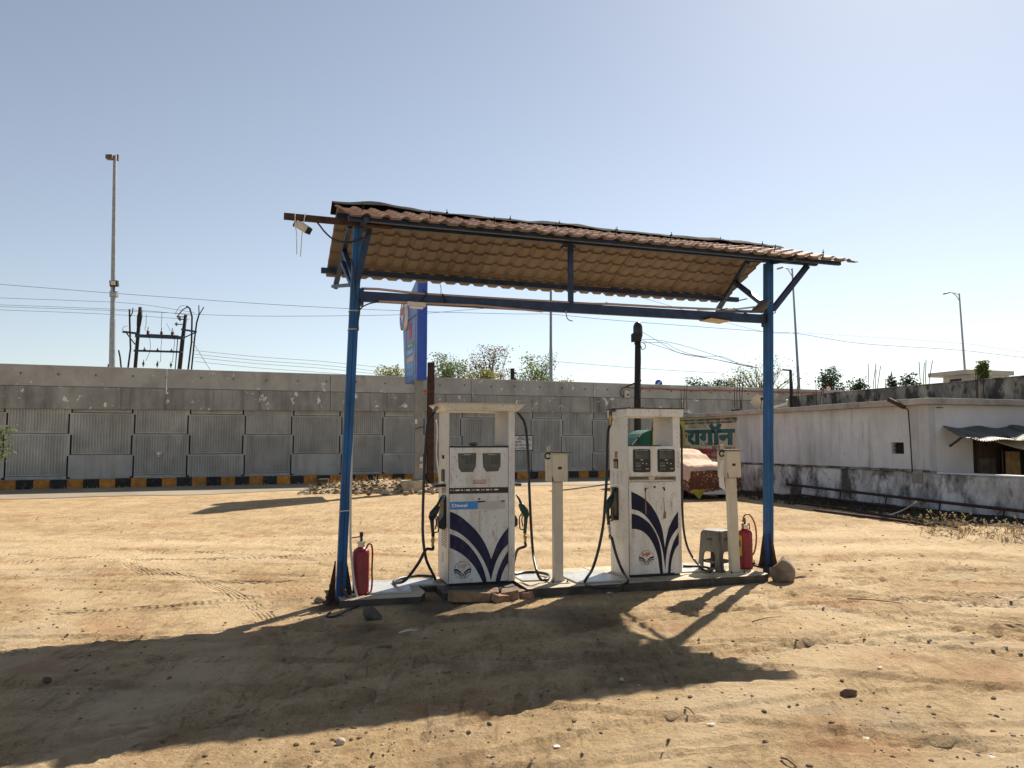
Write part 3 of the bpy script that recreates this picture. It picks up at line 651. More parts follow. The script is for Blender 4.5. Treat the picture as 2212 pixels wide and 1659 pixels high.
# barred window
wn_ = MB(); wn_.bx(.15, .16, wv0, wv1, wz0, wz1); w_o = wn_.build('window', 'window_dark', bd)
for k in range(1, 5): mb = MB(); v = wv0 + (wv1 - wv0) * k / 5; mb.tube([(.06, v, wz0), (.06, v, wz1)], .008, 6); mb.build('bar', 'iron_dark', w_o)
for k in (1, 2): mb = MB(); z = wz0 + (wz1 - wz0) * k / 3; mb.bx(.066, .074, wv0, wv1, z - .012, z + .012); mb.build('bar', 'iron_dark', w_o)
# painted advert: own frame turned to the wall
ad = bpy.data.objects.new('painted_advert', None); COL.objects.link(ad); ad.parent = bd; ad.location = (-.004, 12.0, 0); ad.rotation_euler = (0, 0, R(-90))
bpy.data.objects.remove(ad, do_unlink=True)
def AD(x, y): p = FB.onX(*C3(x, y), 0); return (12.0 - p.y, p.z)
def adbox(xa, ya, xb, yb):
    a = AD(xa, ya); b = AD(xb, yb); c = AD(xa, yb); d = AD(xb, ya)
    return a[0], b[0], (b[1] + c[1]) / 2, (a[1] + d[1]) / 2
AX0 = .25; AX1 = AD(1450, 400)[0]
mb = MB()
def ragged(x0, x1, z0, z1, amp=.03, n=16, seed=1):
    r_ = random.Random(seed)
    return [(x0, z0)] + [(x1 + r_.uniform(-amp, amp), z0 + (z1 - z0) * k / n) for k in range(n + 1)] + [(x0, z1)]
mb.prism(ragged(AX0, AX1, 1.40, 2.535, .05, 16, 2), -.003, 0); AP = mb.build('painted_advert', 'ad_cream', bd); AP.location = (0, 12.0, 0); AP.rotation_euler = (0, 0, R(-90))
def adpart(name, mb, m): o = mb.build(name, m, AP); return o
mb = MB(); mb.prism(ragged(AX0, AX1 - .05, 1.06, 1.398, .06, 12, 3), -.003, 0); adpart('red_band', mb, 'ad_red')
_, xb, zb_, zt_ = adbox(470, 195, 1455, 95); a = adbox(470, 95, 1455, 200)
mb = MB(); mb.prism(ragged(AX0, a[1], a[2], a[3] - .03, .04, 10, 4), -.006, -.003); adpart('dark_band', mb, 'ad_dark')
mb = MB(); put_text(mb, 'वाट वाले वेदिये परागान हिरवट अपार्टमेंट', a[0] - .3, a[1] - .15, a[2] + .03, a[3] - .07, -.009, .012); adpart('band_lettering', mb, 'ad_cream')
b = adbox(520, 195, 1425, 585); mb = MB(); put_text(mb, 'रागॉन', b[0], b[1], b[2], b[3], -.007, .055); put_text(mb, 'प', b[0] - .75, b[0] - .02, b[2], b[3] - .22, -.007, .045); adpart('big_lettering', mb, 'ad_teal')
b = adbox(600, 212, 905, 285); mb = MB(); put_text(mb, 'PARAGON', b[0], b[1], b[2], b[3], -.0085, .005); adpart('name_lettering', mb, 'ad_dark')
b = adbox(815, 528, 1120, 590); mb = MB(); put_text(mb, 'CEMENT', b[0], b[1], b[2], b[3], -.0085, .012); adpart('name_lettering', mb, 'ad_dark')
b = adbox(515, 355, 585, 520); mb = MB(); mb.bx(b[0], b[1], -.0095, -.008, b[2], b[3]); adpart('number_patch', mb, 'ad_cream')
mb = MB(); put_text(mb, '9', b[0] + .10, b[1] - .05, b[3] - .24, b[3] - .05, -.012, .02); mb.bx(b[0], b[0] + .02, -.012, -.010, b[2], b[3]); mb.bx(b[1] - .02, b[1], -.012, -.010, b[2] + .3, b[3]); adpart('number', mb, 'ink')
b = adbox(1015, 598, 1090, 690); mb = MB(); t_ = .02
for q in ((b[0], b[1], b[2], b[2]+t_), (b[0], b[1], b[3]-t_, b[3]), (b[0], b[0]+t_*1.6, b[2]+t_, b[3]-t_), (b[1]-t_*1.6, b[1], b[2]+t_, b[3]-t_)): mb.bx(q[0], q[1], -.008, -.004, q[2], q[3])
put_text(mb, 'JSB', b[0] + .05, b[1] - .05, b[2] + .04, b[3] - .04, -.007, .03); adpart('square_mark', mb, 'ink')
mb = MB(); b = adbox(480, 590, 632, 625); put_text(mb, '7030979847', b[0], b[1], b[2], b[3], -.007, .01); adpart('phone_number', mb, 'ink'); mb = MB(); b = adbox(480, 638, 632, 672); put_text(mb, '7028054301', b[0], b[1], b[2], b[3], -.007, .01); adpart('phone_number', mb, 'ink')
mb = MB(); b = adbox(655, 622, 995, 668); put_text(mb, 'मजबुत टिकाऊ कम दाम', b[0], b[1], b[2], b[3], -.007, .01); adpart('red_lettering', mb, 'ad_red')
mb = MB(); b = adbox(1110, 585, 1420, 670); put_text(mb, 'हीरो साहनी', b[0], b[1], b[2], b[3], -.007, .01); adpart('blue_lettering', mb, 'ad_dark')
mb = MB(); b = adbox(650, 720, 1180, 770); put_text(mb, 'प्रो. साईनाथ ट्रेडर्स', b[0], b[1], b[2], b[3], -.006, .01); adpart('foot_lettering', mb, 'ad_cream')

# front side under the awning: door, sacking, window
p0, p1 = FB.onY(*C9(785, 830), 0), FB.onY(*C9(915, 1080), 0)
mb = MB(); mb.bx(p0.x - .03, p0.x + .78, -.02, .0, 0, 1.95); dr = mb.build('door', 'wood_dark', bd)
mb = MB(); mb.bx(p0.x - .09, p0.x - .035, -.05, 0, 0, 2.0); mb.bx(p0.x + .785, p0.x + .84, -.05, 0, 0, 2.0); mb.build('frame', 'iron_dark', dr)
mb = MB(); mb.bx(p0.x + .06, p0.x + .6, -.035, -.022, .75, 1.25); mb.build('panel', 'stool_plastic', dr)
mb = MB(); mb.bx(p0.x + .84, p0.x + 2.6, -.03, 0.0, 0, 1.8); mb.build('dark_opening', 'window_dark', bd)
mb = MB(); q = FB.onY(*C9(500, 548), 0); mb.bar(q + Vector((-.09, -.01, 0)), q + Vector((.02, -.1, 0)), .02, .02); mb.build('bracket', 'rust', bd)

# low compound wall running on from the building towards the viewer
cw = thing('compound_wall', 'low stained whitewashed compound wall running forward from the building corner', 'wall', (*FB.o, 0), FB.deg)
mb = MB()
def cw_fn(u, w):
    v = -.0 - 9 * u; z = .9 * w
    d = .045 + .018 * mnoise.noise(Vector((v * 1.1, z * 1.6, 13)))
    return (-d if w < .999 else 0.0, v - .003, z if w < .999 else .905)
mb.grid(cw_fn, 120, 14); mb.bx(0, .2, -9, -.004, 0, .905); mb.build('wall', 'plinth', cw)
mb = MB(); mb.bx(-.06, .24, -9, -.225, .907, .945); mb.build('coping', 'plaster_clean', cw, bevel=.01)

# low dark bank along the foot of the walls
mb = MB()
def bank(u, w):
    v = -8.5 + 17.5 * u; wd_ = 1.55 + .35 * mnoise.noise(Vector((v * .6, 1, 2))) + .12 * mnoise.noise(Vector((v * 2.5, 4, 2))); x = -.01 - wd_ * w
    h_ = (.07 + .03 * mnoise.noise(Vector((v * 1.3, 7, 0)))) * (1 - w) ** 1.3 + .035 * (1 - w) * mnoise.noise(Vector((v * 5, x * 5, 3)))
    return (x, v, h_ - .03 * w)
mb.grid(bank, 220, 22, flip=True); o = mb.build('dark_bank', 'dark_soil', None, smooth=True); o.location = (*FB.o, 0); o.rotation_euler = (0, 0, R(FB.deg)); structure(o)
# corrugated awning
aw = thing('sheet_awning', 'sagging corrugated sheet awning over the doorway of the whitewashed building', 'awning', (*FB.o, 0), FB.deg)
def corr(x0, x1, za, zb, v0, v1, sag, name, m, wave=.076, sk=0.0):
    mb = MB(); n = int((x1 - x0) / wave * 6)
    def f(u, w):
        x = x0 + (x1 - x0) * u + sk * w; v = v0 + (v1 - v0) * w
        return (x, v, za + (zb - za) * w - sag * math.sin(math.pi * w) * .5 + .012 * math.cos(2 * math.pi * (x - sk*w) / wave) - .05 * math.sin(x * 1.9) * w + .03 * math.sin(x * 5.3 + v * 3))
    mb.grid(f, n, 8); mb.grid(lambda u, w: tuple(Vector(f(u, w)) - Vector((0, 0, .004))), n, 8, flip=True); return mb.build(name, m, aw, smooth=True)
corr(.42, 2.6, 2.02, 1.74, -.01, -1.15, .04, 'sheet', 'corrugated', sk=-.45)
corr(2.5, 5.2, 2.05, 1.70, -.012, -1.2, .06, 'sheet', 'corrugated', sk=-.3)
corr(1.0, 3.6, 1.72, 1.40, -.75, -1.7, .05, 'lower_sheet', 'corrugated_tan', sk=.5)
for x in (.62, 1.75, 3.3):
    mb = MB(); mb.bar((x, -.0, 1.96), (x - .35, -1.1, 1.70), .05, .05); mb.build('rafter', 'wood_dark', aw)
    mb = MB(); mb.bar((x, -.0, 1.55), (x - .15, -.55, 1.80), .04, .04); mb.build('bracket', 'wood_dark', aw)
for x in (2.2, 3.9): mb = MB(); mb.tube([(x, -1.5, 0), (x + .05, -1.5, 1.45)], .04, 7); mb.build('prop', 'wood_dark', aw)
cl = thing('sack_curtain', 'brown sacking curtain hanging beside the dark doorway under the awning', 'curtain', FB.wld((1.95, -.35, 0)), FB.deg)
mb = MB(); f = lambda u, w: (.5 * u, .03 * math.sin(u * 20), 1.42 - 1.40 * w); mb.grid(f, 30, 6); mb.grid(lambda u, w: (f(u, w)[0], f(u, w)[1] + .006, f(u, w)[2]), 30, 6, flip=True); mb.build('cloth', 'jute', cl, smooth=True)
mb = MB(); mb.tube([(-.1, .01, 1.43), (.75, .01, 1.43)], .012, 6); mb.build('rail', 'iron_dark', cl)
for s_ in (-.08, .73): mb = MB(); mb.tube([(s_, .01, 0), (s_, .01, 1.45)], .02, 6); mb.build('post', 'wood_dark', cl)

# lamp on a thin pipe at the corner
wl = thing('wall_lamp', 'rusty lamp head on a thin pipe rising from the plinth near the building corner', 'lamp', FB.wld((-.06, .46, 0)), FB.deg)
mb = MB(); mb.tube([(-.03, 0, .92), (-.04, 0.01, 1.7), (-.05, .03, 2.43), (-.10, .10, 2.52)], .016, 7); mb.build('pipe', 'rust', wl)
mb = MB(); mb.bar((-.09, .09, 2.50), (-.28, .42, 2.72), .15, .10); lh = mb.build('lamp_head', 'rust', wl, bevel=.02)
mb = MB(); mb.bar((-.175, .22, 2.56), (-.285, .41, 2.69), .11, .05); mb.build('diffuser', 'lamp_glass', lh)
# wall brick stub
# pipes lying along the foot of the wall
rp2 = random.Random(9)
pd = [(-.36, (710, 930), (2212, 1100), .035), (-.52, (780, 995), (1580, 1095), .03)]
gi = 0
for (u, a, b, r_) in pd:
    A_ = FB.onX(*C6(*a), u); B_ = FB.onX(*C6(*b), u)
    if b[0] > 2200: B_ = B_ + (B_ - A_) * .5
    t = thing('rusty_pipe', ('long rusty pipe propped waist-low along the foot of the whitewashed wall', 'shorter rusty pipe below the long one beside the whitewashed wall')[gi], 'pipe', FB.wld((A_.x, A_.y, 0)), FB.deg, 'pipes along the wall')
    mb = MB(); o_ = Vector((A_.x, A_.y, 0)); mb.tube([A_ - o_, (A_ + B_) / 2 - o_ + Vector((0, 0, -.01)), B_ - o_], r_, 8); mb.build('pipe', 'rust', t, smooth=True)
    n = 7 if gi == 0 else 4
    for k in range(n):
        P = A_ + (B_ - A_) * ((k + .4) / n) - o_; mb = MB(); mb.bar(P, (P.x - .07, P.y + .02, -.02), .022, .022); mb.build('leg', 'iron_dark', t)
    gi += 1
for k, (a, b, lab) in enumerate((((750, 1040), (1250, 1105), 'upper rusty rod lying on the shaded earth by the wall'), ((880, 1085), (1650, 1185), 'lower rusty rod lying at the shadow edge by the wall'), ((1150, 1095), (1790, 1195), 'rusty rod farthest forward on the shaded earth by the wall'))):
    A_ = gp(*C6(*a), .05); B_ = gp(*C6(*b), .05)
    mb = MB(); mb.tube([Vector((0, 0, .03)), (B_ - A_) * .5 + Vector((0, 0, .035)), B_ - A_ + Vector((0, 0, .03))], .028, 7); o = mb.build('iron_rod', 'rust', None, smooth=True); o.location = (A_.x, A_.y, -.005); tag(o, lab, 'rod', 'rods on the ground by the wall')
A_ = [gp(*C6(x, y), z) for x, y, z in ((1350, 1128, .03), (1420, 1105, .12), (1480, 1075, .25), (1530, 1040, .42))]
mb = MB(); mb.tube(spline([p - Vector((A_[0].x, A_[0].y, 0)) for p in A_], 4), .016, 6); o = mb.build('bent_pipe', 'pvc_white', None, smooth=True); o.location = (A_[0].x, A_[0].y, 0); tag(o, 'thin pale bent pipe leaning on the rusty pipes by the wall', 'pipe')

# ------------------------------------------------------------------ mouldy building behind, with rebar, dish, plants, hut
mo = thing('mouldy_building', 'flat-roofed building behind with black mould on its parapet wall', 'building', (*FB.o, 0), FB.deg)
mb = MB(); mb.bx(5.2, 5.4, -8, 11.95, 0, 3.49); mb.build('side_wall', 'mould_wall', mo)
mb = MB(); mb.bx(5.41, 14, 11.7, 11.94, 0, 3.47); mb.bx(13.8, 14, -8, 11.69, 0, 3.47); mb.build('rear_wall', 'mould_wall', mo)
mb = MB(); mb.bx(5.41, 13.79, -8, 11.69, 2.9, 3.1); mb.build('roof', 'ledge', mo)
mb = MB(); mb.bx(5.16, 5.44, -8, 3.0, 3.492, 3.53); mb.bx(5.16, 5.44, 3.01, 11.95, 3.492, 3.525); mb.build('coping', 'mould_wall', mo, bevel=.01)
def rebars(px_list, depth_v, u, label, zt_base, pix=C6):
    """rods: list of (x, ytop) crop pixels; standing on a roof at height zt_base"""
    P = [FB.onX(*pix(x, y), u) for x, y in px_list]; o_ = P[0]
    t = thing('rebar_cluster', label, 'rebar', FB.wld((u, o_.y, zt_base)), FB.deg, 'rebar starter bars on the roofs')
    mb = MB(); mb.bx(-.14, .14, -.16, .16, 0, .12)
    r_ = random.Random(len(label)); mb.build('stub', 'mould_wall', t)
    for i, p in enumerate(P):
        x = (-.09, .09, -.09, .09, 0)[i % 5]; y = p.y - o_.y
        y = max(-.7, min(.7, y)); mb = MB(); mb.tube([(x, max(-.14, min(.14, y)), .05), (x + r_.uniform(-.02, .02), y * .6, (p.z - zt_base) * .5), (x, y, p.z - zt_base)], .013, 5); mb.build('rod', 'rust', t)
rebars([(1236, 165), (1262, 203), (1287, 165), (1290, 180)], 0, 5.9, 'tall pale rebar rods standing left of the roof plants', 3.1)
rebars([(1560, 155), (1578, 142), (1594, 160), (1619, 145)], 0, 5.9, 'tallest rebar rods standing on the roof behind the corner lamp', 3.1)
rebars([(1345, 262), (1362, 225), (1385, 215)], 0, 5.9, 'short rebar rods between the roof plants', 3.1)
rebars([(388, 250), (400, 215), (415, 240), (425, 220)], 0, .9, 'dark rebar rods left of the satellite dish', 2.70)
rebars([(50, 330), (65, 280), (75, 320)], 0, .8, 'dark rebar rods on the roof above the painted advert', 2.685)
rebars([(757, 280), (775, 255), (790, 300)], 0, 4.2, 'dark rebar rods behind the satellite dish pole', 2.70)
rebars([(905, 270), (935, 260), (950, 290)], 0, 4.4, 'dark rebar rods before the bushy tree on the right', 2.70)
rebars([(1920, 225), (1945, 230), (1932, 235)], 0, 4.9, 'dark rebar rods under the leafy plant at far right', 2.70)
# satellite dish on the roof
q = FB.onX(*C6(528, 413), 1.0)
dsh = thing('satellite_dish', 'round beige satellite dish on the roof of the whitewashed building', 'satellite dish', FB.wld((1.0, q.y, 2.685)), FB.deg)
Md = Matrix.Rotation(R(-22), 3, 'Z') @ Matrix.Rotation(R(78), 3, 'X'); zc = q.z - 2.685; rr = .25
prof = [(.02, .0)] + [(rr * k / 8, .10 * (k / 8)**2) for k in range(1, 9)]; prof2 = prof + [(rr * k / 8, .10 * (k / 8)**2 - .012) for k in range(8, 0, -1)]
mb = MB(); mb.lathe(prof2, (0, 0, zc), 28, Md); mb.build('reflector', 'dish', dsh, smooth=True, angle=40)
mb = MB(); mb.tube([(0, .08, 0), (0, .08, zc)], .025, 8); mb.build('mast', 'iron_dark', dsh)
mb = MB(); e = Md @ Vector((0, 0, .5)) + Vector((0, 0, zc)); mb.tube([Md @ Vector((0, -.45, .09)) + Vector((0, 0, zc)), e], .012, 6); mb.box(e, (.06, .06, .1)); mb.build('feed_arm', 'iron_dark', dsh)
A_ = [FB.onX(*C6(x, y), 2.5) for x, y in ((590, 452), (640, 438), (705, 422), (710, 395))]
mb = MB(); mb.tube([p - Vector((A_[0].x, A_[0].y, 0)) for p in A_], .035, 8); o = mb.build('roof_drain_pipe', 'pvc_white', None, smooth=True); o.location = FB.wld((A_[0].x, A_[0].y, 0)); o.rotation_euler = (0, 0, R(FB.deg)); tag(o, 'cream drain pipe from the mouldy parapet to the whitewashed roof', 'pipe')
# roof hut
h0 = FB.onX(*C6(1700, 287), 9.0); h1 = FB.onX(*C6(1880, 285), 9.0); ht = FB.onX(*C6(1700, 222), 9.0).z
hut = thing('roof_hut', 'small cream stair hut with overhanging flat roof beyond the mouldy parapet', 'hut', FB.wld((9.0, h0.y, 3.1)), FB.deg)
L_ = h0.y - h1.y
mb = MB(); mb.bx(0, 1.8, -L_, 0, 0, ht - 3.1 - .16); mb.build('wall', 'hut', hut)
mb = MB(); mb.bx(-.25, 2.0, -L_ - .05, .45, ht - 3.1 - .158, ht - 3.1); mb.build('roof', 'hut', hut, bevel=.01)
wq = FB.onX(*C6(1778, 277), 8.99); mb = MB(); mb.bx(-.006, .0, wq.y - h0.y - .25, wq.y - h0.y + .25, wq.z - 3.1 - .12, wq.z - 3.1 + .08); mb.build('window', 'window_dark', hut)

# ------------------------------------------------------------------ tiled canopy on two blue posts
CL = crop(1100, 780, 1200, 2212); CR = crop(2200, 880, 1300, 2212); CJ = crop(2780, 1020, 500, 2212)
can = thing('fuel_canopy', 'small gabled canopy of tile-pressed sheets carried on two blue steel posts', 'canopy', (*FC.o, 0), FC.deg)
V0, VR, V1 = -.5, .78, 2.06; ZE, ZR, ZF = 3.945, 4.40, 3.83
PL0, PL1 = Vector((0, 0, 0)), Vector((.125, 0, 3.99)); PR0, PR1 = Vector((5.34, .02, 0)), Vector((5.46, .02, 3.99))
def post(P, Q):
    mb = MB(); n = (Q - P).normalized()
    for s_ in (-1, 1):   # two channels boxed together leave a fine joint
        mb.bar(P + Vector((s_ * .0245, 0, .0)), Q + Vector((s_ * .0245, 0, 0)), .046, .095, up=(0, 1, 0))
    mb.bar(P + Vector((0, .004, .02)), Q + Vector((0, .004, -.02)), .02, .07, up=(0, 1, 0))
    return mb.build('post', 'blue_paint', can, bevel=.004)
pa = post(PL0, PL1); pb = post(PR0, PR1)
for k, (P, po) in enumerate(((PL0, pa), (PR0, pb))):
    z0 = -.01 if k == 0 else .07
    mb = MB(); mb.box((P.x, P.y, z0 + .012), (.32, .30, .024)); mb.build('base_plate', 'rust', po, bevel=.004)
    for (dx, dy) in ((-1, 0), (1, 0), (0, -1), (0, 1)):
        a = .05
        tri = [(a, 0), (.145, 0), (.125, .06), (a + .012, .40), (a, .40)]
        mb = MB(); mb.prism(tri, -.006, .006)
        ang = math.atan2(dy, dx); Mz = Matrix.Rotation(ang, 3, 'Z')
        mb.v = [tuple(Mz @ Vector(p) + Vector((P.x + (0.0 if dy else 0), P.y, z0 + .024))) for p in mb.v]
        mb.build('gusset', 'rust', po)
    for (dx, dy) in ((-1, -1), (1, -1), (1, 1), (-1, 1)):
        mb = MB(); mb.lathe([(.018, .0), (.018, .02), (.008, .021), (.008, .05)], (P.x + dx * .125, P.y + dy * .115, z0 + .024), 6); mb.build('bolt', 'rust', po)
zn = lambda v: ZE + (ZR - ZE) * (v - V0) / (VR - V0)       # underside of near slope
zf = lambda v: ZR + (ZF - ZR) * (v - VR) / (V1 - VR)       # far slope
def cbar(name, p, q, w, h, m='dark_blue', par=None):
    mb = MB(); mb.bar(p, q, w, h); return mb.build(name, m, par or can, bevel=.003)
cbar('eave_purlin', (.02, .0, 4.04), (6.22, .0, 4.06), .06, .10, 'dark_blue')
cbar('eave_purlin', (-.02, V0 + .16, zn(V0 + .16) - .03), (6.3, V0 + .16, zn(V0 + .16) - .03), .05, .05)
cbar('ridge_purlin', (-.03, VR, ZR - .10), (6.2, VR, ZR - .10), .06, .08)
cbar('far_purlin', (-.10, V1 - .22, zf(V1 - .22) - .05), (6.28, V1 - .22, zf(V1 - .22) - .05), .06, .07)
for P, x in ((PL1, .15), (PR1, 5.50)):
    cbar('rafter', (x, -.02, 4.02), (x + (.2 if x > 3 else 0), VR, ZR - .17), .06, .06)
    xr_ = x + .54 if x > 3 else x - .04          # the far rafters splay outwards
    xm = x + (xr_ - x) * .38
    cbar('rafter', (xm, VR + .01, ZR - .19), (xr_, V1 - .02, zf(V1) - .10), .06, .07)
    cbar('truss_tie', (x - .04, .08, 3.36), (xr_ - .04, V1 - .05, 3.71), .04, .04)
    cbar('truss_brace', (x - .05, .06, 3.42), (x + (xr_ - x) * .62, 1.30, zf(1.30) - .14), .06, .06)
    cbar('far_cleat', (xr_, V1 - .05, 3.68), (xr_, V1 - .05, zf(V1) - .04), .05, .05)
    cbar('near_rafter', (x, -.01, 4.0), (x, V0 + .05, zn(V0) + .0), .05, .05)
# knee brace to the right, along the eave
a = FC.onY(*CJ(1330, 960), 0); b = FC.onY(*CJ(1985, 190), 0)
cbar('knee_brace', (5.50, 0, a.z), (b.x, 0, 4.0), .06, .07)
# left braces beside the post
a = FC.onY(*CL(590, 640), -.05); b = FC.onY(*CL(690, 250), -.05); cbar('knee_brace', (.12, -.03, a.z), (b.x + .02, -.03, 4.0), .06, .06)
cbar('knee_brace', (.10, .05, 3.30), (.05, .75, 3.75), .05, .05)
# tie beam between the posts with its hanger
a = FC.onY(*CL(625, 748), 0); b = FC.onY(*CJ(1250, 1135), 0)
ZT0, ZT1 = a.z, b.z; tb = cbar('tie_beam', (.155, 0, ZT0), (5.39, 0, ZT1), .06, .11)
mb = MB(); mb.box((.17, -.0, ZT0 - .01), (.04, .12, .18)); mb.build('cleat', 'dark_blue', can); mb = MB(); mb.box((5.38, .0, ZT1 - .01), (.03, .14, .17)); mb.build('cleat', 'dark_blue', can)
h = FC.onY(*CR(140, 400), 0); tz = lambda x: ZT0 + (ZT1 - ZT0) * (x - .175) / 5.185
cbar('hanger', (h.x, 0, tz(h.x) + .055), (h.x, 0, 3.99), .055, .055)
mb = MB(); mb.box((h.x - .03, 0, 3.965), (.15, .10, .03)); mb.build('hanger_plate', 'dark_blue', can)
# roof sheets with pressed tiles
WAVE, STEP = .205, .20
def wave(x):
    t = (x / WAVE) % 1.0
    return .029 * max(0.0, math.sin(math.pi * (t - .52) / .44)) ** .8 if .52 < t < .96 else .0
def sheet(x0, x1, near, lift, par, seed):
    xs = []; k0 = math.floor(x0 / WAVE); x = x0
    fr = (0, .26, .50, .58, .66, .74, .82, .90, .97)
    xs = sorted({round(x0, 4), round(x1, 4)} | {round((k + f_) * WAVE, 4) for k in range(k0, int(x1 / WAVE) + 1) for f_ in fr if x0 < (k + f_) * WAVE < x1})
    Ls = (VR - V0) if near else (V1 - VR); rows = []
    r_ = random.Random(seed); sag = r_.uniform(-.010, .016); tw = r_.uniform(-.012, .012); n = int(math.ceil(Ls / STEP))
    slope = ((ZE - ZR) if near else (ZF - ZR)) / Ls
    # distance s runs down the slope from the ridge
    prof = []
    for k in range(n):
        s0, s1 = k * STEP, min((k + 1) * STEP, Ls)
        prof += [(s0 + (.012 if k else 0), .022, k), ((s0 + s1) / 2, .011, k), (s1, .0 if s1 - s0 > STEP * .9 else .022 * (1 - (s1 - s0) / STEP), k)]
    mb = MB(); w = len(xs)
    def P(x, s, e, dz):
        fx = (x - x0) / (x1 - x0)
        z = ZR + slope * s + wave(x) - e * 0 + (STEP * 0) + lift + dz + sag * math.sin(math.pi * s / Ls) + tw * (fx - .5) * s
        z += -.022 * ((s / STEP) % 1.0 if e < .0225 else 0) * 0
        v = VR - s if near else VR + s
        return (x, v, z + e - .006)
    # rising tread inside every row makes a step of 22 mm at the row's lower edge
    pr2 = []
    for k in range(n):
        s0, s1 = k * STEP, min((k + 1) * STEP, Ls)
        pr2 += [(s0 + .001, 0.0), (s0 + (s1 - s0) * .5, .011), (s1, .024)]
    for mi, dz in ((0, .004), (1, 0.0)):
        mb.mi = mi; vs = [P(x, s, e, dz) for s, e in pr2 for x in xs]; fs = []
        for j in range(len(pr2) - 1):
            for i in range(w - 1):
                f_ = (j*w+i, j*w+i+1, (j+1)*w+i+1, (j+1)*w+i)
                up = (near != (mi == 0))
                fs.append(f_ if up else f_[::-1])
        mb.add(vs, fs)
    return mb.build('roof_sheet', ['tile_top', 'tile_under'], par)
e0 = -.06; n_s = 6; wd = (6.46 - e0) / n_s
for k in range(n_s):
    sheet(e0 + k * wd - (.04 if k else 0), e0 + (k + 1) * wd + (.0 if k < 5 else .0), True, .004 * (k % 2), can, k)
e1 = 6.14; wd2 = (e1 - (-.02)) / n_s
for k in range(n_s):
    sheet(-.02 + k * wd2 - (.04 if k else 0), -.02 + (k + 1) * wd2, False, .004 * (k % 2), can, 20 + k)
# torn black felt along the ridge
mb = MB(); rr_ = random.Random(2)
def felt(u, w):
    x = -.08 + 6.25 * u; t = w - .5
    lift = .045 + .055 * max(0, math.sin(x * 2.6 + .4)) ** 2 * (0.4 + 1.2 * max(0, mnoise.noise(Vector((x * .9, 0, 3))))) + .02 * mnoise.noise(Vector((x * 4, w * 2, 1)))
    wid = .20 + .06 * mnoise.noise(Vector((x * 2.2, 5, 0)))
    v = VR + t * 2 * wid
    sl = (ZE - ZR) / (VR - V0) if t < 0 else (ZF - ZR) / (V1 - VR)
    return (x, v, ZR + .035 + lift * (1 - (2 * t) ** 2 * .3) + abs(t) * 2 * wid * sl)
mb.grid(felt, 150, 6); mb.grid(lambda u, w: tuple(Vector(felt(u, w)) - Vector((0, 0, .006))), 150, 6, flip=True); mb.build('ridge_felt', 'tar', can, smooth=True)
mb = MB(); mb.lathe([(.006, -.03), (.006, .05), (.014, .05), (.014, .062), (.005, .063), (.005, .095)], (0, 0, 0), 6); hb = mb.build('hook_bolt', 'tar', can)
for k in range(17):
    o = hb if k == 0 else inst('hook_bolt', hb, can); s_ = .12 if k % 2 else .85; x = .12 + k * .385 + rr_.uniform(-.05, .05); o.location = (x, VR - s_, ZR + (ZE - ZR) / (VR - V0) * s_ + .03); o.rotation_euler = (rr_.uniform(-.1, .1), rr_.uniform(-.1, .1), 0)
# projecting iron tube at the left
a = FC.onY(*CL(65, 158), -.08); b = FC.onY(*CL(770, 222), -.08)
ob = cbar('outrigger', (a.x, -.09, a.z), (b.x + .1, -.09, b.z - .005), .05, .065, 'rust')
mb = MB(); mb.box((b.x - .02, -.07, 3.965), (.30, .12, .03)); mb.build('cap_plate', 'grime_steel', can)
# conduits and cables tied on the tie beam
mb = MB(); pts = [(.17, -.01, ZT0 + .085), (.35, -.012, ZT0 + .09), (.8, -.012, tz(.8) + .066), (1.6, -.01, tz(1.6) + .064), (2.9, -.01, tz(2.9) + .066), (3.1, -.012, tz(3.1) + .075), (3.9, -.01, tz(3.9) + .078), (4.72, -.01, tz(4.72) + .09)]
mb.tube(pts, .014, 7); mb.build('conduit', 'conduit_pink', can, smooth=True)
mb = MB(); p = FC.onY(*CL(765, 785), -.05); q = FC.onY(*CL(2150, 850), -.05); mb.tube([(p.x, -.06, p.z), ((p.x + q.x) / 2, -.06, (p.z + q.z) / 2 + .005), (q.x - .3, -.045, tz(q.x - .3) - .065)], .012, 7); mb.build('lower_conduit', 'conduit_pink', can, smooth=True)
mb = MB(); mb.tube([(4.35, -.02, tz(4.35) + .07), (4.9, -.02, tz(4.9) + .10), (5.36, -.02, tz(5.36) + .17)], .012, 6); mb.build('slack_conduit', 'pvc_white', can, smooth=True)
def cable(name, px, v, rad=.007, cropf=CL, m='rubber', n=6):
    P = [FC.onY(*cropf(x, y), v) for x, y in px]; mb = MB(); mb.tube(spline(P, n), rad, 6); return mb.build(name, m, can, smooth=True)
cable('cable', ((300, 190), (330, 225), (370, 275), (430, 325), (520, 350), (600, 335), (680, 300), (700, 262)), -.10, .009)
cable('cable', ((205, 190), (250, 190), (300, 192), (420, 195)), -.10, .006)
cable('cable', ((560, 470), (580, 560), (585, 660), (595, 740), (618, 800), (622, 860), (612, 930), (612, 1000)), -.095, .010)
cable('cable', ((622, 850), (650, 822), (700, 800), (765, 787)), -.09, .008)
cable('hanging_wire', ((2145, 850), (2150, 895), (2165, 920), (2195, 930)), -.05, .006, m='galvanised')
cable('hanging_wire', ((1218, 660), (1225, 700), (1218, 740)), .1, .004, m='galvanised')
cable('hanging_wire', ((380, 690), (520, 760), (560, 800), (760, 805), (920, 775)), -.04, .007, CJ)
cable('hanging_wire', ((450, 940), (470, 970), (520, 960), (570, 940)), -.04, .006, CJ)
cable('hanging_wire', ((680, 940), (780, 990), (940, 1045)), -.04, .006, CJ)
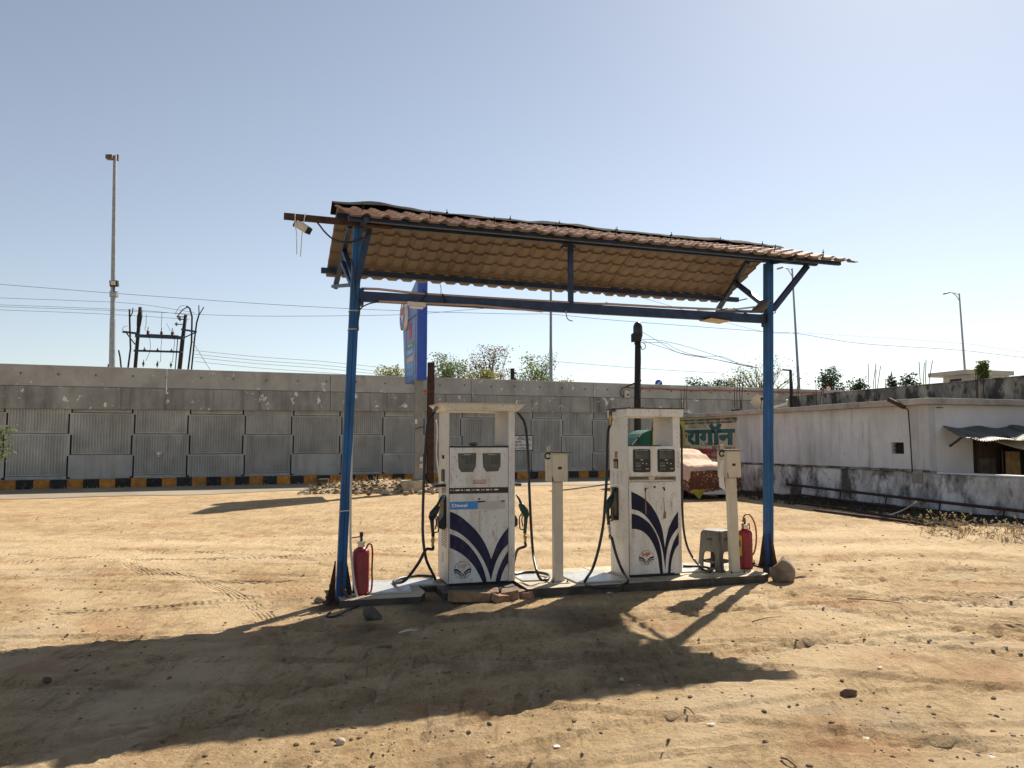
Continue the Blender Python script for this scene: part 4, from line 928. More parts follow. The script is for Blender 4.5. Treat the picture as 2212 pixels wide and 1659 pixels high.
cable('hanging_wire', ((1370, 985), (1400, 985), (1425, 1005), (1415, 1025), (1370, 1030)), -.09, .006, CJ)
cable('hanging_wire', ((390, 560), (345, 575)), 0, .004, crop(2200, 880, 1300, 2212))
for z in (.93, 2.85, 3.05): mb = MB(); x = .125 * z / 3.99; mb.tube([(x - .05, .055, z), (x - .053, -.053, z), (x + .053, -.053, z + .006), (x + .053, .055, z + .003)], .006, 5); mb.build('wire_tie', 'pvc_white', can)
# long pale conduit down the left post to the ground
mb = MB(); mb.tube([(.10, -.03, 1.75), (.085, -.05, 1.1), (.09, -.07, .55), (.13, -.12, .16), (.17, -.17, .0)], .013, 7); mb.build('post_conduit', 'pvc_white', can, smooth=True)

# ---- fittings hung on the canopy
a = FC.onY(*CL(975, 800), -.06); b = FC.onY(*CL(1110, 812), -.06)
bl = thing('batten_light', 'slim twin-tube batten light under the tie beam on the left', 'light', FC.wld((a.x, -.06, a.z)), FC.deg)
mb = MB(); mb.bar((0, 0, 0), (b.x - a.x, 0, b.z - a.z), .05, .045); mb.build('housing', 'pvc_white', bl, bevel=.004)
for s_ in (-.02, .02): mb = MB(); mb.tube([(.03, s_, -.035), (b.x - a.x - .03, s_, b.z - a.z - .035)], .011, 8); mb.build('tube', 'print_white', bl, smooth=True)
mb = MB(); mb.tube([(.15, 0, .02), (.22, .02, .12), (.18, .03, .17)], .008, 6); mb.tube([(.45, 0, .02), (.40, .03, .14)], .008, 6); mb.build('strap', 'rubber', bl)
a = FC.onY(*CJ(200, 1160), -.05); b = FC.onY(*CJ(525, 1150), -.05)
fl = thing('panel_light', 'flat square panel light under the tie beam on the right', 'light', FC.wld(((a.x + b.x) / 2, -.04, a.z)), FC.deg)
mb = MB(); mb.box((0, 0, .02), (.30, .26, .03), Matrix.Rotation(R(4), 3, 'Y')); mb.build('housing', 'iron_dark', fl, bevel=.004)
mb = MB(); mb.box((0, 0, .002), (.28, .24, .006), Matrix.Rotation(R(4), 3, 'Y')); mb.build('diffuser', 'lamp_glass', fl)
mb = MB(); mb.bar((0, .02, .03), (.05, .03, .09), .04, .02); mb.build('bracket', 'iron_dark', fl)
q = FC.onY(*CL(205, 240), -.09); tz0 = FC.onY(*CL(190, 172), -.09)
cc = thing('security_camera', 'beige bullet camera tied with string under the projecting iron tube', 'camera', FC.wld((q.x, -.09, tz0.z)), FC.deg)
dz = q.z - tz0.z
mb = MB(); mb.bar((-.055, .02, -.055), (.055, -.06, dz - .045), .085, .08); cb = mb.build('body', 'pvc_white', cc, bevel=.012)
mb = MB(); mb.bar((.050, -.056, dz - .041), (.062, -.065, dz - .050), .075, .07); mb.build('lens', 'window_dark', cb)
mb = MB(); mb.bar((-.05, .02, -.03), (-.075, .02, -.09), .05, .06); mb.build('bracket', 'grime_steel', cc)
mb = MB()
mb.tube([(-.085, -.04, .045), (-.078, -.045, -.1), (-.065, -.05, -.17), (-.058, -.05, -.40)], .005, 5); mb.build('string', 'paper', cc)
mb = MB(); mb.tube([(.02, -.04, .045), (.0, -.05, -.1), (-.012, -.055, -.2), (-.02, -.05, -.42)], .005, 5); mb.build('string', 'paper', cc)
# pigeon perched on the slack conduit by the right post
q = FC.onY(*CJ(1180, 1035), -.02)
bird = thing('pigeon', 'grey pigeon perched on the conduit beside the right blue post', 'bird', FC.wld((q.x, -.02, q.z)), FC.deg)
mb = MB(); mb.tube([(-.17, 0, .012), (-.13, 0, .022), (-.09, 0, .045), (-.03, 0, .075), (.03, 0, .10), (.065, -.005, .13), (.08, -.01, .155), (.10, -.014, .172), (.12, -.018, .168), (.132, -.02, .160)], [.006, .018, .034, .054, .058, .046, .030, .026, .020, .006], 10); mb.build('body', 'bird_grey', bird, smooth=True)
for s_ in (-1, 1): mb = MB(); mb.tube([(.05, s_ * .05, .105), (-.02, s_ * .06, .085), (-.09, s_ * .045, .05), (-.135, s_ * .02, .03)], [.012, .03, .022, .005], 8); mb.build('wing', 'bird_pale' if s_ > 0 else 'dark_stone', bird, smooth=True)
mb = MB(); mb.tube([(.130, -.02, .162), (.152, -.024, .154)], [.007, .002], 6); mb.build('beak', 'iron_dark', bird)
for s_ in (-1, 1): mb = MB(); mb.tube([(.01, s_ * .02, .06), (.01, s_ * .022, .0)], .005, 5); mb.build('leg', 'brass', bird)

# ------------------------------------------------------------------ dispenser island
isl = thing('island', 'raised concrete dispenser island with plates on top', 'island', (*FI.o, 0), FI.deg); isl['kind'] = 'structure'
IZ = .085
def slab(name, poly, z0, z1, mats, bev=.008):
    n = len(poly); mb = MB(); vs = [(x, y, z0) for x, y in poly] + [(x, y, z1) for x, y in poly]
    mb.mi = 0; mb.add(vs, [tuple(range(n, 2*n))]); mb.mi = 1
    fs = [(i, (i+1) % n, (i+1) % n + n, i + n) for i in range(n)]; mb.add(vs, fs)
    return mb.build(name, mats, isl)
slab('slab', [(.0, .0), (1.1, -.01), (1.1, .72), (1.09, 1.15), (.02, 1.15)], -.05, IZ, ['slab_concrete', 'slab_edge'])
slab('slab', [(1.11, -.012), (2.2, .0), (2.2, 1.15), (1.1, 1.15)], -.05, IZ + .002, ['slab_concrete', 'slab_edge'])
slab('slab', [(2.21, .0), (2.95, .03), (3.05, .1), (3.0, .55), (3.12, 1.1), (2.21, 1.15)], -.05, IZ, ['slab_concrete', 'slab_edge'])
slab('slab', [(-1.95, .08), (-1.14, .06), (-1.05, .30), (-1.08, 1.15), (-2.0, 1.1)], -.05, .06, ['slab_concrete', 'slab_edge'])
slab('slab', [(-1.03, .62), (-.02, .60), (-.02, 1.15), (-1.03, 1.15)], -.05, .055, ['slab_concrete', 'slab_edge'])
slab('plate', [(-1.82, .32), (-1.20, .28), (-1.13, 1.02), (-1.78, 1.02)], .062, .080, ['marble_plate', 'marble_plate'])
slab('plate', [(-1.18, .66), (-.86, .62), (-.84, 1.05), (-1.15, 1.04)], .062, .079, ['marble_plate', 'marble_plate'])
slab('plate', [(.08, .42), (.34, .40), (.34, 1.0), (.07, 1.02)], IZ + .001, IZ + .016, ['marble_plate', 'marble_plate'])
slab('plate', [(.62, .12), (1.22, .12), (1.16, .80), (.60, .82)], IZ + .003, IZ + .018, ['marble_plate', 'marble_plate'])
slab('plate', [(1.95, .42), (2.35, .40), (2.35, .95), (1.95, .98)], IZ + .003, IZ + .016, ['marble_plate', 'marble_plate'])
slab('pump_footing', [(-.88, .16), (-.03, .13), (-.02, .6), (-.88, .6)], -.05, .06, ['slab_edge', 'slab_edge'])
# loose bricks and blocks lying before the left dispenser
CB = crop(1200, 1900, 1000, 2212)
bl_ = [((1500, 1060), .42, .20, .12, 4, 'broad dusty concrete block lying before the left dispenser', 'clod'),
       ((1690, 1050), .17, .15, .11, -8, 'dark upright block wedged beside the broad block at the left dispenser', 'brick'),
       ((1778, 1072), .19, .12, .08, 28, 'leaning brick with sunlit top nearest the left dispenser front', 'brick'),
       ((1858, 1040), .19, .14, .11, -22, 'tilted brick with sunlit faces at the right foot of the left dispenser', 'brick'),
       ((1940, 1040), .16, .12, .08, 15, 'small broken brick beside the slab corner', 'brick'),
       ((2010, 1050), .13, .10, .07, -35, 'smallest brick fragment against the right slab corner', 'brick')]
for (px, l, w, h_, ang, lab, m) in bl_:
    p = gp(*CB(*px), h_ * .5); rb = random.Random(lab); mb = MB(); mb.box((0, 0, 0), (l, w, h_))
    mb.v = [tuple(Vector(v) + Vector((rb.uniform(-.012, .012), rb.uniform(-.012, .012), rb.uniform(-.012, .012)))) for v in mb.v]
    o = mb.build('loose_brick', m, None, bevel=.008); o.location = (p.x, p.y, h_ * .5 - .02); o.rotation_euler = (rb.uniform(-.18, .18), rb.uniform(-.2, .2), R(17 + ang)); tag(o, lab, 'brick', 'loose bricks at the left dispenser')

# ------------------------------------------------------------------ fuel dispensers
C4 = crop(1600, 1850, 500, 1455); C5 = crop(2420, 1940, 340, 1282); CD = crop(2420, 1620, 340, 1659); CE = crop(2100, 1550, 700, 1290)
def hose(par, P, r=.0165, n=8, m='rubber', name='hose'):
    mb = MB(); mb.tube(spline(P, n), r, 10); return mb.build(name, m, par, smooth=True)
def fitting(par, p, q, r, m, name='coupling'):
    p, q = Vector(p), Vector(q); mb = MB(); d = q - p
    mb.tube([p, p + d * .28, p + d * .30, p + d * .55, p + d * .57, q], [r, r, r * 1.3, r * 1.3, r * .95, r * .95], 10); return mb.build(name, m, par, smooth=True, angle=35)
def nozzle(par, x, y, z, side, m, sc_=1.0):
    """hung on the side at (x, y, z); side -1 left, +1 right; hook-shaped gun with lever and guard"""
    T = lambda a, b: (x + side * a * sc_, y, z + b * sc_)
    mb = MB(); mb.tube([T(.0, .20), T(.03, .15), T(.065, .07), T(.085, .02)], [.012, .013, .020, .024], 10); nz = mb.build('nozzle', m, par, smooth=True)
    mb = MB(); mb.tube([T(.045, .10), T(.07, .05), T(.10, .01), T(.115, -.035), T(.11, -.06)], [.026, .038, .044, .036, .028], 12)
    mb.tube([T(.112, -.05), T(.108, -.12), T(.100, -.20), T(.098, -.24)], [.024, .021, .019, .021], 10); mb.build('grip', m, nz, smooth=True)
    mb = MB(); mb.tube([T(.065, -.01), T(.035, -.05), T(.03, -.12), T(.04, -.19), T(.095, -.205)], .008, 7); mb.build('guard', m, nz, smooth=True)
    mb = MB(); mb.tube([T(.07, -.03), T(.06, -.09), T(.075, -.16)], .007, 7); mb.build('lever', 'black_plastic', nz, smooth=True)
    return Vector(T(.098, -.24))

# ---- left dispenser
_a = FI.loc(gp(968, 1263, .08)); P1 = FI.wld((_a.x, _a.y, 0)); F1 = Frame(P1.x, P1.y, 17.0)
d1 = thing('fuel_dispenser', 'left dispenser with blue Diesel strip and clear sloping crown', 'fuel pump', (P1.x, P1.y, 0), 17.0, 'fuel dispensers')
d1['label'] = 'left white fuel dispenser with blue Diesel strip and wide sloping crown'
f1 = lambda x, y, c=C4, v=0.0: (lambda p: (p.x, p.z))(F1.onY(*c(x, y), v))
W1 = F1.onY(1112, 1257, 0).x; D1 = .56
zb = f1(570, 1415)[1]; cxl = f1(568, 900)[0]; cxr = f1(1257, 900)[0]
zc0 = f1(600, 252, CA)[1]; zct = f1(600, 200, CA)[1]; zbody = f1(600, 505, CA)[1]
mb = MB(); mb.bx(.015, W1 - .015, .015, D1 - .015, .06, zb + .01); mb.build('skirt', 'black_plastic', d1)
mb = MB(); mb.bx(cxl + .004, cxr, .012, D1 - .006, zb - .0, zbody); mb.build('cabinet', 'white_paint', d1, bevel=.006)
# columns either side, full height, tapering
for nm, x0, x1 in (('column', 0.0, cxl - .003), ('column', cxr + .003, W1)):
    mb = MB(); mb.bx(x0, x1, -.006, D1, zb - .005, zc0 + .012); mb.build(nm, 'white_paint', d1, bevel=.006)
# crown with outward sloping sides
mb = MB(); e0, e1 = .03, .10
vs = [(-e0, -e0, zc0), (W1 + e0, -e0, zc0), (W1 + e0, D1 + e0, zc0), (-e0, D1 + e0, zc0), (-e1, -e1 * .8, zct - .012), (W1 + e1, -e1 * .8, zct - .012), (W1 + e1, D1 + e1 * .8, zct - .012), (-e1, D1 + e1 * .8, zct - .012)]
mb.add(vs, [(0, 3, 2, 1), (4, 5, 6, 7), (0, 1, 5, 4), (1, 2, 6, 5), (2, 3, 7, 6), (3, 0, 4, 7)]); cr = mb.build('crown', 'white_paint', d1, bevel=.005)
mb = MB(); mb.bx(-e1 - .006, W1 + e1 + .006, -e1 * .8 - .006, D1 + e1 * .8 + .006, zct - .0115, zct); mb.build('lid', 'cream_paint', cr)
mb = MB(); mb.bx(cxl - .002, cxr + .002, -.015, D1, zbody + .001, zbody + .018); mb.build('top_cap', 'black_plastic', d1, bevel=.003)
# door panels on the front
zs0 = f1(600, 362)[1]; zs1 = f1(600, 300)[1]; zd1 = f1(600, 440)[1]
mb = MB(); mb.bx(cxl + .003, cxr - .003, -.010, .011, zs1 + .003, zbody - .002); hd = mb.build('head_panel', 'white_paint', d1, bevel=.003)
mb = MB(); mb.bx(cxl + .003, cxr - .003, -.012, .011, zs0, zs1); ds = mb.build('key_strip', 'black_plastic', d1, bevel=.002)
ka = f1(580, 325); kb = f1(1140, 313); rn_ = random.Random(4); x = ka[0]
while x < kb[0] - .03:
    w_ = rn_.uniform(.01, .05); mb = MB(); mb.bx(x, x + w_, -.014, -.0121, (ka[1] + kb[1]) / 2 - .007, (ka[1] + kb[1]) / 2 + .007); mb.build('key_label', 'print_pink' if rn_.random() < .5 else 'print_white', ds); x += w_ + rn_.uniform(.008, .02)
mb = MB(); mb.bx(cxl + .003, cxr - .003, -.010, .011, zb + .004, zs0 - .003); dr1 = mb.build('lower_door', 'white_paint', d1, bevel=.003)
FY = -.0105
def dprism(name, pts, m, par, y=FY, t=.0015, c=C4, fr=f1):
    mb = MB(); mb.prism([fr(a, b, c) for a, b in pts], y - t, y); return mb.build(name, m, par)
def dstrip(name, top, bot, m, par, fr, c, n=7, t=.0015, y=FY):
    T_ = [fr(a, b, c) for a, b in sp2(top, n)]; B_ = [fr(a, b, c) for a, b in sp2(bot, n)]
    mb = MB(); mb.strip(T_, B_, y - t, y); return mb.build(name, m, par)
# displays
for pts in (((672, -4), (885, -4), (878, 45), (845, 108), (712, 112), (680, 60)), ((958, -8), (1168, -12), (1166, 35), (1138, 100), (1004, 106), (968, 55))):
    pts = list(pts); xs_ = [p[0] for p in pts]; xa, xb = min(xs_), max(xs_)
    top = (1850 + pts[0][1] * .3436 - 1500) / .5728 - 0
    # upper edge of the display from the other crop
    sx = lambda x_: (1600 + x_ * .34364 - 1600) / .57283
    tl = f1(sx(xa), 547, CA); tr = f1(sx(xb), 545, CA)
    poly = [tl, tr] + [f1(a, b) for a, b in pts[1:]] + [f1(*pts[0])]
    poly = [tl, tr] + [f1(a, b) for a, b in pts[2:]]
    mb = MB(); mb.prism(poly, -.0125, -.0102); dsp = mb.build('display', 'black_plastic', hd)
    cx_ = sum(p[0] for p in poly) / len(poly); cz_ = sum(p[1] for p in poly) / len(poly)
    mb = MB(); mb.prism([((p[0] - cx_) * .93 + cx_, (p[1] - cz_) * .93 + cz_) for p in poly], -.0135, -.0126); lc = mb.build('screen', 'lcd', dsp)
    mb = MB(); right = xa > 900; w_ = tr[0] - tl[0]; hh = tl[1] - f1(*pts[4])[1]
    seg7(mb, '0.00' if right else '950.00', tr[0] - w_ * .1, tl[1] - hh * .32, hh * .19, -.0142); mb.build('amount', 'ink', lc)
    mb = MB(); seg7(mb, '0.00' if right else '10.43', tr[0] - w_ * .1, tl[1] - hh * .56, hh * .19, -.0142); mb.build('volume', 'ink', lc)
    mb = MB(); mb.bx(tl[0] + w_ * .24, tr[0] - w_ * .24, -.0142, -.0136, tl[1] - hh * .93, tl[1] - hh * .77); rp_ = mb.build('price_window', 'lcd', lc)
    mb = MB(); seg7(mb, '104.51' if right else '90.71', tr[0] - w_ * .28, tl[1] - hh * .91, hh * .12, -.0150); mb.build('price', 'ink', rp_)
    mb = MB(); put_text(mb, 'AMOUNT ₹', tl[0] + w_ * .3, tr[0] - w_ * .3, tl[1] - hh * .085, tl[1] - hh * .045, -.0142, .02); mb.build('caption', 'print_white', lc)
# warning stickers
for k in range(4):
    a = f1(850 + k * 39, 238 - k * 1.5); b = f1(880 + k * 39, 202 - k * 1.5)
    mb = MB(); t_ = .003; y_ = -.0112
    mb.bx(a[0], b[0], y_, y_ + .001, a[1], a[1] + t_); mb.bx(a[0], b[0], y_, y_ + .001, b[1] - t_, b[1]); mb.bx(a[0], a[0] + t_, y_, y_ + .001, a[1] + t_, b[1] - t_); mb.bx(b[0] - t_, b[0], y_, y_ + .001, a[1] + t_, b[1] - t_)
    mb.bar((a[0], y_ + .0005, a[1]), (b[0], y_ + .0005, b[1]), .001, .003, up=(1, 0, 1)); mb.bar((a[0], y_ + .0005, b[1]), (b[0], y_ + .0005, a[1]), .0012, .003, up=(1, 0, 1)); mb.build('warning_sticker', 'print_red', hd)
mb = MB(); a = f1(845, 249); b = f1(1003, 236); put_text(mb, 'WARNING: ZERO BEFORE DELIVERY', a[0], b[0], a[1] - .001, a[1] + .008, -.0112, .02); mb.build('warning_text', 'ink', hd)
mb = MB(); a = f1(921, 424); mb.lathe([(.012, 0), (.012, .006), (.006, .008)], (a[0], -.010, a[1]), 14, Matrix.Rotation(R(90), 3, 'X')); mb.build('lock', 'grime_steel', dr1)
# Diesel strip
dprism('blue_strip', ((577, 460), (903, 447), (903, 542), (577, 548)), 'print_blue', dr1)
dprism('white_strip', ((905, 462), (1225, 440), (1225, 540), (905, 542)), 'print_faint', dr1)
dprism('torn_print', ((905, 447), (1000, 445), (985, 458), (905, 466)), 'navy_print', dr1, y=FY - .0016); dprism('torn_print', ((1160, 440), (1225, 437), (1195, 465)), 'print_green', dr1, y=FY - .0016)
mb = MB(); a = f1(602, 520); b = f1(780, 478); put_text(mb, 'Diesel', a[0], b[0], a[1], b[1], FY - .003, .028); mb.build('lettering', 'print_white', dr1)
# big leaf bands
Vt = [(578, 568), (690, 620), (800, 710), (900, 810), (980, 930), (1030, 1040), (1059, 1125)]; Vb = [(578, 770), (680, 815), (780, 890), (880, 1000), (960, 1120), (1020, 1250), (1056, 1372)]
dstrip('leaf_band', Vt, Vb, 'navy_print', dr1, f1, C4)
Vt = [(1059, 1125), (1090, 1040), (1130, 940), (1190, 840), (1257, 752)]; Vb = [(1056, 1372), (1082, 1260), (1122, 1140), (1182, 1030), (1257, 945)]
dstrip('leaf_band', Vt, Vb, 'navy_print', dr1, f1, C4)
dstrip('leaf_band', [(578, 828), (680, 870), (780, 945), (870, 1050), (940, 1170), (985, 1290), (1008, 1392)], [(578, 993), (660, 1030), (750, 1090), (840, 1180), (900, 1270), (940, 1350), (960, 1393)], 'navy_print', dr1, f1, C4)
dstrip('leaf_band', [(1107, 1388), (1130, 1290), (1170, 1180), (1210, 1100), (1257, 1025)], [(1160, 1386), (1185, 1300), (1220, 1220), (1245, 1180), (1257, 1165)], 'navy_print', dr1, f1, C4)
def ring_logo(par, fr, c, cx_, cy_, r_, red, faint):
    o0 = fr(cx_, cy_, c); ex = fr(cx_ + r_, cy_, c); ez = fr(cx_, cy_ - r_, c); rx = ex[0] - o0[0]; rz = ez[1] - o0[1]
    n = 40; y = FY - .0005; mb = MB(); a_ = [2 * math.pi * k / n for k in range(n + 1)]
    mb.strip([(o0[0] + rx * math.cos(t), o0[1] + rz * math.sin(t)) for t in a_], [(o0[0] + rx * .955 * math.cos(t), o0[1] + rz * .955 * math.sin(t)) for t in a_], y - .001, y); lg = mb.build('round_logo', 'ink', par)
    X = lambda u, w: (o0[0] + rx * u, o0[1] + rz * w)
    for s_ in (-1, 1):
        for (tp, bt) in (([(.96, .12), (.7, .12), (.45, -.02), (.2, -.25), (.02, -.62)], [(.98, -.08), (.72, -.10), (.45, -.25), (.2, -.48), (.02, -.86)]), ([(.98, -.18), (.75, -.19), (.5, -.32), (.28, -.55), (.12, -.96)], [(.95, -.30), (.75, -.33), (.5, -.5), (.3, -.72), (.17, -.97)])):
            T_ = [X(s_ * a, b) for a, b in sp2(tp, 4)]; B_ = [X(s_ * a, b) for a, b in sp2(bt, 4)]
            mb = MB(); (mb.strip(T_, B_, y - .001, y) if s_ > 0 else mb.strip(T_[::-1], B_[::-1], y - .001, y)); mb.build('leaf', 'navy_solid', lg)
    mb = MB(); p = X(-.55, .12 + .05); q = X(.55, .70); put_text(mb, 'HP', p[0], q[0], p[1], q[1], y - .001, .04); mb.build('lettering', red, lg)
    return lg
ring_logo(dr1, f1, C4, 727, 1248, 100, 'print_pink', True)
# tape marks
dprism('tape_mark', ((912, 552), (938, 552), (930, 810), (912, 810)), 'cream_paint', dr1, t=.0008)
dprism('tape_mark', ((938, 552), (1100, 545), (1100, 556), (938, 566)), 'cream_paint', dr1, t=.0008)
# rock left on top, left-side fittings
mb = MB(); a = f1(520, 492, CA); mb.rock((a[0], .05, zbody + .035), .05, 3, (1, .7, .45)); o = mb.build('stone', 'dark_stone', None, smooth=True); o.matrix_world = d1.matrix_basis @ Matrix.Identity(4); o.location = F1.wld((a[0], .05, zbody + .036)); 
o.data.transform(Matrix.Translation((-a[0], -.05, -(zbody + .035)))); o.rotation_euler = (0, 0, R(17)); tag(o, 'dark stone lying on the ledge of the left dispenser', 'stone')
# side fittings: left side plane x = 0
s1 = lambda x, y, c=C4: (lambda p: (p.y, p.z))(F1.onX(*c(x, y), 0.0))
def sideplate(name, y0, y1, z0, z1, m, par, x=0.0, t=.012, side=-1):
    mb = MB(); mb.bx(x, x + side * t, y0, y1, z0, z1); return mb.build(name, m, par, bevel=.003)
sideplate('keypad', .22, .36, f1(460, 215)[1] - .02, f1(460, 70)[1] - .02, 'black_plastic', d1)
sideplate('keyhole_plate', .25, .33, 1.46, 1.50, 'iron_dark', d1)
# nozzle boots both sides, hood above
for sd, x in ((-1, 0.0), (1, W1)):
    zt_ = f1(430, 390)[1]; zb_ = f1(430, 805)[1]
    mb = MB(); mb.prism([(-.0, zb_ + .03), (.02, zb_), (.075, zb_ + .02), (.075, zb_ + .10), (.035, zb_ + .16), (.03, zt_ - .06), (.0, zt_)], .12, .34)
    mb.v = [(x + sd * v[0], v[1], v[2]) for v in mb.v]
    if sd < 0: mb.f = [f_[::-1] for f_ in mb.f]
    bt = mb.build('nozzle_boot', 'black_plastic', d1, bevel=.006)
    hz = f1(400, 290)[1]; mb = MB(); mb.bar((x, .23, hz + .01), (x + sd * .13, .23, hz + .005), .16, .03); mb.build('hood', 'black_plastic', d1, bevel=.005)
    mb = MB(); mb.box((x + sd * .02, .2, hz - .05), (.04, .06, .06)); mb.build('switch', 'cream_paint', d1, bevel=.004)
    zn_ = f1(330, 620)[1]
    e = nozzle(d1, x + sd * .055, .10, zn_, sd, 'black_plastic' if sd < 0 else 'green_plastic')
    fitting(d1, e + Vector((0, 0, .01)), e + Vector((sd * .004, 0, -.11)), .017, 'brass')
    fitting(d1, Vector((x + sd * .085, .28, zc0 + .05)), Vector((x + sd * .125, .26, zc0 - .01)), .02, 'galvanised', 'hose_elbow')
    if sd < 0:
        L1 = lambda px, py, v, c=CA: F1.onY(*c(px, py), v)
        up = [Vector((x - .115, .26, zc0 + .0)), L1(195, 340, .22), L1(180, 500, .18), L1(168, 700, .14), L1(160, 950, .10), L1(160, 1120, .06), L1(175, 1250, .02)]
        lo = [L1(195, 1290 + 40, -.0), L1(235, 1400, .02)]
        up += [L1(195, 1320, .02), F1.loc(gp(*CB(1195, 915), .098)), F1.loc(gp(*CB(1165, 898), .098)), F1.loc(gp(*CB(1040, 892), .098)), F1.loc(gp(*CB(900, 912), .098)), F1.loc(gp(*CB(832, 940), .098)), F1.loc(gp(*CB(845, 957), .098)), F1.loc(gp(*CB(920, 938), .16))]
        nzl = [L1(20, 1435, -.0), L1(90, 1370, -.02), L1(150, 1270, -.02), L1(180, 1200, .0), L1(196, 1150, .04)]
        pts = up + [F1.onY(*CB(985, 870), -.0), F1.onY(*CB(1060, 760), -.02), F1.onY(*CB(1115, 660), .02), e + Vector((-.004, 0, -.14)), e + Vector((0, 0, -.10))]
        hose(d1, pts)
    else:
        R1 = lambda px, py, v, c=CA: F1.onY(*c(px, py), v)
        pts = [Vector((x + .115, .26, zc0 + .0)), R1(868, 330, .24), R1(885, 430, .22), R1(895, 600, .20), R1(903, 800, .16), R1(915, 1050, .12), R1(930, 1250, .08), F1.loc(gp(*CA(955, 1370), .22)), F1.loc(gp(*CA(985, 1428), .12)), F1.loc(gp(*CA(1030, 1425), .115)), F1.loc(gp(*CA(1035, 1395), .115)), F1.loc(gp(*CA(960, 1378), .115)), F1.loc(gp(*CA(870, 1378), .115)), F1.loc(gp(*CA(800, 1390), .115)), F1.onY(*CA(790, 1350), .35), F1.onY(*CA(800, 1290), .22), F1.onY(*CA(822, 1220), .14), e + Vector((.004, 0, -.15)), e + Vector((0, 0, -.10))]
        hose(d1, pts)
# vent grid on the left side, drilled holes
for r_ in range(8):
    for c_ in range(3):
        mb = MB(); y_ = .10 + c_ * .10; z_ = f1(450, 1010)[1] + r_ * .0255; mb.bx(-.0015, -.0001, y_, y_ + .055, z_, z_ + .014); mb.build('vent_hole', 'window_dark', d1)
sideplate('side_label', .24, .36, .28, .40, 'cream_paint', d1, t=.002)

# ---- right dispenser
_a = FI.loc(gp(1359, 1249, IZ)); P2 = FI.wld((_a.x, _a.y, 0)); F2 = Frame(P2.x, P2.y, 17.0)
d2 = thing('fuel_dispenser', 'right white fuel dispenser with red lettered round logo and two black displays', 'fuel pump', (P2.x, P2.y, 0), 17.0, 'fuel dispensers')
f2 = lambda x, y, c=C5, v=0.0: (lambda p: (p.x, p.z))(F2.onY(*c(x, y), v))
W2 = F2.onY(1474, 1244, 0).x; D2 = .50
zb = f2(380, 1362)[1]; cxl = f2(445, 1000, CD)[0]; cxr = f2(1392, 1000, CD)[0]
xa_ = f2(430, 800, CD)[0]
zc0 = f2(600, 228, CD)[1]; zct = f2(600, 62, CD)[1]; zbody = f2(600, 803, CD)[1]
x0 = 0.0
mb = MB(); mb.bx(.03, W2 - .02, .02, D2 - .015, IZ - .004, zb + .01); mb.build('skirt', 'black_plastic', d2)
mb = MB(); mb.bx(cxl, W2 - .012, .012, D2 - .006, zb, zbody); mb.build('cabinet', 'white_paint', d2, bevel=.006)
mb = MB(); mb.bx(x0, cxl - .003, -.006, D2, IZ + .0, zc0 + .01); mb.build('column', 'white_paint', d2, bevel=.014)
mb = MB(); mb.bx(cxr - .045, W2, -.004, D2, IZ + .02, zc0 + .01); mb.build('column', 'white_paint', d2, bevel=.01)
rx0 = f2(1080, 500, CD)[0]
mb = MB(); mb.prism([(-.012, zc0), (W2 + .012, zc0), (W2 + .03, zc0 + .035), (W2 + .03, zct - .006), (-.02, zct - .006), (-.02, zc0 + .02)], -.045, D2 + .03); cr = mb.build('crown', 'white_paint', d2, bevel=.006)
mb = MB(); mb.bx(-.028, W2 + .038, -.053, D2 + .038, zct - .0055, zct + .004); mb.build('lid', 'rust', cr)
for x in (.08, .25, W2 - .06): mb = MB(); mb.lathe([(.012, 0), (.012, .012), (.006, .014)], (x, .1, zct + .004), 8); mb.build('bolt', 'iron_dark', cr)
zs1 = f2(600, 1395, CD)[1]; zs0 = f2(600, 1500, CD)[1]
mb = MB(); mb.bx(cxl + .002, cxr - .002, -.012, .011, zs1 + .002, zbody - .002); hd = mb.build('head_panel', 'white_paint', d2, bevel=.003)
mb = MB(); mb.bx(cxl + .002, cxr - .01, -.004, .011, zs0 + .002, zs1 - .002); ks = mb.build('key_strip', 'cream_paint', d2)
for (xa, xb, xc, xd) in ((465, 840, 860, 470), (985, 1345, 1355, 958)):
    poly = [f2(xa, 1407, CD), f2(xb, 1403, CD), f2(xc, 1455, CD), f2(xd, 1458, CD)]; mb = MB(); mb.prism(poly, -.008, -.0042); kk = mb.build('key_label', 'grime_steel', ks)
mb = MB(); a = f2(1000, 1425, CD); b = f2(1065, 1412, CD); put_text(mb, '0183', a[0], b[0], a[1], b[1] - .0, -.0095, .03); mb.build('number', 'cream_paint', ks)
mb = MB(); mb.bx(cxl + .006, cxr - .006, -.011, .011, zb + .004, zs0 - .004); dr2 = mb.build('lower_door', 'white_paint', d2, bevel=.004)
mb = MB(); mb.bx(cxl + .003, rx0, -.006, D2 * .4, zbody + .001, zbody + .010); mb.build('tray', 'black_plastic', d2)
FY = -.0115
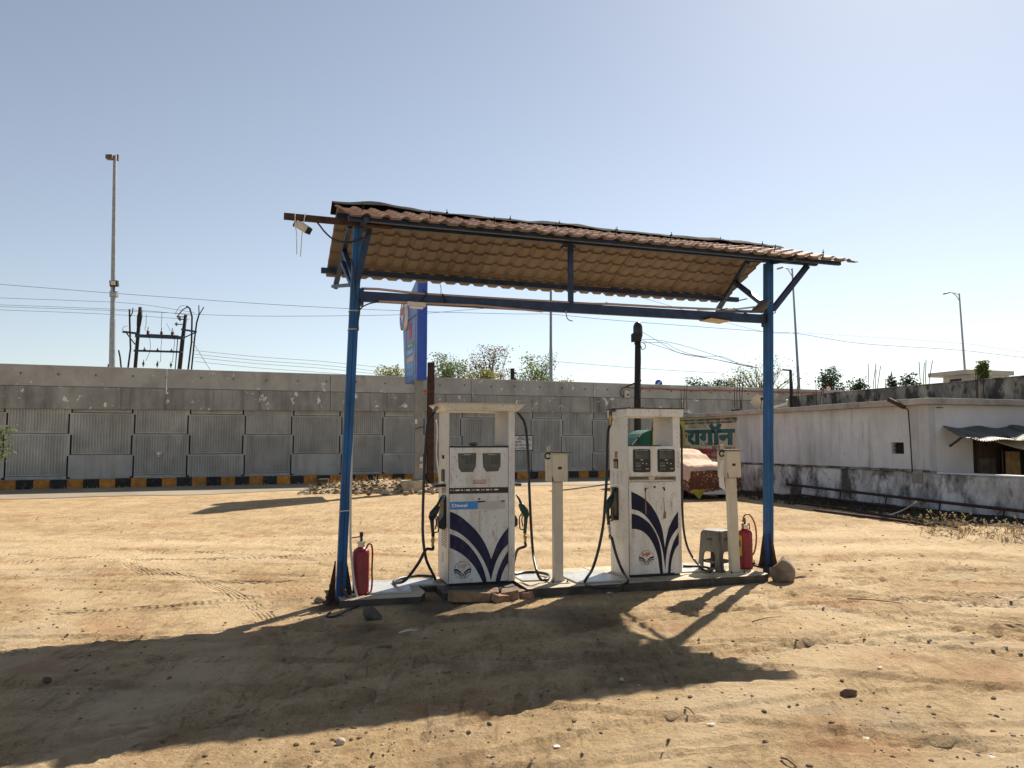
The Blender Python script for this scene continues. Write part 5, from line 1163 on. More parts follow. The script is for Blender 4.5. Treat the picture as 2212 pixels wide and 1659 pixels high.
# displays
for (l, t, r__, b__, amt, vol) in ((540, 858, 875, 1318, '1000.00', '10.98'), (1017, 858, 1348, 1314, '100.00', '0.96')):
    a = f2(l, b__, CD); b = f2(r__, t, CD); xa, xb, za, zb2 = a[0], b[0], a[1], b[1]; w_, h_ = xb - xa, zb2 - za
    pts = [(xa + .012, za + .004), (xa + w_/2, za), (xb - .012, za + .004), (xb, za + .02), (xb, zb2 - .02), (xb - .012, zb2 - .003), (xa + w_/2, zb2), (xa + .012, zb2 - .003), (xa, zb2 - .02), (xa, za + .02)]
    mb = MB(); mb.prism(pts, -.0155, -.0122); dsp = mb.build('display', 'black_plastic', hd)
    bx_ = lambda fx0, fx1, fz0, fz1, nm, m, par: (lambda q: q.build(nm, m, par))(MB().bx(xa + fx0*w_, xa + fx1*w_, -.0165, -.0156, za + fz0*h_, za + fz1*h_))
    lc = bx_(.12, .88, .58, .90, 'screen', 'lcd', dsp)
    mb = MB(); seg7(mb, amt, xa + .86 * w_, za + .755 * h_, h_ * .125, -.0172); mb.build('amount', 'ink', lc)
    mb = MB(); seg7(mb, vol, xa + .86 * w_, za + .60 * h_, h_ * .125, -.0172); mb.build('volume', 'ink', lc)
    s2 = bx_(.13, .43, .33, .43, 'small_screen', 'lcd', dsp); s3 = bx_(.13, .45, .09, .20, 'small_screen', 'lcd', dsp)
    mb = MB(); seg7(mb, '91.07' if amt == '1000.00' else '104.51', xa + .42 * w_, za + .105 * h_, h_ * .075, -.0172); mb.build('price', 'ink', s3)
    mb = MB(); put_text(mb, 'Litre', xa + .43*w_, xa + .58*w_, za + .515*h_, za + .555*h_, -.0164, .03); mb.build('caption', 'print_white', dsp)
    mb = MB(); put_text(mb, 'ELECTRIC FUEL DISPENSER', xa + .11*w_, xa + .86*w_, za + .935*h_, za + .955*h_, -.0164, .02); mb.build('caption', 'print_white', dsp)
    mb = MB(); put_text(mb, 'Litre/₹', xa + .15*w_, xa + .42*w_, za + .265*h_, za + .295*h_, -.0164, .02); mb.build('caption', 'print_white', dsp)
    for (fx, fz) in ((.55, .40), (.76, .37)): mb = MB(); mb.lathe([(.007, 0), (.007, .002), (.004, .003)], (xa + fx*w_, -.0155, za + fz*h_), 10, Matrix.Rotation(R(90), 3, 'X')); mb.build('button', 'chrome', dsp)
    mb = MB(); mb.bx(xa + .71*w_, xa + .90*w_, -.0164, -.0156, za + .135*h_, za + .165*h_); mb.build('maker_plate', 'cream_paint', dsp)
# leaf bands
dstrip('leaf_band', [(388, 98), (500, 150), (620, 235), (720, 355), (800, 500), (860, 690), (896, 945)], [(395, 362), (510, 395), (620, 480), (720, 620), (800, 780), (862, 990), (903, 1275)], 'navy_solid', dr2, f2, C5, y=FY)
dstrip('leaf_band', [(896, 945), (920, 790), (960, 640), (1020, 510), (1093, 398)], [(903, 1275), (915, 1080), (943, 920), (1000, 770), (1098, 635)], 'navy_solid', dr2, f2, C5, y=FY)
dstrip('leaf_band', [(395, 430), (500, 460), (620, 540), (710, 640), (790, 800), (840, 1000), (868, 1333)], [(398, 660), (480, 668), (570, 705), (655, 785), (725, 900), (785, 1070), (826, 1335)], 'navy_solid', dr2, f2, C5, y=FY)
dstrip('leaf_band', [(942, 1330), (952, 1180), (975, 1030), (1030, 850), (1103, 715)], [(980, 1329), (990, 1200), (1010, 1090), (1050, 970), (1103, 890)], 'navy_solid', dr2, f2, C5, y=FY)
ring_logo(dr2, f2, C5, 618, 1095, 112, 'print_red', False)
# old frame marks and glue patch
for pts in (((590, 45), (660, 38), (615, 60), (610, 95), (590, 95)), ((852, 32), (893, 32), (900, 90), (880, 85), (870, 55)), ((598, 95), (612, 95), (620, 440), (600, 440)), ((874, 190), (880, 190), (895, 400), (885, 410)), ((880, 395), (915, 395), (912, 500), (868, 508)),):
    dprism('rust_mark', pts, 'rust' if pts[0][0] in (590, 852) else 'tape_stain', dr2, y=FY - .0016, t=.0006, c=C5, fr=f2) if 'tape_stain' in M else dprism('rust_mark', pts, 'cream_paint', dr2, y=FY - .0016, t=.0006, c=C5, fr=f2)
mb = MB(); a = f2(740, 30); mb.lathe([(.014, 0), (.014, .006), (.006, .008)], (a[0], -.011, a[1]), 14, Matrix.Rotation(R(90), 3, 'X')); mb.build('lock', 'grime_steel', dr2)
for k, xx in enumerate((860, 912, 943, 980, 1017)): mb = MB(); a = f2(xx, 1520, CD); mb.lathe([(.005, 0), (.005, .001)], (a[0], -.011, a[1]), 8, Matrix.Rotation(R(90), 3, 'X')); mb.build('rivet', 'rust', dr2)
for k in range(4):
    a = f2(1402, 990 + k * 82, CD); b = f2(1452, 920 + k * 82, CD); mb = MB(); y_ = -.0055
    mb.bar((a[0], y_, a[1] + .004), (b[0], y_, b[1] - .004), .001, .004, up=(1, 0, 1)); mb.bar((a[0], y_, b[1] - .004), (b[0], y_, a[1] + .004), .0012, .004, up=(1, 0, 1)); mb.build('warning_sticker', 'print_pink', d2)
# left side (x = 0): louvres, card slot, keypad, nozzle boot
s2f = lambda x, y, c=CD: F2.onX(*c(x, y), 0.0)
kp0 = s2f(182, 1235); kp1 = s2f(258, 1050); kp = sideplate('keypad', min(kp0.y, kp1.y), max(kp0.y, kp1.y), kp0.z, kp1.z, 'black_plastic', d2)
cyk = (kp0.y + kp1.y) / 2
for r_ in range(4):
    for c_ in range(3): mb = MB(); mb.bx(-.0135, -.0121, cyk - .05 + c_ * .036, cyk - .028 + c_ * .036, kp0.z + .012 + r_ * .018, kp0.z + .022 + r_ * .018); mb.build('key', 'cream_paint', kp)
a = s2f(198, 1030); b = s2f(246, 905); sideplate('card_slot', min(a.y, b.y), max(a.y, b.y), a.z, b.z, 'brass', d2, t=.006)
for r_ in range(5):
    for c_ in range(3):
        a = s2f(115 + c_ * 80, 1315 + r_ * 53); b = s2f(175 + c_ * 80, 1280 + r_ * 53); y0_, y1_ = min(a.y, b.y), max(a.y, b.y)
        mb = MB(); mb.add([(-.002, y0_, b.z), (-.002, y1_, b.z), (-.014, y1_, a.z), (-.014, y0_, a.z), (.0, y0_, a.z), (.0, y1_, a.z)], [(0, 1, 2, 3), (3, 2, 5, 4)]); mb.build('louvre', 'white_paint', d2)
bt0 = F2.onX(*C5(118, 510), 0); bt1 = F2.onX(*C5(205, 40), 0)
yb0, yb1 = sorted((bt0.y, bt1.y)); mb = MB(); mb.bx(-.018, 0, yb0, yb1, bt0.z, bt1.z); mb.bx(-.06, -.018, yb0 + .02, yb1 - .02, bt0.z, bt0.z + .04); bt = mb.build('nozzle_boot', 'black_plastic', d2, bevel=.004)
ym = (yb0 + yb1) / 2 - .03
e = nozzle(d2, -.01, ym, F2.onX(*C5(60, 280), -.06).z, -1, 'green_plastic', 1.0)
fitting(d2, e + Vector((0, 0, .01)), e + Vector((.015, 0, -.12)), .018, 'chrome')
# elbow and hoses
el = F2.onY(*CD(60, 150), .3)
mb = MB(); mb.tube(spline([(-.015, .30, el.z + .03), (-.05, .30, el.z + .035), (-.075, .30, el.z + .01), (-.078, .30, el.z - .04)], 5), .022, 10); mb.build('hose_elbow', 'grime_steel', d2, smooth=True)
fitting(d2, (-.078, .30, el.z - .03), (-.080, .30, el.z - .16), .022, 'brass')
G2 = lambda x, y, v, c=CE: F2.onY(*c(x, y), v)
LG = lambda x, y, z=.12, c=CE: F2.loc(gp(*c(x, y), z))
pts = [Vector((-.080, .30, el.z - .14)), G2(612, 330, .28), G2(606, 500, .24), G2(600, 700, .18), G2(590, 850, .12), G2(578, 1000, .08), G2(545, 1180, .04), G2(500, 1330, .0), LG(455, 1405, .17), LG(440, 1440), LG(475, 1465), LG(560, 1475), LG(660, 1470), LG(735, 1450), LG(760, 1425, .16), G2(735, 1380, -.10), G2(700, 1310, -.08), G2(665, 1210, -.05), G2(640, 1110, .0), e + Vector((.018, 0, -.16)), e + Vector((.014, 0, -.11))]
hose(d2, pts)
pts = [Vector((W2 + .02, .2, f2(1480, 250, CD)[1])), G2(1150, 300, .2), G2(1155, 500, .16), G2(1158, 700, .14), G2(1160, 900, .12), G2(1170, 1050, .12), G2(1195, 1170, .14), G2(1240, 1260, .16), LG(1290, 1320, .2), F2.loc(gp(*crop(2650, 1600, 650, 1348)(330, 1405), .12)), F2.loc(gp(*crop(2650, 1600, 650, 1348)(395, 1425), .115)), F2.loc(gp(*crop(2650, 1600, 650, 1348)(400, 1400), .115)), F2.loc(gp(*crop(2650, 1600, 650, 1348)(320, 1382), .115)), F2.loc(gp(*crop(2650, 1600, 650, 1348)(170, 1378), .115))]
hose(d2, pts, .014)
mb = MB(); mb.bx(W2, W2 + .03, .14, .28, 1.05, 1.30); mb.build('nozzle_boot', 'black_plastic', d2, bevel=.004)
e = nozzle(d2, W2 - .02, .18, F2.onY(*C5(1195, 300), .18).z, 1, 'green_plastic', .8)

# weathering marks with shapes of their own on the right dispenser's column and both doors
def stain(par, poly, m, y=None, x=None):
    mb = MB()
    if x is None: mb.prism(poly, y - .0006, y)
    else:
        mb.prism(poly, 0, .0006); mb.v = [(x - .0006 + v[1], v[0], v[2]) for v in mb.v]; mb.f = [f[::-1] for f in mb.f]
    mb.build('stain', m, par)
rs_ = random.Random(8)
for k in range(4):
    yy = yb0 + .02 + k * (yb1 - yb0) / 4; L_ = rs_.uniform(.25, .7); w_ = rs_.uniform(.008, .02); z_ = bt0.z - .005
    stain(d2, [(yy, z_), (yy + w_, z_), (yy + w_ * .8, z_ - L_ * .6), (yy + w_ * .5, z_ - L_), (yy + w_ * .2, z_ - L_ * .5)], 'tape_stain', x=0.0)
for k in range(9):
    xx = rs_.uniform(.02, .10) if k < 4 else rs_.uniform(cxl + .03, cxr - .05); z_ = rs_.uniform(.4, 1.4) if k < 4 else rs_.uniform(.9, 1.0); L_ = rs_.uniform(.1, .35); w_ = rs_.uniform(.003, .007)
    stain(d2, [(xx, z_), (xx + w_, z_), (xx + w_ * .7, z_ - L_), (xx + w_ * .3, z_ - L_ * .9)], 'tape_stain', y=-.0066 if k < 4 else -.0111)

# ------------------------------------------------------------------ junction box pedestals
def pedestal(px, py, label, deg, lean=0.0, paper=False, top=1.53):
    p = gp(px, py, IZ); t = thing('junction_box', label, 'junction box', (p.x, p.y, IZ), deg, 'junction boxes on posts'); t.rotation_euler = (0, R(lean), R(deg))
    H_ = top - IZ; bh = .325
    mb = MB(); mb.bx(-.11, .11, -.10, .10, 0, .012); bp = mb.build('base_plate', 'cream_paint', t, bevel=.003)
    for dx in (-1, 1):
        for dy in (-1, 1): mb = MB(); mb.lathe([(.011, 0), (.011, .012), (.005, .013), (.005, .03)], (dx * .085, dy * .075, .012), 6); mb.build('bolt', 'iron_dark', bp)
    mb = MB(); mb.bx(-.052, .052, -.05, .05, .012, H_ - bh - .002); mb.build('post', 'cream_paint', t, bevel=.012)
    for s_ in (-1, 1): mb = MB(); mb.prism([(s_ * .053, .012), (s_ * .09, .012), (s_ * .053, .07)], -.004, .004); mb.build('gusset', 'cream_paint', t)
    mb = MB(); mb.bx(-.098, .098, -.075, .135, H_ - bh, H_); bxo = mb.build('box', 'cream_paint', t, bevel=.006)
    mb = MB(); mb.bx(-.088, .094, -.083, -.0755, H_ - bh + .008, H_ - .012); dr = mb.build('door', 'cream_paint', bxo, bevel=.003)
    mb = MB(); mb.bx(-.022, .022, -.0845, -.0831, H_ - .185, H_ - .155); mb.build('window', 'window_dark', dr)
    mb = MB(); mb.box((.012, .03, H_ + .006), (.25, .26, .008), Matrix.Rotation(R(1.5), 3, 'Y')); mb.build('lid', 'grime_steel', t)
    mb = MB(); mb.lathe([(.020, 0), (.020, .05), (.024, .05), (.024, .062)], (-.105, .0, H_ + .013), 10); mb.build('stub_pipe', 'cream_paint', t, smooth=True, angle=40)
    mb = MB(); mb.tube([(-.125 + .032 * math.cos(a), -.03, H_ - .035 + .032 * math.sin(a)) for a in [k * .4 for k in range(1, 15)]], .009, 7); mb.build('ring', 'iron_dark', t, smooth=True)
    mb = MB(); mb.prism([(-.09, H_ - bh + .004), (-.075, H_ - bh + .004), (-.08, H_ - bh + .05), (-.09, H_ - bh + .07)], -.0845, -.083); mb.build('rust_stain', 'rust', dr)
    if paper:
        mb = MB(); f = lambda u, w: (-.102 - .05 * u - .03 * w * u, -.05 + .03 * math.sin(3 * w), H_ - .12 - .36 * w + .05 * u * w); mb.grid(f, 4, 8); mb.grid(lambda u, w: (f(u, w)[0], f(u, w)[1] + .002, f(u, w)[2]), 4, 8, flip=True)
        mb.build('hanging_paper', 'paper', t, smooth=True)
    return t
pedestal(1205, 1258, 'cream junction box on a post between the two dispensers', 17, 0)
pedestal(1587, 1238, 'cream junction box on a leaning post beside the grey stool, torn paper hanging', 15, -1.3, True, 1.55)

# ------------------------------------------------------------------ plastic stool
p = gp(1549, 1231, IZ); st = thing('plastic_stool', 'scuffed grey plastic stool behind the right junction box', 'stool', (p.x, p.y, IZ), 40)
SH = .475
for k in range(4):
    Mz = Matrix.Rotation(R(90 * k), 3, 'Z'); b, tp = .165, .135
    arch = [(-.085, 0), (-.085, .17), (-.075, .215), (-.05, .235), (.05, .235), (.075, .215), (.085, .17), (.085, 0)]
    outer = [(b, 0), (tp, SH - .03), (tp - .02, SH), (-tp + .02, SH), (-tp, SH - .03), (-b, 0)]
    mb = MB(); poly = arch + outer
    mb.prism(poly, 0, .012)
    mb.v = [tuple(Mz @ Vector((x, -(b - (b - tp) * z / SH) + y, z))) for x, y, z in mb.v]
    sd = mb.build('side_panel', 'stool_plastic', st, bevel=.004)
    mb = MB(); mb.box((0, 0, 0), (.075, .003, .026)); mb.v = [tuple(Mz @ Vector((x, -(b - (b - tp) * .37 / SH) - .001 + y, .385 + z))) for x, y, z in mb.v]; mb.build('hand_slot', 'window_dark', sd)
    mb = MB(); mb.box((0, 0, 0), (.18, .012, .028)); mb.v = [tuple(Mz @ Vector((x, -.125 + y, .11 + z))) for x, y, z in mb.v]; mb.build('stretcher', 'stool_plastic', st)
mb = MB(); c = .045; s_ = .137; mb.v = []; poly = [(s_ - c, -s_), (s_, -s_ + c), (s_, s_ - c), (s_ - c, s_), (-s_ + c, s_), (-s_, s_ - c), (-s_, -s_ + c), (-s_ + c, -s_)]
n = 8; mb.add([(x, y, SH - .004) for x, y in poly] + [(x * .97, y * .97, SH + .014) for x, y in poly], [tuple(range(n))[::-1], tuple(range(n, 2*n))] + [(i, (i+1) % n, (i+1) % n + n, i + n) for i in range(n)]); mb.build('seat', 'stool_plastic', st, bevel=.006)

# ------------------------------------------------------------------ fire extinguishers
def extinguisher(px, py, z, label, deg, kind):
    p = gp(px, py, z); t = thing('fire_extinguisher', label, 'extinguisher', (p.x, p.y, z), deg, 'fire extinguishers')
    r = .088; h = .45
    mb = MB(); mb.lathe([(r * .93, 0), (r, .02), (r, .03), (r * .985, .035), (r * .985, h - .03), (r * .95, h - .008), (r * .82, h + .012), (r * .5, h + .03), (.035, h + .042)], seg=24); mb.build('cylinder', 'red_paint', t, smooth=True, angle=50)
    mb = MB(); mb.lathe([(.036, h + .040), (.036, h + .075), (.045, h + .078), (.045, h + .095), (.02, h + .1)], seg=16); mb.build('cap', 'chrome', t, smooth=True, angle=30)
    if kind == 0:
        mb = MB(); mb.lathe([(.014, h + .098), (.014, h + .15), (.02, h + .152), (.02, h + .19), (.012, h + .194)], seg=12); mb.build('valve', 'black_plastic', t, smooth=True, angle=30)
        mb = MB(); mb.bar((-.01, 0, h + .145), (-.11, 0, h + .135), .014, .012); mb.build('lever', 'red_paint', t)
        mb = MB(); mb.tube(spline([(.045, -.03, h + .02), (.07, -.05, h + .07), (.10, -.05, h + .06), (.112, -.05, h - .02), (.108, -.05, h - .2), (.112, -.05, .14), (.10, -.05, .03), (.05, -.08, -.02 + .03)], 6), .010, 8); mb.build('hose', 'dark_red_hose', t, smooth=True)
    else:
        mb = MB(); mb.tube([(-.05, -.02, h + .03), (-.05, -.02, h + .10), (.05, -.02, h + .10), (.055, -.02, h + .03)], .008, 7); mb.build('handle', 'red_paint', t, smooth=True)
        mb = MB(); mb.lathe([(.014, h + .098), (.014, h + .15), (.008, h + .17)], seg=10); mb.build('valve', 'grime_steel', t)
        mb = MB(); mb.tube(spline([(-.02, .02, h + .12), (.02, .03, h + .20), (.10, .04, h + .20), (.175, .05, h + .08), (.19, .05, h - .1), (.15, .04, h - .26), (.085, .03, h - .31)], 6), .011, 8); mb.build('hose', 'orange_hose', t, smooth=True)
        mb = MB(); f = lambda u, w: ((r + .002) * math.cos(R(150 + 62 * u)), (r + .002) * math.sin(R(150 + 62 * u)), .16 + .25 * w); mb.grid(f, 10, 1); lb = mb.build('label_sheet', 'yellow_label', t, smooth=True)
        mb = MB(); f2_ = lambda u, w: ((r + .0035) * math.cos(R(160 + 40 * u)), (r + .0035) * math.sin(R(160 + 40 * u)), .27 + .08 * w); mb.grid(f2_, 8, 1); mb.build('print_block', 'ink', lb, smooth=True)
    return t
extinguisher(779, 1283, .06, 'red fire extinguisher with hose down its side at the left post', 17, 0)
extinguisher(1611, 1228, IZ, 'red fire extinguisher with yellow label and looped orange hose by the right post', 15, 1)

# ------------------------------------------------------------------ stones
def stone(px, py, r, seed, label, m='stone', sq=(1, 1, .7), sink=.35, rot=0.0, name='stone', group=None, sub=3, amp=.4, z=0.0):
    p = gp(px, py, z); mb = MB(); mb.rock((0, 0, 0), r, seed, sq, sub, amp, rot)
    zs = min(v[2] for v in mb.v); o = mb.build(name, m, None, smooth=True, angle=32); zg = gz(p.x, p.y + r * .5) if z == 0 else z; zz = sorted(v[2] for v in mb.v); o.location = (p.x, p.y + r * .5, zg - zz[len(zz) // 6] - r * sink * .3); return tag(o, label, 'stone', group)
bo = stone(1702, 1258, .20, 41, 'large brown boulder leaning at the foot of the right blue post', 'stone', (.95, .8, 1.0), .3, .4, 'boulder')
for v in bo.data.vertices:
    t_ = (v.co.z + .2) / .4; k_ = 1.12 - .34 * max(0, t_); v.co.x = v.co.x * k_ - .07 * t_ + .03; v.co.y *= k_; v.co.z *= 1.0
stone(1652 + 75, 1248, .07, 9, 'low stone flake in front of the large boulder', 'stone', (1.4, .8, .4), .3)
stone(800, 1340, .105, 12, 'dark angular rock in the canopy shadow below the left post', 'dark_stone', (1.0, .8, .8), .25, .5, 'rock')
stone(690, 1300, .06, 14, 'small brown rock left of the left post base', 'stone', (1, .9, .85), .2)
stone(735, 1603, .027, 16, 'round pale stone on sunlit earth at the bottom centre left', 'pale_stone', (1, .9, .95), .15, amp=.15)
stone(99, 1470, .03, 18, 'dark green-grey lump in the shadow at far left', 'dark_stone', (1, .9, .9), .2)
stone(1750, 1655, .018, 22, 'dark clod at the bottom edge below the shadow tip', 'clod')
stone(1838, 1497, .038, 23, 'longest dark clod in the churned earth on the right', 'clod', (1.7, .8, .8), .2)
stone(1960, 1330, .02, 25, 'small dark stone right of the shadow joint', 'clod')
stone(1655, 1600, .018, 27, 'small dark stone at lower right of the shadow tip', 'clod')
# rubble heap by the sign pylon
rub = random.Random(21); hp = Frame(*gp(800, 1066)[:2], 8)
mb = MB()
def heap(u, w):
    x = -2.3 + 5.2 * u; y = -.15 + 2.2 * w; e = max(0, 1 - (abs(u - .5) * 2) ** 3) * math.sin(math.pi * min(1, w * 1.0)) ** .7
    return (x, y, -.02 + e * (.36 + .10 * mnoise.noise(Vector((x * 1.2, y, 4)))) + .06 * e * mnoise.noise(Vector((x * 6, y * 6, 1))))
mb.grid(heap, 90, 36); o = mb.build('earth_heap', 'earth', None, smooth=True); o.location = (*hp.o, 0); o.rotation_euler = (0, 0, R(8)); structure(o)
mb = MB()
for k in range(620):
    u = rub.random(); w = rub.random() ** 1.3; x, y, z = heap(u, w * .75); r = rub.choice([.03, .04, .05, .06, .08]); mb.mi = rub.choice([0, 1, 1, 1, 1, 2]); mb.rock((x, y, z + r * .15), r, k + 100, (rub.uniform(.9, 1.6), rub.uniform(.6, 1), rub.uniform(.4, .8)), 1, .5, rub.uniform(0, 6))
o = mb.build('rubble', ['stone', 'clod', 'pale_stone'], None); o.location = (*hp.o, 0); o.rotation_euler = (0, 0, R(8)); stuff(o)
CQ = crop(1240, 1780, 520, 2212); RUB = []
for k, (x, y, r, sq) in enumerate(((1500, 690, .24, (1.1, .8, .8)), (1620, 730, .22, (1.2, .8, .7)), (1370, 720, .20, (1.1, .8, .8)), (1280, 815, .15, (1.5, .8, .5)), (810, 810, .13, (1.4, .8, .55)), (880, 790, .12, (1.4, .9, .6)), (360, 760, .13, (1, .8, .8)), (480, 690, .12, (1.3, .8, .5)), (1735, 800, .12, (.7, .7, 1)), (1870, 800, .12, (1, .7, .7)), (1640, 820, .12, (1.2, .8, .6)), (1000, 830, .12, (1.3, .8, .5)), (600, 820, .10, (1, .8, .7)), (2070, 800, .12, (1, .8, .8)), (1440, 640, .22, (1, .8, .7)))):
    px, py = CQ(x, y); p = gp(px, max(py + 6, 1060), .0); mb = MB(); mb.rock((0, 0, 0), r, 300 + k, sq, 2, .5, k); o = mb.build('rubble_stone', 'stone' if k % 3 else 'pale_stone', None); q = dp(px, py, p.y + .2); o.location = (q.x, q.y, max(.05, q.z)); RUB.append(o); tag(o, 'stone', 'stone', 'stones in the rubble heap')
ORD = 'first second third fourth fifth sixth seventh eighth ninth tenth eleventh twelfth thirteenth fourteenth fifteenth'.split()
for i, o in enumerate(sorted(RUB, key=lambda q: q.location.x)): o['label'] = ORD[i] + ' large stone along the rubble heap, counting from its stump end'
p = gp(*CQ(200, 800)); mb = MB(); mb.lathe([(.20, 0), (.21, .1), (.19, .40), (.185, .44), (.10, .45)], seg=14); mb.v = [(v[0] * (1 + .06 * mnoise.noise(Vector(v) * 6)), v[1], v[2] + .03 * v[0]) for v in mb.v]
o = mb.build('tree_stump', 'bark', None, smooth=True, angle=40); o.location = (p.x, p.y + .2, -.02); tag(o, 'sawn stump at the left end of the rubble heap', 'stump')
# dry grass over heap
def grass(name, pts, h, n_bl, m, seed, lean=.5, wd=.01):
    rg = random.Random(seed); mb = MB(); fs = []
    for (x, y, z) in pts:
        for k in range(n_bl):
            a = rg.uniform(0, 6.28); L = h * rg.uniform(.5, 1.2); dx, dy = math.cos(a) * L * lean * rg.random(), math.sin(a) * L * lean * rg.random(); px_, py_ = -math.sin(a) * wd, math.cos(a) * wd
            b = Vector((x + rg.gauss(0, .05), y + rg.gauss(0, .05), z)); t = b + Vector((dx, dy, L)); mdl = b + Vector((dx * .35, dy * .35, L * .6))
            mb.add([b + Vector((px_, py_, 0)), b - Vector((px_, py_, 0)), mdl - Vector((px_, py_, 0)) * .7, mdl + Vector((px_, py_, 0)) * .7, t], [(0, 1, 2, 3), (3, 2, 4)])
    return stuff(mb.build(name, m, None))
gp_ = []
for k in range(110):
    u, w = rub.uniform(.02, .98), rub.uniform(.35, .95); v = Vector(heap(u, w)); q = hp.wld(v); c8, s8 = math.cos(R(8)), math.sin(R(8)); gp_.append((hp.o[0] + c8 * v.x - s8 * v.y, hp.o[1] + s8 * v.x + c8 * v.y, v.z))
grass('dry_grass', gp_, .15, 6, 'dry_grass', 3, .9, .008)

# ------------------------------------------------------------------ sign pylon
CS = crop(1550, 1120, 250, 943)
sb_ = gp(893, 1066); FS = Frame(sb_.x - .33, sb_.y + .02, 18.0)
sg = thing('sign_pylon', 'tall blue fuel price pylon with round logo on a grey post', 'sign', (*FS.o, 0), 18.0)
mb = MB(); mb.bx(.0, .66, 0, .66, -.05, .40); mb.build('foundation', 'slab_concrete', sg, bevel=.02)
nx0 = FS.onY(*CS(440, 1500), .1).x; nx1 = FS.onY(*CS(578, 1500), .1).x; zb0 = FS.onY(*CS(500, 1510), .1).z; ztop = 7.1
mb = MB(); px0 = FS.onY(*CS(425, 1600), .15).x; px1 = FS.onY(*CS(545, 1600), .15).x; mb.bx(px0, px1, .15, .40, .40, zb0 + .05); pst = mb.build('post', 'sign_grey', sg, bevel=.01)
mb = MB(); mb.bx(px0 - .05, px1 + .05, .10, .45, .40, .425); mb.build('base_plate', 'sign_grey', pst)
for z in (1.03, .80): mb = MB(); mb.bx(px1 - .12, px1 - .01, .10, .149, z, z + .14); mb.build('switch_box', 'cream_paint', pst, bevel=.008)
mb = MB(); mb.bx(px0 - .01, px0 + .06, .13, .149, 2.25, 2.4); mb.build('sticker', 'paper', pst)
mb = MB(); mb.tube([(px0 - .01, .14, 2.08), (px1 + .01, .14, 2.16), (px1 + .012, .3, 2.2)], .012, 5); mb.build('tie_wire', 'rubber', pst)
Dp = FS.onX(*CS(262, 1545), nx0).y - .102; Dq = FS.onX(*CS(236, 800), nx0).y - .102
mb = MB(); mb.bx(nx0 + .02, nx1, .0, .10, zb0, ztop); ns = mb.build('edge_panel', 'sign_blue', sg, bevel=.01)
mb = MB(); mb.bx(nx1 - .05, nx1 + .01, -.012, 0.0, zb0 + .02, ztop); mb.build('trim', 'sign_blue', ns)
mb = MB(); mb.prism([(0, zb0), (Dp, zb0 + .02), (Dq, FS.onX(*CS(236, 800), nx0).z), (Dq * 1.0, ztop - 1.1), (Dq * .5, ztop - .3), (.1, ztop), (0, ztop)], 0, nx1 - nx0)
mb.v = [(nx0 + v[1], .102 + v[0], v[2]) for v in mb.v]; mb.f = [f[::-1] for f in mb.f]; bdy = mb.build('cabinet', 'sign_blue_lit', sg, bevel=.01)
def sface(name, y0, y1, z0, z1, m, par, t=.008): mb = MB(); mb.bx(nx0 - t, nx0 - .001, .102 + y0, .102 + y1, z0, z1); return mb.build(name, m, par)
fz = lambda y: FS.onX(*CS(350, y), nx0).z
fy = lambda x, y: FS.onX(*CS(x, y), nx0).y - .102
sface('groove', .08, Dp, fz(590) - .02, fz(590) + .02, 'navy_solid', bdy, .004)
sface('groove', fy(285, 1100) - .02, fy(285, 1100) + .01, zb0 + .2, fz(620), 'navy_solid', bdy, .004); sface('groove', .22, .25, zb0 + .2, fz(590), 'navy_solid', bdy, .004)
sface('red_strip', fy(367, 760), fy(328, 760), fz(885), fz(650), 'print_red', bdy)
gpn = sface('petrol_panel', fy(398, 970), fy(292, 970), fz(1020), fz(945), 'print_green', bdy)
dpn = sface('diesel_panel', fy(396, 1070), fy(290, 1070), fz(1120), fz(1045), 'print_blue', bdy)
def sidetext(t_, par, y0, y1, z0, z1):
    mb = MB(); put_text(mb, t_, 0, 1, 0, 1, 0, .02); mb.v = [(nx0 - .010, .102 + y1 - v[0] * (y1 - y0), z0 + v[2] * (z1 - z0)) for v in mb.v]; mb.build('lettering', 'print_white', par)
ya, yb_ = fy(372, 970), fy(318, 970)
sidetext('Petrol', gpn, ya, yb_, fz(1000), fz(965)); sidetext('Diesel', dpn, ya, yb_, fz(1103), fz(1062))
for (y0_, y1_, m) in ((1235, 1160, 'print_faint'), (1330, 1250, 'print_blue'), (1450, 1375, 'print_blue')): sface('price_panel', fy(394, 1300), fy(288, 1300), fz(y0_), fz(y1_), m, bdy)
# round logo standing off the left face at its far edge
lc_ = FS.onX(*CS(224, 552), nx0 - .12); Rl = .50
Ms = Matrix.Rotation(R(-90), 3, 'Y')
mb = MB(); mb.lathe([(Rl, 0), (Rl, .11), (Rl * .99, .12)], (nx0 - .005, lc_.y, lc_.z), 32, Ms); dl = mb.build('logo_disc', 'print_white', sg, smooth=True, angle=30)
def ld(pts, name, m, par=None, off=.003):
    mb = MB(); mb.prism([(a * Rl, b * Rl) for a, b in pts], 0, .003); xx = nx0 - .126; mb.v = [(xx - off + v[1], lc_.y - v[0], lc_.z + v[2]) for v in mb.v]; return mb.build(name, m, par or dl)
ang = [2 * math.pi * k / 40 for k in range(41)]
mb = MB(); mb.strip([(Rl * math.cos(t), Rl * math.sin(t)) for t in ang], [(Rl * .9 * math.cos(t), Rl * .9 * math.sin(t)) for t in ang], 0, .004); mb.v = [(nx0 - .130 + v[1], lc_.y - v[0], lc_.z + v[2]) for v in mb.v]; mb.build('rim', 'navy_solid', dl)
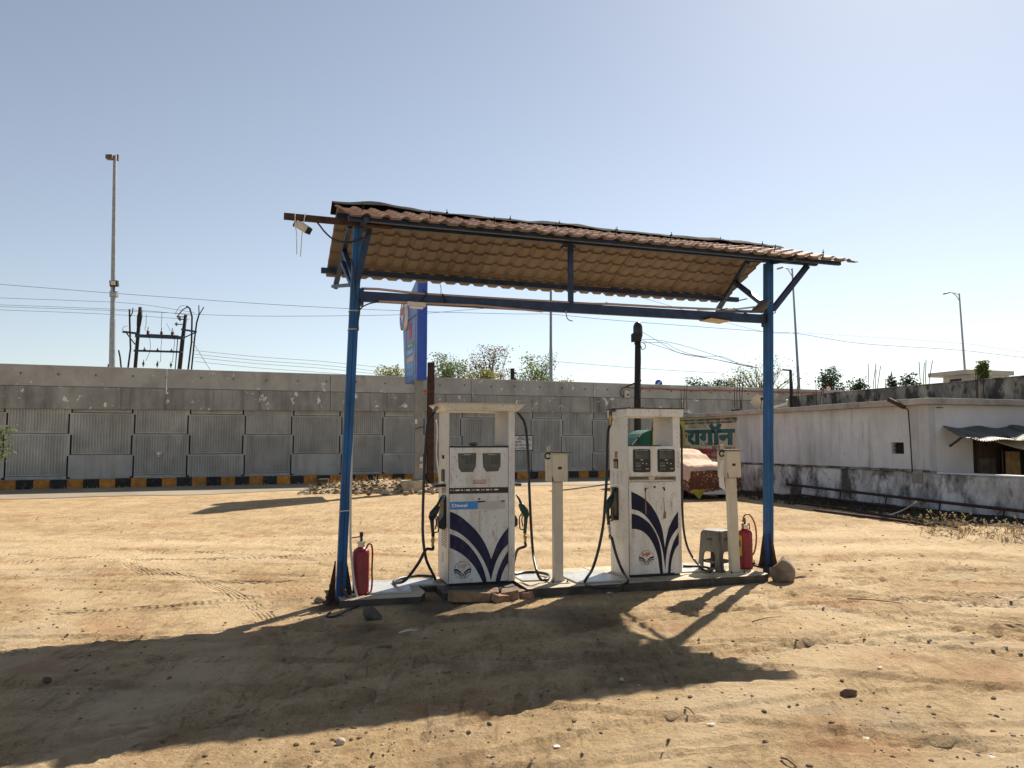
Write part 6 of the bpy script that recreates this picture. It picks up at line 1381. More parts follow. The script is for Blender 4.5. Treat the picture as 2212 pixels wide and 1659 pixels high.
for s_ in (-1, 1):
    ld([(s_ * .88, .12), (s_ * .55, .02), (s_ * .2, -.25), (0, -.62), (0, -.92), (s_ * .25, -.55), (s_ * .6, -.25), (s_ * .88, -.15)], 'leaf', 'sign_blue')
    ld([(s_ * .86, -.24), (s_ * .6, -.32), (s_ * .34, -.55), (s_ * .16, -.88), (s_ * .28, -.84), (s_ * .45, -.58), (s_ * .66, -.42), (s_ * .82, -.36)], 'leaf', 'sign_blue')
ld([(-.60, .08), (.60, .08), (.66, .3), (.58, .66), (-.58, .66), (-.66, .3)], 'red_field', 'print_red')
mb = MB(); put_text(mb, 'HP', 0, 1, 0, 1, 0, .03); mb.v = [(nx0 - .134, lc_.y + .42 * Rl - v[0] * .84 * Rl, lc_.z + .16 * Rl + v[2] * .42 * Rl) for v in mb.v]; mb.build('lettering', 'print_pink', dl)
# rusty beam post beside the sign
pb_ = dp(929, 1052, 26.2); pt_ = dp(931, 783, 26.2)
ib = thing('rusty_post', 'rusty steel beam standing upright beside the sign pylon', 'post', (pb_.x, 26.2, 0), 18)
hh = pt_.z
mb = MB(); mb.bx(-.11, .11, -.08, -.065, -.05, hh); mb.bx(-.11, .11, .065, .08, -.05, hh); mb.bx(-.008, .008, -.065, .065, -.05, hh - .01); mb.build('beam', 'rust', ib)
a = dp(880 / 1, 845, 26.2); mb = MB(); mb.box((-.22, -.02, dp(915, 845, 26.2).z), (.22, .06, .10)); mb.build('bracket', 'conduit_red', ib)
mb = MB(); mb.tube(spline([(.16, -.1, hh * .55), (.2, -.12, 2.0), (.18, -.12, 1.2), (.3, -.14, .3), (.34, -.14, 0.05)], 5), .022, 6); mb.build('cable', 'pvc_white', ib, smooth=True)

# ------------------------------------------------------------------ covered car
cf = gp(1545, 1079); FK = Frame(cf.x, cf.y, 17.7)
car = thing('covered_car', 'parked car under a patterned brown cloth cover beside the painted wall', 'car', (cf.x, cf.y, 0), 17.7)
def prof_h(y):
    P = [(0, .40), (.03, .80), (.18, .98), (1.05, 1.08), (1.5, 1.28), (1.95, 1.42), (3.0, 1.44), (3.5, 1.25), (3.75, .95), (3.82, .40)]
    for (a, b), (c, d) in zip(P, P[1:]):
        if a <= y <= c: t = (y - a) / (c - a); t = t * t * (3 - 2 * t); return b + (d - b) * t
    return .4
def cover(u, w, lift=0.0, lo=.25):
    y = 3.82 * w; h = prof_h(y) + lift; a = (u - .5) * 2; s_ = 1 if a > 0 else -1; a = abs(a)
    inset = 1 - .06 * (1 if .05 < y < 3.75 else 2)
    if a < .55: x = a / .55 * .66; z = h - .05 * (a / .55) ** 2
    else: t = (a - .55) / .45; x = .66 + .25 * (1 - (1 - t) ** 2.2); z = (h - .05) * (1 - t) + lo * t
    wr = .022 * mnoise.noise(Vector((x * s_ * 3, y * 2.5, 1.0))) + .016 * mnoise.noise(Vector((x * s_ * 9, y * 7, z * 3)))
    return (x * s_ * inset + wr * (1 if a > .5 else 0) * s_, y + wr * .4 - (.03 if w == 0 else 0), z + (wr if a < .6 else 0) + (0.03 * math.sin(y * 7 + s_) if a > .99 else 0))
mb = MB(); mb.grid(lambda u, w: cover(u, w), 64, 60, flip=False); mb.grid(lambda u, w: tuple(Vector(cover(u, w)) * .985 + Vector((0, .02, .004))), 32, 30, flip=True)
# front and rear hanging flaps
for (yy, sg_) in ((0.0, -1), (3.82, 1)):
    def flap(u, w):
        x = (u - .5) * 1.62; top = cover(min(.98, max(.02, .5 + x / 1.62 * .55)), 0.02 if sg_ < 0 else .98); z = .82 - .57 * w + .03 * math.sin(x * 6) * w
        return (x, yy + sg_ * (.03 + .02 * mnoise.noise(Vector((x * 5, z * 4, 2)))), z)
    mb.grid(flap, 40, 10, flip=(sg_ > 0))
cvr = mb.build('cloth_cover', 'cover_pattern' if 'cover_pattern' in M else 'cover_brown', car, smooth=True)
mb = MB()
def topper(u, w):
    uu = .5 + (u - .5) * .80; ww = .012 + .93 * w
    p_ = Vector(cover(uu, ww, .018)); e = abs(u - .5) * 2
    return (p_.x * 1.02, p_.y, p_.z + .012 + (.03 * mnoise.noise(Vector((p_.y * 3, u * 4, 8))) if e > .9 else 0))
mb.grid(topper, 48, 50); mb.build('sunlit_top', 'cover_top', car, smooth=True)  # added paler layer, the cover's sunlit top put into its colour
mb = MB(); mb.bx(-.74, .74, .12, 3.7, .22, .52); mb.build('underbody', 'black_plastic', car, bevel=.04)
mb = MB(); mb.prism([(-.8, .34), (-.8, .22), (-.45, .15), (.5, .13), (.75, .22), (.75, .34)], -.02, .12); mb.build('bumper', 'car_white', car, bevel=.02)
for (x, y) in ((-.70, .72), (.70, .72), (-.70, 3.1), (.70, 3.1)):
    mb = MB(); mb.lathe([(.20, -.09), (.29, -.09), (.30, -.06), (.30, .06), (.29, .09), (.20, .09)], (x, y, .30), 20, Matrix.Rotation(R(90), 3, 'Y')); wh = mb.build('tyre', 'tyre', car, smooth=True, angle=40)
    mb = MB(); mb.lathe([(.05, -.07), (.2, -.08), (.2, .08), (.05, .07)], (x, y, .30), 14, Matrix.Rotation(R(90), 3, 'Y')); mb.build('rim', 'galvanised', wh)
mb = MB(); f = lambda u, w: (-.80 + .42 * u, -.06 + .02 * math.sin(u * 9),   .30 - .28 * w * (1 - abs(u - .55) * 1.6)); mb.grid(f, 12, 6); mb.grid(lambda u, w: (f(u, w)[0], f(u, w)[1] + .004, f(u, w)[2]), 12, 6, flip=True); mb.build('yellow_cloth', 'yellow_cloth', car, smooth=True)

# green tarpaulin stall and yellow banner seen through the right dispenser
tp_ = dp(1392, 965, 27.5); FT = Frame(tp_.x, 27.5, 12)
ts = thing('tarp_stall', 'green tarpaulin tent seen through the gap of the right dispenser', 'tent', (tp_.x, 27.5, 0), 12)
q = [FT.onY(*CD(x, y), 0) for x, y in ((530, 775), (640, 640), (720, 560), (820, 510), (925, 478))]
zt_ = q[-1].z; xr = q[-1].x
outl = [(p_.x, p_.z) for p_ in q]; x_l = outl[0][0] - .08
poly = [(x_l, .05)] + outl + [(xr, .05)]
mb = MB(); mb.prism(poly, 0, 1.4); mb.build('tarpaulin', 'green_tarp', ts, bevel=.03)
for (x, z) in ((xr - .02, zt_ + .05), (outl[1][0], outl[1][1] + .03)): mb = MB(); mb.tube([(x, -.03, 0), (x, -.03, z)], .03, 6); mb.build('pole', 'wood_dark', ts)
mb = MB(); mb.tube([(outl[0][0], -.02, outl[0][1]), (outl[2][0], -.02, outl[2][1] + .02), (xr, -.02, zt_ + .02)], .014, 5); mb.build('rope', 'paper', ts)
bp0 = FT.onY(*CD(925, 800), -.12); bp1 = FT.onY(*CD(1130, 340), -.12)
yb2 = thing('yellow_banner', 'yellow banner with black lettering beside the green tarpaulin', 'banner', FT.wld((bp0.x, -.12, 0)), 12)
w_ = 1.25; z1_ = bp1.z; z0_ = bp0.z - .35
mb = MB(); mb.prism([(0, z0_), (w_, z0_), (w_, z1_ + .05), (.28, z1_), (.14, z1_ - .2), (0.02, z1_ - .3)], 0, .02); mb.build('sheet', 'banner_yellow', yb2)
for x in (.05, w_ - .05): mb = MB(); mb.tube([(x, .05, 0), (x, .05, z1_ + .05)], .025, 6); mb.build('pole', 'wood_dark', yb2)
a = FT.onY(*CD(940, 690), -.12); b = FT.onY(*CD(1080, 570), -.12)
mb = MB(); put_text(mb, 'नशा मुक्ती', .03, w_ - .08, a.z, b.z, -.004, .03); mb.build('lettering', 'ink', yb2)
a = FT.onY(*CD(940, 790), -.12); b = FT.onY(*CD(1080, 740), -.12); mb = MB(); put_text(mb, '99604 31007', .08, w_ - .1, a.z - .05, b.z, -.004, .03); mb.build('phone_number', 'ink', yb2)
mb = MB(); mb.lathe([(.14, 0), (.14, .004)], (.42, -.001, z1_ - .28), 16, Matrix.Rotation(R(90), 3, 'X')); mb.build('red_emblem', 'print_red', yb2)

# ------------------------------------------------------------------ street lamps beyond the parapet
def lamp(px_top, px_bot, Y, label, arm, r=.085, extra=None):
    T_ = dp(*px_top, Y); B_ = dp(*px_bot, Y); d = (T_ - B_) / (T_.z - B_.z); base = T_ - d * (T_.z - 3.45)
    t = thing('street_lamp', label, 'street lamp', (base.x, base.y, 3.45)); L = T_.z - 3.45; tp = d * L
    mb = MB(); mb.tube([(0, 0, 0), tp * .33, tp * .331, tp], [r * 1.25, r * 1.05, r * .95, r * .62], 10); mb.build('pole', 'galvanised', t, smooth=True, angle=40)
    mb = MB(); mb.box((0, 0, .02), (.4, .4, .04)); mb.build('base_plate', 'galvanised', t)
    if arm:
        ax = arm * (Y / F)
        mb = MB(); mb.tube(spline([tp - Vector((0, 0, .55)), tp + Vector((ax * .35, 0, -.1)), tp + Vector((ax * .7, 0, .08)), tp + Vector((ax, 0, .06))], 5), .028, 7); mb.tube(spline([tp - Vector((0, 0, .10)), tp + Vector((ax * .4, 0, .02)), tp + Vector((ax * .75, 0, .09))], 4), .022, 6); mb.build('arm', 'galvanised', t, smooth=True)
        mb = MB(); mb.bar(tp + Vector((ax * .85, 0, .07)), tp + Vector((ax * 1.35, 0, -.02)), .30, .09); lh = mb.build('lamp_head', 'sign_grey', t, bevel=.03)
        mb = MB(); mb.bar(tp + Vector((ax * 1.0, 0, .0)), tp + Vector((ax * 1.3, 0, -.06)), .2, .03); mb.build('diffuser', 'lamp_glass', lh)
    return t, tp, base
lamp((1190, 490), (1190, 826), 42, 'tall street lamp seen over the middle of the tiled roof', -22)
lamp((1711, 580), (1726, 842), 50, 'leaning street lamp right of the right canopy post', -24)
lamp((2072, 634), (2086, 822), 56, 'farthest street lamp on the right above the roof hut', -25)
t, tp, bs = lamp((248, 336), (242, 790), 34, 'tall left mast with a camera on top and a floodlight halfway', 0, .115)
k_ = 34 / F
a = dp(247, 627, 34) - bs; mb = MB(); mb.lathe([(.19, -.12), (.19, .12)], a + Vector((0, 0, -.18)), 10); mb.build('collar', 'galvanised', t)
mb = MB(); mb.bar(a + Vector((.03, -.12, -.2)), a + Vector((.14, -.25, .18)), .05, .05); mb.build('bracket', 'iron_dark', t)
mb = MB(); mb.box(a + Vector((.14, -.3, .24)), (.36, .16, .28), Matrix.Rotation(R(15), 3, 'X')); fl_ = mb.build('floodlight', 'iron_dark', t, bevel=.02)
mb = MB(); mb.box(a + Vector((.14, -.392, .25)), (.22, .02, .18), Matrix.Rotation(R(15), 3, 'X')); mb.build('glass', 'cream_paint', fl_)
mb = MB(); mb.box(tp + Vector((-.16, -.1, -.12)), (.30, .26, .20)); mb.build('camera_head', 'grime_steel', t, bevel=.02); mb = MB(); mb.box(tp + Vector((.2, -.1, -.14)), (.08, .1, .3)); mb.build('camera_bracket', 'grime_steel', t, bevel=.02)
mb = MB(); mb.box((-.17, -.02, 1.0), (.07, .1, 1.3)); mb.build('cable_box', 'grime_steel', t)
# small black lamp post on the roof edge
a = dp(1706, 800, 31); b = dp(1709, 862, 31)
t = thing('roof_lamp_post', 'short black angled lamp post on the roof edge right of the blue post', 'lamp', (b.x, 31, 3.3))
mb = MB(); mb.bar((0, 0, -.4), (a.x - b.x + .03, 0, a.z - 3.3), .09, .09); mb.build('post', 'iron_dark', t)
mb = MB(); mb.bar((a.x - b.x + .04, 0, a.z - 3.3), (a.x - b.x - .28, 0, a.z - 3.28), .14, .05); mb.build('lamp_head', 'iron_dark', t)

# ------------------------------------------------------------------ twin-pole electric structure
CP = crop(350, 1150, 600, 2212); YP = 47.0
P_ = lambda x, y: dp(*CP(x, y), YP)
o_ = P_(705, 1175); o_ = Vector((o_.x, YP, 0)); ep = thing('electric_structure', 'twin-pole electric structure with crossbars and insulators behind the ramp wall', 'power pole', o_)
def ep_tube(name, pts, r, m='pole_dark', ground=False, seg=7):
    Q = [P_(*p) - o_ for p in pts]
    if ground: d = (Q[0] - Q[1]); d = d / d.z; Q.insert(0, Q[0] - d * Q[0].z)
    mb = MB(); mb.tube(Q, r, seg); return mb.build(name, m, ep, smooth=True)
ep_tube('pole', ((705, 1175), (745, 700), (780, 290)), .11, ground=True); ep_tube('pole', ((1360, 1190), (1400, 800), (1450, 400)), [.13] * 3 + [.10], ground=True)
ep_tube('pole_wrap', ((755, 570), (770, 430), (785, 330)), [.12, .16, .10])
for pts, r in ((((600, 1170), (635, 900), (625, 600), (620, 320)), .055), (((1485, 1200), (1535, 800), (1542, 430), (1510, 310), (1460, 275)), .055), (((1535, 1200), (1580, 750), (1610, 520), (1645, 400)), .05), (((495, 1165), (480, 1020), (460, 925)), .05), ((((1295, 1195), (1330, 760))), .03)): ep_tube('cable_riser', pts, r, ground=True)
for pts in (((625, 440), (660, 380), (672, 300)), ((622, 420), (622, 325)), ((1640, 420), (1660, 380), (1718, 288)), ((1645, 410), (1642, 262)), ((1345, 400), (1400, 330), (1470, 290))): ep_tube('fork', pts, .032)
for a, b, w in (((535, 657), (780, 685), .13), ((720, 715), (1432, 748), .20), ((700, 935), (1412, 955), .12), ((1398, 622), (1622, 658), .11)): mb = MB(); mb.bar(P_(*a) - o_ + Vector((0, -.13, 0)), P_(*b) - o_ + Vector((0, -.13, 0)), .1, w); mb.build('crossbar', 'dark_blue', ep)
for a, b in (((590, 675), (718, 842)), ((1620, 662), (1430, 748)), ((900, 695), (1355, 718))): mb = MB(); mb.bar(P_(*a) - o_ + Vector((0, -.14, 0)), P_(*b) - o_ + Vector((0, -.14, 0)), .05, .06); mb.build('brace', 'pole_dark', ep)
for (x, y0, y1, r) in ((912, 745, 590, .11), (1110, 755, 600, .11), (1268, 760, 608, .11), (862, 955, 885, .09), (1055, 960, 895, .09), (1258, 968, 903, .09), (845, 1175, 1070, .09), (1050, 1185, 1085, .09), (1250, 1190, 1095, .09)):
    A_, B_ = P_(x, y0) - o_, P_(x, y1) - o_; h_ = B_.z - A_.z; mb = MB(); mb.lathe([(r * .35, 0), (r * .35, h_ * .25), (r, h_ * .3), (r * .5, h_ * .38), (r, h_ * .45), (r * .5, h_ * .53), (r * .9, h_ * .6), (r * .3, h_ * .68), (r * .2, h_)], A_ + Vector((0, -.2, 0)), 9); mb.build('insulator', 'insulator', ep, smooth=True, angle=50)
for (x, y) in ((1345, 432), (1370, 470), (1318, 542)): A_ = P_(x, y) - o_; mb = MB(); mb.tube([A_ + Vector((-.12, -.05, 0)), A_ + Vector((.35, -.02, -.01))], .03, 6); mb.lathe([(.12, -.02), (.12, .02)], A_ + Vector((0, -.05, 0)), 9, Matrix.Rotation(R(90), 3, 'Y')); mb.build('strain_insulator', 'insulator', ep)
for pts in (((890, 400), (885, 560), (870, 625), (905, 655)), ((1120, 380), (1108, 600)), ((1190, 535), (1245, 650)), ((940, 750), (950, 870), (935, 970), (880, 1090)), ((1118, 760), (1105, 900), (1098, 1090), (1060, 1110)), ((1290, 640), (1305, 780), (1285, 1000), (1275, 1110)), ((530, 640), (560, 590), (615, 572)), ((1315, 400), (1350, 330), (1400, 280), (1460, 275))):
    Q = spline([P_(*p) - o_ + Vector((0, -.2, 0)) for p in pts], 4); mb = MB(); mb.tube(Q, .014, 4); mb.build('jumper_wire', 'wire', ep)
mb = MB(); mb.tube([P_(1545, 790) - o_, P_(1810, 1215) - o_], .016, 4); mb.build('stay_wire', 'wire', ep)
# twin rungs
# ------------------------------------------------------------------ overhead wires
def wire(pts, Y0, Y1, label, r=.016, sag=0.0):
    n = len(pts); Q = [dp(x, y, Y0 + (Y1 - Y0) * i / (n - 1)) for i, (x, y) in enumerate(pts)]
    if pts[0][0] < 0: Q.insert(0, Q[0] + (Q[0] - Q[1]).normalized() * 40)
    if pts[-1][0] > 2212: Q.append(Q[-1] + (Q[-1] - Q[-2]).normalized() * 40)
    Q = spline(Q, 6); o0 = Q[0]; mb = MB(); mb.tube([q - o0 for q in Q], r, 4); o = mb.build('power_line', 'aluminium_wire', None); o.location = o0; tag(o, label, 'wire', 'overhead wires')
wire(((-40, 611), (240, 633), (594, 658), (858, 671), (1100, 678), (1192, 679), (1330, 692), (1632, 715), (1724, 721), (1860, 742), (2078, 757), (2260, 778)), 47, 52, 'top overhead wire crossing the whole sky from the left edge')
wire(((-40, 642), (150, 649), (290, 656), (420, 675)), 47, 47, 'overhead wire ending on the twin-pole structure, highest of its set', .014)
wire(((-40, 657), (150, 664), (310, 671), (415, 681)), 47, 47, 'second overhead wire reaching the twin-pole structure', .014)
wire(((-40, 668), (150, 675), (290, 682), (410, 690)), 47, 47, 'lowest overhead wire reaching the twin-pole structure', .014)
wire(((-40, 661), (300, 673), (450, 680), (600, 683), (860, 680), (1000, 670), (1085, 663)), 47, 43, 'overhead wire rising to the right behind the tie beam', .014)
for k, (y0, y1, nm) in enumerate(((757, 797, 'first'), (765, 806, 'second'), (772, 812, 'third'), (781, 818, 'fourth'))): wire(((418 + k, y0), (560, y0 + 14), (700, y0 + 24), (850, y1)), 47, 50, nm + ' from top of the four parallel wires leaving the twin-pole structure', .013)
wire(((1380, 641), (1632, 713), (1724, 719), (1765, 721), (2078, 742), (2260, 768)), 50, 54, 'upper overhead wire on the right from behind the roof', .013)
# dark pole with house wires in the middle
YQ = 33.0; CG = crop(2400, 1250, 900, 2212)
a = dp(*CG(374, 130), YQ); b = dp(*CG(368, 900), YQ)
dk = thing('service_pole', 'dark service pole wrapped with cables between the dispenser and the ramp wall', 'power pole', (b.x, YQ, 0))
mb = MB(); mb.tube([(-.02, 0, -.1), (0, 0, b.z), (a.x - b.x, 0, a.z)], [.16, .15, .13], 10); mb.build('pole', 'pole_dark', dk, smooth=True)
q = dp(*CG(372, 180), YQ); o2 = Vector((b.x, YQ, 0)); mb = MB(); mb.lathe([(.16, -.35), (.21, -.2), (.20, .2), (.14, .33), (.05, .4)], q - o2, 10); mb.build('cable_wrap', 'rubber', dk, smooth=True)
q = dp(*CG(365, 250), YQ); mb = MB(); mb.box(q - o2 + Vector((-.05, -.05, 0)), (.40, .35, .35)); mb.build('junction', 'pole_dark', dk, bevel=.02)
for pts in (((395, 270), (400, 500), (385, 700), (395, 900)), ((405, 290), (440, 310), (445, 345), (415, 365), (402, 330)), ((345, 290), (340, 310), (360, 325))): mb = MB(); mb.tube(spline([dp(*CG(*p), YQ - .15) - o2 for p in pts], 5), .016, 5); mb.build('cable', 'rubber', dk)
mb = MB(); mb.bar(dp(*CG(240, 738), YQ - .1) - o2, dp(*CG(405, 666), YQ - .1) - o2, .05, .06); mb.build('strut', 'iron_dark', dk)
for k, (pts, nm) in enumerate(((((405, 185), (600, 300), (760, 390), (1000, 435), (1180, 470), (1500, 535)), 'uppermost'), (((410, 265), (560, 270), (800, 320), (1100, 410), (1300, 480), (1560, 545)), 'second'), (((410, 275), (640, 350), (860, 420), (1100, 455), (1400, 520), (1560, 548)), 'third'), (((430, 295), (640, 300), (760, 365), (960, 425), (1200, 435), (1380, 515)), 'lowest'))):
    Q = [dp(*CG(*p), YQ - .6 * i) for i, p in enumerate(pts)]; Q = spline(Q, 5); mb = MB(); mb.tube([x - Q[0] for x in Q], .011, 4); o = mb.build('service_wire', 'wire', None); o.location = Q[0]; tag(o, nm + ' of the slack wires running right from the dark service pole', 'wire', 'house service wires')
wire(((1190, 780), (1400, 797), (1560, 806)), 36, 36, 'faint wire just above the parapet left of the service pole', .010)
# black post behind the parapet
a = dp(1107, 796, 50); b = dp(1107, 824, 50); t = thing('stub_post', 'dark notched stub post among the trees behind the parapet', 'post', (b.x, 50, 0)); mb = MB(); mb.tube([(0, 0, 0), (0, 0, a.z)], .14, 8); mb.build('post', 'pole_dark', t)
for z in (.3, .7, 1.05): mb = MB(); mb.box((.12, 0, a.z - z), (.3, .2, .1)); mb.build('notch', 'pole_dark', t)
a = dp(1423, 828, 46); mb = MB(); mb.lathe([(.22, -.01), (.22, .01)], (0, 0, 0), 20, Matrix.Rotation(R(80), 3, 'X')); t = thing('road_sign', 'small round blue road sign just above the parapet', 'sign', (dp(1423, 835, 46).x, 46, 3.45)); mb.v = [(v[0], v[1], v[2] + a.z - 3.45) for v in mb.v]; dk_ = mb.build('disc', 'sign_blue', t)
mb = MB(); mb.bar((-.12, -.03, a.z - 3.55), (.12, -.06, a.z - 3.35), .03, .05); mb.build('stripe', 'print_white', dk_); mb = MB(); mb.tube([(0, .02, 0), (0, .02, a.z - 3.45)], .03, 6); mb.build('post', 'galvanised', t)
a = dp(*C6(972, 323), 44); t = thing('round_sign', 'small round red-rimmed road sign before the bushy tree', 'sign', (a.x, 44, 3.45)); mb = MB(); mb.lathe([(.15, -.01), (.15, .01)], (0, 0, a.z - 3.45), 20, Matrix.Rotation(R(90), 3, 'X')); d_ = mb.build('disc', 'print_red', t)
mb = MB(); mb.lathe([(.11, -.01), (.11, .01)], (0, -.012, a.z - 3.45), 20, Matrix.Rotation(R(90), 3, 'X')); mb.build('face', 'print_white', d_); mb = MB(); mb.bar((-.06, -.03, a.z - 3.48), (.06, -.03, a.z - 3.42), .02, .03); mb.build('mark', 'ink', d_); mb = MB(); mb.tube([(0, .03, 0), (0, .03, a.z - 3.45)], .03, 6); mb.build('post', 'galvanised', t)

# ------------------------------------------------------------------ trees
def tree(label, cx, top, hw, Y, leaf, seed, n_leaf=1500, size=.12, clumps=26, bottom=838, sparse=.55, base_z=0.0, name='tree', trunk_r=.11, droop=0.0, group='trees behind the ramp wall', cat='tree'):
    rg = random.Random(seed); T_ = dp(cx, top, Y); Wd = hw * Y / F; zb_ = dp(cx, bottom, Y).z; base = Vector((T_.x + rg.uniform(-.1, .1), Y, base_z)); H_ = T_.z - base_z; cz0 = max(zb_ - base_z - .3, H_ * .25)
    t = thing(name, label, cat, base, 0, group); fork = Vector((rg.uniform(-.1, .1), 0, max(H_ * .22, cz0 * .75)))
    mb = MB(); mb.tube([(0, 0, -.05), fork * .5 + Vector((rg.uniform(-.05, .05), 0, 0)), fork], [trunk_r * 1.3, trunk_r, trunk_r * .8], 8); tr = mb.build('trunk', 'bark', t, smooth=True)
    mb = MB(); lv = MB(); cs = []
    for k in range(clumps):
        f_ = (k + .5) / clumps; a = rg.uniform(0, 6.28); topf = 1.0 if k % 9 == 0 else .74 + .26 * abs(math.sin(a * 1.7 + seed)); zz = cz0 + (H_ * topf - cz0) * (f_ ** .8); zz = max(zz, cz0 + .02); e = (zz - cz0) / (H_ - cz0); rad = Wd * (1 - .7 * e ** 2.4) * rg.uniform(.3, 1.0) * (.55 + .75 * abs(math.sin(a * 1.3 + seed * 2.1)))
        c = Vector((math.cos(a) * rad, math.sin(a) * rad * .9, zz + rg.uniform(-.15, .1))); c.z = min(c.z, H_); cs.append(c)
        mid = fork.lerp(c, .5) + Vector((rg.uniform(-.2, .2), rg.uniform(-.2, .2), rg.uniform(.0, .25))); mb.tube(spline([fork, mid, c], 3), [trunk_r * .5, trunk_r * .42, trunk_r * .36, trunk_r * .3, trunk_r * .22, trunk_r * .14, trunk_r * .06], 5)
        for q in range(3): sw = min(.24, Wd * .35); e2 = c + Vector((rg.gauss(0, sw), rg.gauss(0, sw), rg.gauss(.05, sw))); mb.tube([mid.lerp(c, .5), e2], [trunk_r * .16, trunk_r * .04], 4); cs.append(e2)
    mb.build('branches', 'bark', t)
    for k in range(n_leaf):
        c = rg.choice(cs); s_ = sparse * Wd * .22 + min(.09, Wd * .2); p_ = c + Vector((rg.gauss(0, s_), rg.gauss(0, s_), rg.gauss(0, s_ * .8)))
        if p_.z > H_ + .1: continue
        a, b = rg.uniform(0, 6.28), rg.uniform(-1.2, .6); L = size * rg.uniform(.6, 1.4); d = Vector((math.cos(a) * math.cos(b), math.sin(a) * math.cos(b), math.sin(b) - droop)).normalized(); sd = d.cross(Vector((rg.uniform(-1, 1), rg.uniform(-1, 1), rg.uniform(-.3, 1)))).normalized() * L * .28
        lv.add([p_, p_ + d * L * .5 + sd, p_ + d * L, p_ + d * L * .5 - sd], [(0, 1, 2, 3)])
    lv.build('crown', leaf, t); return t
tree('low yellow-green bush peeking over the parapet left of the sign pylon', 848, 792, 38, 60, 'leaf_pale', 1, 1767, 0.187, 22)
tree('light green tree right of the rusty post behind the parapet', 968, 766, 52, 60, 'leaf_green', 2, 3600, 0.165, 40)
tree('wide reddish-leaved open tree behind the parapet, tallest of its row', 1060, 748, 60, 60, 'leaf_mixed', 3, 2945, 0.165, 44, sparse=.7)
tree('pointed dark green tree left of the tall middle street lamp', 1163, 764, 50, 60, 'leaf_green', 4, 2356, 0.165, 32, sparse=.6)
tree('small pale sprig right of the tall middle street lamp', 1217, 806, 24, 60, 'leaf_pale', 5, 306, 0.198, 9)
tree('small yellow-green bush under the reddish tree', 1050, 800, 42, 57, 'leaf_pale', 15, 1531, 0.187, 22)
tree('dark low bush left of the blue road sign', 1505, 816, 26, 62, 'leaf_dark', 6, 1060, 0.187, 18)
tree('dark bush right of the blue road sign', 1560, 822, 40, 62, 'leaf_dark', 7, 1295, 0.176, 20)
tree('thin bare-branched tree behind the right blue post', 1640, 772, 82, 56, 'leaf_pale', 8, 942, 0.154, 60, sparse=.5)
tree('dense dark green tree right of the leaning street lamp', 1798, 794, 34, 58, 'leaf_dark', 9, 2000, 0.176, 34, 850, .4)
tree('small dark tree next to the dense dark green tree', 1856, 820, 14, 58, 'leaf_dark', 10, 942, 0.176, 14, 850)
tree('far faint treetop above the parapet at left', 118, 786, 12, 70, 'leaf_green', 13, 141, 0.176, 8)
# plants on the mouldy roof
def roofplant(label, x, y, hw_, u, leaf, seed, n, ybot=330):
    p = FB.onX(*C6(x, y), u); w = FB.wld((u, p.y, 3.1)); X_, Y_ = C6(x, y); tree(label, X_, Y_, hw_, w.y, leaf, seed, n, .10, 14, C6(x, ybot)[1], .5, 3.1, 'roof_plant', .025, .0, 'plants on the mouldy roof', 'plant')
roofplant('dark potted plant on the roof, left of two', 1394, 250, 8, 6.3, 'leaf_dark', 31, 350)
roofplant('dark potted plant on the roof, right of two', 1475, 240, 20, 6.3, 'leaf_dark', 32, 520)
roofplant('leafy creeper plant on the parapet at far right', 1945, 165, 9, 5.8, 'leaf_green', 33, 1100, 270)
# leafy branch at the left edge: a small tree standing just outside the frame
p = dp(-60, 930, 13.0); tb_ = thing('roadside_tree', 'small leafy tree reaching in at the left edge of the picture', 'tree', (p.x - .55, 13.0, 0))
rg = random.Random(77); mb = MB(); lv = MB(); mb.tube([(0, 0, -.05), (.03, 0, .6), (.1, 0, 1.1)], [.07, .06, .045], 7); mb.build('trunk', 'bark', tb_, smooth=True); mb = MB()
for (x, y) in ((22, 925), (10, 945), (24, 965), (8, 985), (-25, 905), (-60, 890), (-90, 940), (-40, 960), (-20, 990), (2, 925), (-110, 910)):
    e = dp(x, y, 13.0 + rg.uniform(-.25, .25)) - tb_.location; Q = spline([Vector((.1, 0, 1.1)), (Vector((.1, 0, 1.1)) + e) / 2 + Vector((0, 0, .15)), e], 5); mb.tube(Q, [.02 - .0017 * i for i in range(len(Q))], 5)
    for q in Q[4:]:
        for j in range(26):
            a = rg.uniform(0, 6.28); d = Vector((math.cos(a), math.sin(a), rg.uniform(-.9, .3))).normalized(); p_ = q + Vector((rg.gauss(0, .045), rg.gauss(0, .05), rg.gauss(0, .045))); L = rg.uniform(.05, .10); sd = d.cross(Vector((0, 0, 1))).normalized() * L * .25; lv.add([p_, p_ + d * L * .5 + sd, p_ + d * L, p_ + d * L * .5 - sd], [(0, 1, 2, 3)])
mb.build('branches', 'bark', tb_); lv.build('crown', 'leaf_green', tb_)

# ------------------------------------------------------------------ weeds, pebbles, litter
rg = random.Random(5); mb = MB(); pts = []
for k in range(34):
    x, y = rg.uniform(440, 1250), 0; y = 1505 + (x - 440) * .075 + rg.uniform(-45, 45); p = gp(*C9(x, y)); pts.append((p.x, p.y, gz(p.x, p.y)))
grass('dry_weeds', pts, .13, 6, 'dry_grass', 8, 1.0, .005)
mb = MB()
for (x, y, z) in pts:
    for j in range(4):
        h_ = rg.uniform(.06, .40); q = Vector((x + rg.gauss(0, .12), y + rg.gauss(0, .12), z)); tpp = q + Vector((rg.gauss(0, .16), rg.gauss(0, .16), h_ * .8)); mb.tube([q, tpp], .003, 3)
        for i in range(4): c = tpp + Vector((rg.gauss(0, .015), rg.gauss(0, .015), rg.gauss(0, .015))); mb.rock(c, rg.uniform(.010, .020), j + i, (1, 1, .8), 1, .3)
stuff(mb.build('seed_heads', 'straw'))
pts = []
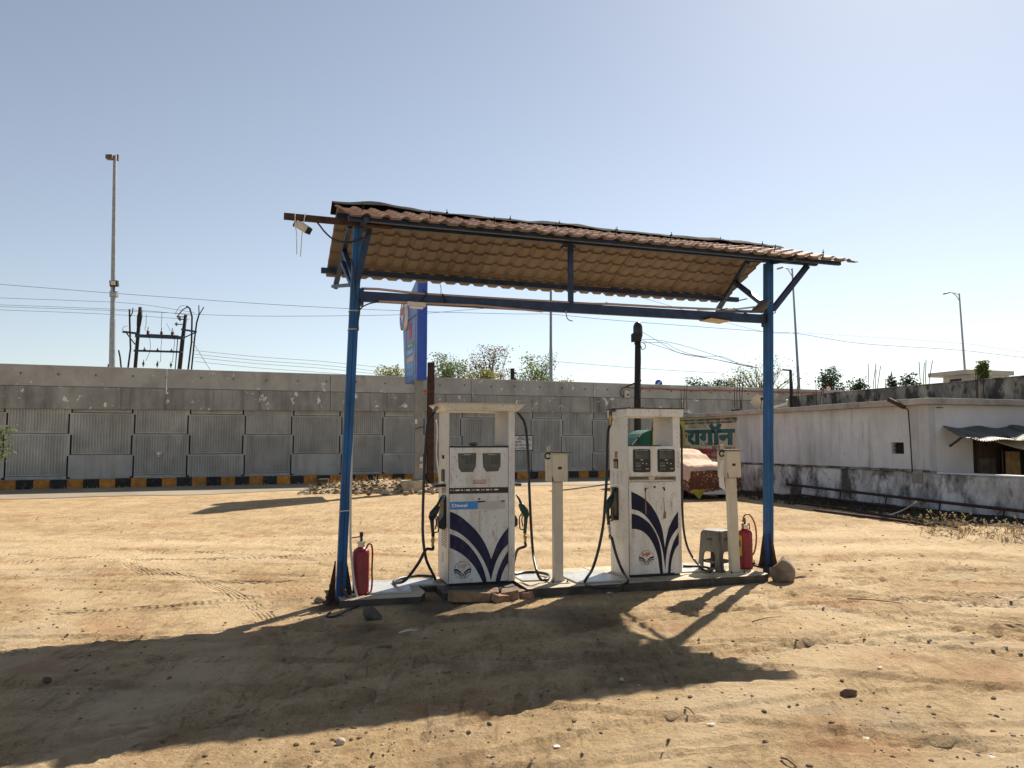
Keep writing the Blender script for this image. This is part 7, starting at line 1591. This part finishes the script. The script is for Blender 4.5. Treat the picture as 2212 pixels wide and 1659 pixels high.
for k in range(420): v = rg.uniform(-2, 9); q = FB.wld((-rg.uniform(.15, 1.9), v, 0)); pts.append((q.x, q.y, 0))
grass('wall_foot_grass', pts, .13, 6, 'plant_dark', 9, 1.2, .009)
pts = []
for k in range(200): q = FW.wld((rg.uniform(-6, 26), -rg.uniform(.02, .25), 0)); pts.append((q.x, q.y, 0))
grass('kerb_grass', pts, .10, 4, 'straw', 10, 1.0, .010)
mb = MB(); proto = []
for s_ in range(10):
    q = MB(); q.rock((0, 0, 0), 1.0, 500 + s_, (1.2, .9, .6), 1, .5); proto.append((q.v, q.f))
X_ = []; 
for k in range(6500):
    y = 2.6 + 15 * rg.random() ** 1.7; x = rg.uniform(-.72, .74) * y * 1.0; 
    if mnoise.noise(Vector((x * .8, y * .8, 2))) + rg.uniform(-.5, .5) < .0: continue
    l = FI.loc((x, y, 0))
    if -2.1 < l.x < 3.2 and -.02 < l.y < 1.3: continue
    X_.append((x, y))
HZ = heights(np.array([p[0] for p in X_])[None, :], np.array([p[1] for p in X_])[None, :])[0]
for (x, y), z in zip(X_, HZ):
    v, f = rg.choice(proto); r = min(.021, .0050 * math.exp(rg.gauss(.35, .6))); a = rg.uniform(0, 6.28); ca, sa = math.cos(a), math.sin(a); mb.mi = 0 if rg.random() < .72 else (1 if rg.random() < .15 else 2)
    mb.add([(x + r * (ca * p[0] - sa * p[1]), y + r * (sa * p[0] + ca * p[1]), z + r * (p[2] + .15)) for p in v], f)
stuff(mb.build('pebbles', ['clod', 'dark_stone', 'pale_stone']))
def scrap(px, py, w, l, m, label, cat='litter', rot=0.0, name='litter_scrap', crumple=.3):
    p = gp(px, py); mb = MB(); f = lambda u, v: ((u - .5) * w, (v - .5) * l, crumple * w * (.35 + .5 * mnoise.noise(Vector((u * 3 + px, v * 3, py)))) * (1 if crumple else 0) + .004)
    mb.grid(f, 6, 6); mb.grid(lambda u, v: tuple(Vector(f(u, v)) - Vector((0, 0, .002))), 6, 6, flip=True); o = mb.build(name, m, None); o.location = (p.x, p.y, gz(p.x, p.y) + .004); o.rotation_euler = (0, 0, rot); tag(o, label, cat, 'litter on the yard')
scrap(2142, 1628, 0.046, 0.058, 'litter_white', 'white paper scrap near the bottom right corner', rot=.6, crumple=.12)
scrap(1203, 1602, 0.033, 0.033, 'litter_white', 'crumpled white and yellow wrapper at the bottom middle', rot=.3)
scrap(1537, 1560, 0.046, 0.026, 'litter_white', 'pale torn scrap just below the shadow edge', rot=.4)
scrap(965, 1450, 0.058, 0.046, 'jute', 'crumpled brown wrapper lying in the canopy shadow', rot=.8)
scrap(535, 1258, 0.091, 0.065, 'litter_white', 'white torn plastic on the sunlit earth left of the post', rot=.2)
scrap(525, 1272, 0.058, 0.026, 'print_red', 'small red wrapper left of the blue post', rot=.1)
scrap(1316, 1257 + 25, 0.065, 0.039, 'litter_white', 'pale scrap at the foot of the island below the dispenser gap', rot=.2)
scrap(785, 1412 - 40, 0.007, 0.007, 'litter_white', 'tiny white fleck in the shadow left of the rock', rot=.2)
scrap(1870, 1528 + 60, 0.039, 0.033, 'pale_stone', 'tan scrap in the churned earth at lower right', rot=.9)
scrap(830, 1392, 0.117, 0.065, 'litter_green', 'flattened dark leaves in the canopy shadow', rot=.3, crumple=.08)
scrap(1900, 1440, 0.039, 0.026, 'litter_white', 'white chip right of the shadow tip', rot=.3)
scrap(1610, 1540 - 40, 0.013, 0.019, 'litter_white', 'small pale fleck inside the shadow tip', rot=.3)
scrap(395, 1065 - 20, 0.195, 0.078, 'band_concrete', 'flat grey scrap lying against the kerb', rot=.3, crumple=.1)
def stick(x0, y0, x1, y1, label, r=.006, m='jute'):
    A_, B_ = gp(x0, y0), gp(x1, y1); mb = MB(); mid = (B_ - A_) * .5; mb.tube([Vector((0, 0, .01)), mid + Vector((.0, .01, .018)), B_ - A_ + Vector((0, 0, .008))], [r, r * .9, r * .5], 6); o = mb.build('stick', m, None, smooth=True); o.location = (A_.x, A_.y, gz(A_.x, A_.y)); tag(o, label, 'stick', 'sticks on the yard')
stick(1830, 1294, 1950, 1304, 'long thin stick lying right of the boulder'); stick(1625, 1345, 1690, 1333, 'thin twig lying right of the post shadow')
stick(862, 1368, 900, 1362, 'pale splinter in the canopy shadow before the left dispenser', .008, 'litter_white'); stick(1688, 1640, 1720, 1659, 'dry stalk at the bottom edge on the right', .008); stick(1480, 1530, 1500, 1545, 'short twig below the shadow edge on the right')
# fallen black hose pieces and pipe at the left post foot
A_ = [gp(*CB(x, y), z) for x, y, z in ((395, 1020, .16), (410, 1060, .09), (440, 1110, .03), (455, 1135, .02))]
mb = MB(); mb.tube(spline([q - A_[0] for q in A_], 5), .016, 8); o = mb.build('pipe_stub', 'grime_steel', None, smooth=True); o.location = A_[0]; tag(o, 'bent grey pipe stub at the foot of the left blue post', 'pipe')
A_ = [gp(*CB(x, y), .03) for x, y in ((610, 1020), (560, 1062), (600, 1085), (520, 1130), (430, 1165), (330, 1215), (250, 1228), (232, 1215), (270, 1185))]
mb = MB(); mb.tube(spline([q - A_[0] for q in A_], 6), .009, 7); o = mb.build('loose_cable', 'rubber', None, smooth=True); o.location = (A_[0].x, A_[0].y, .0); tag(o, 'thin black cable looping over the ground at the left post', 'cable')
# worn black cloth: pattern material for the car cover was made with the others
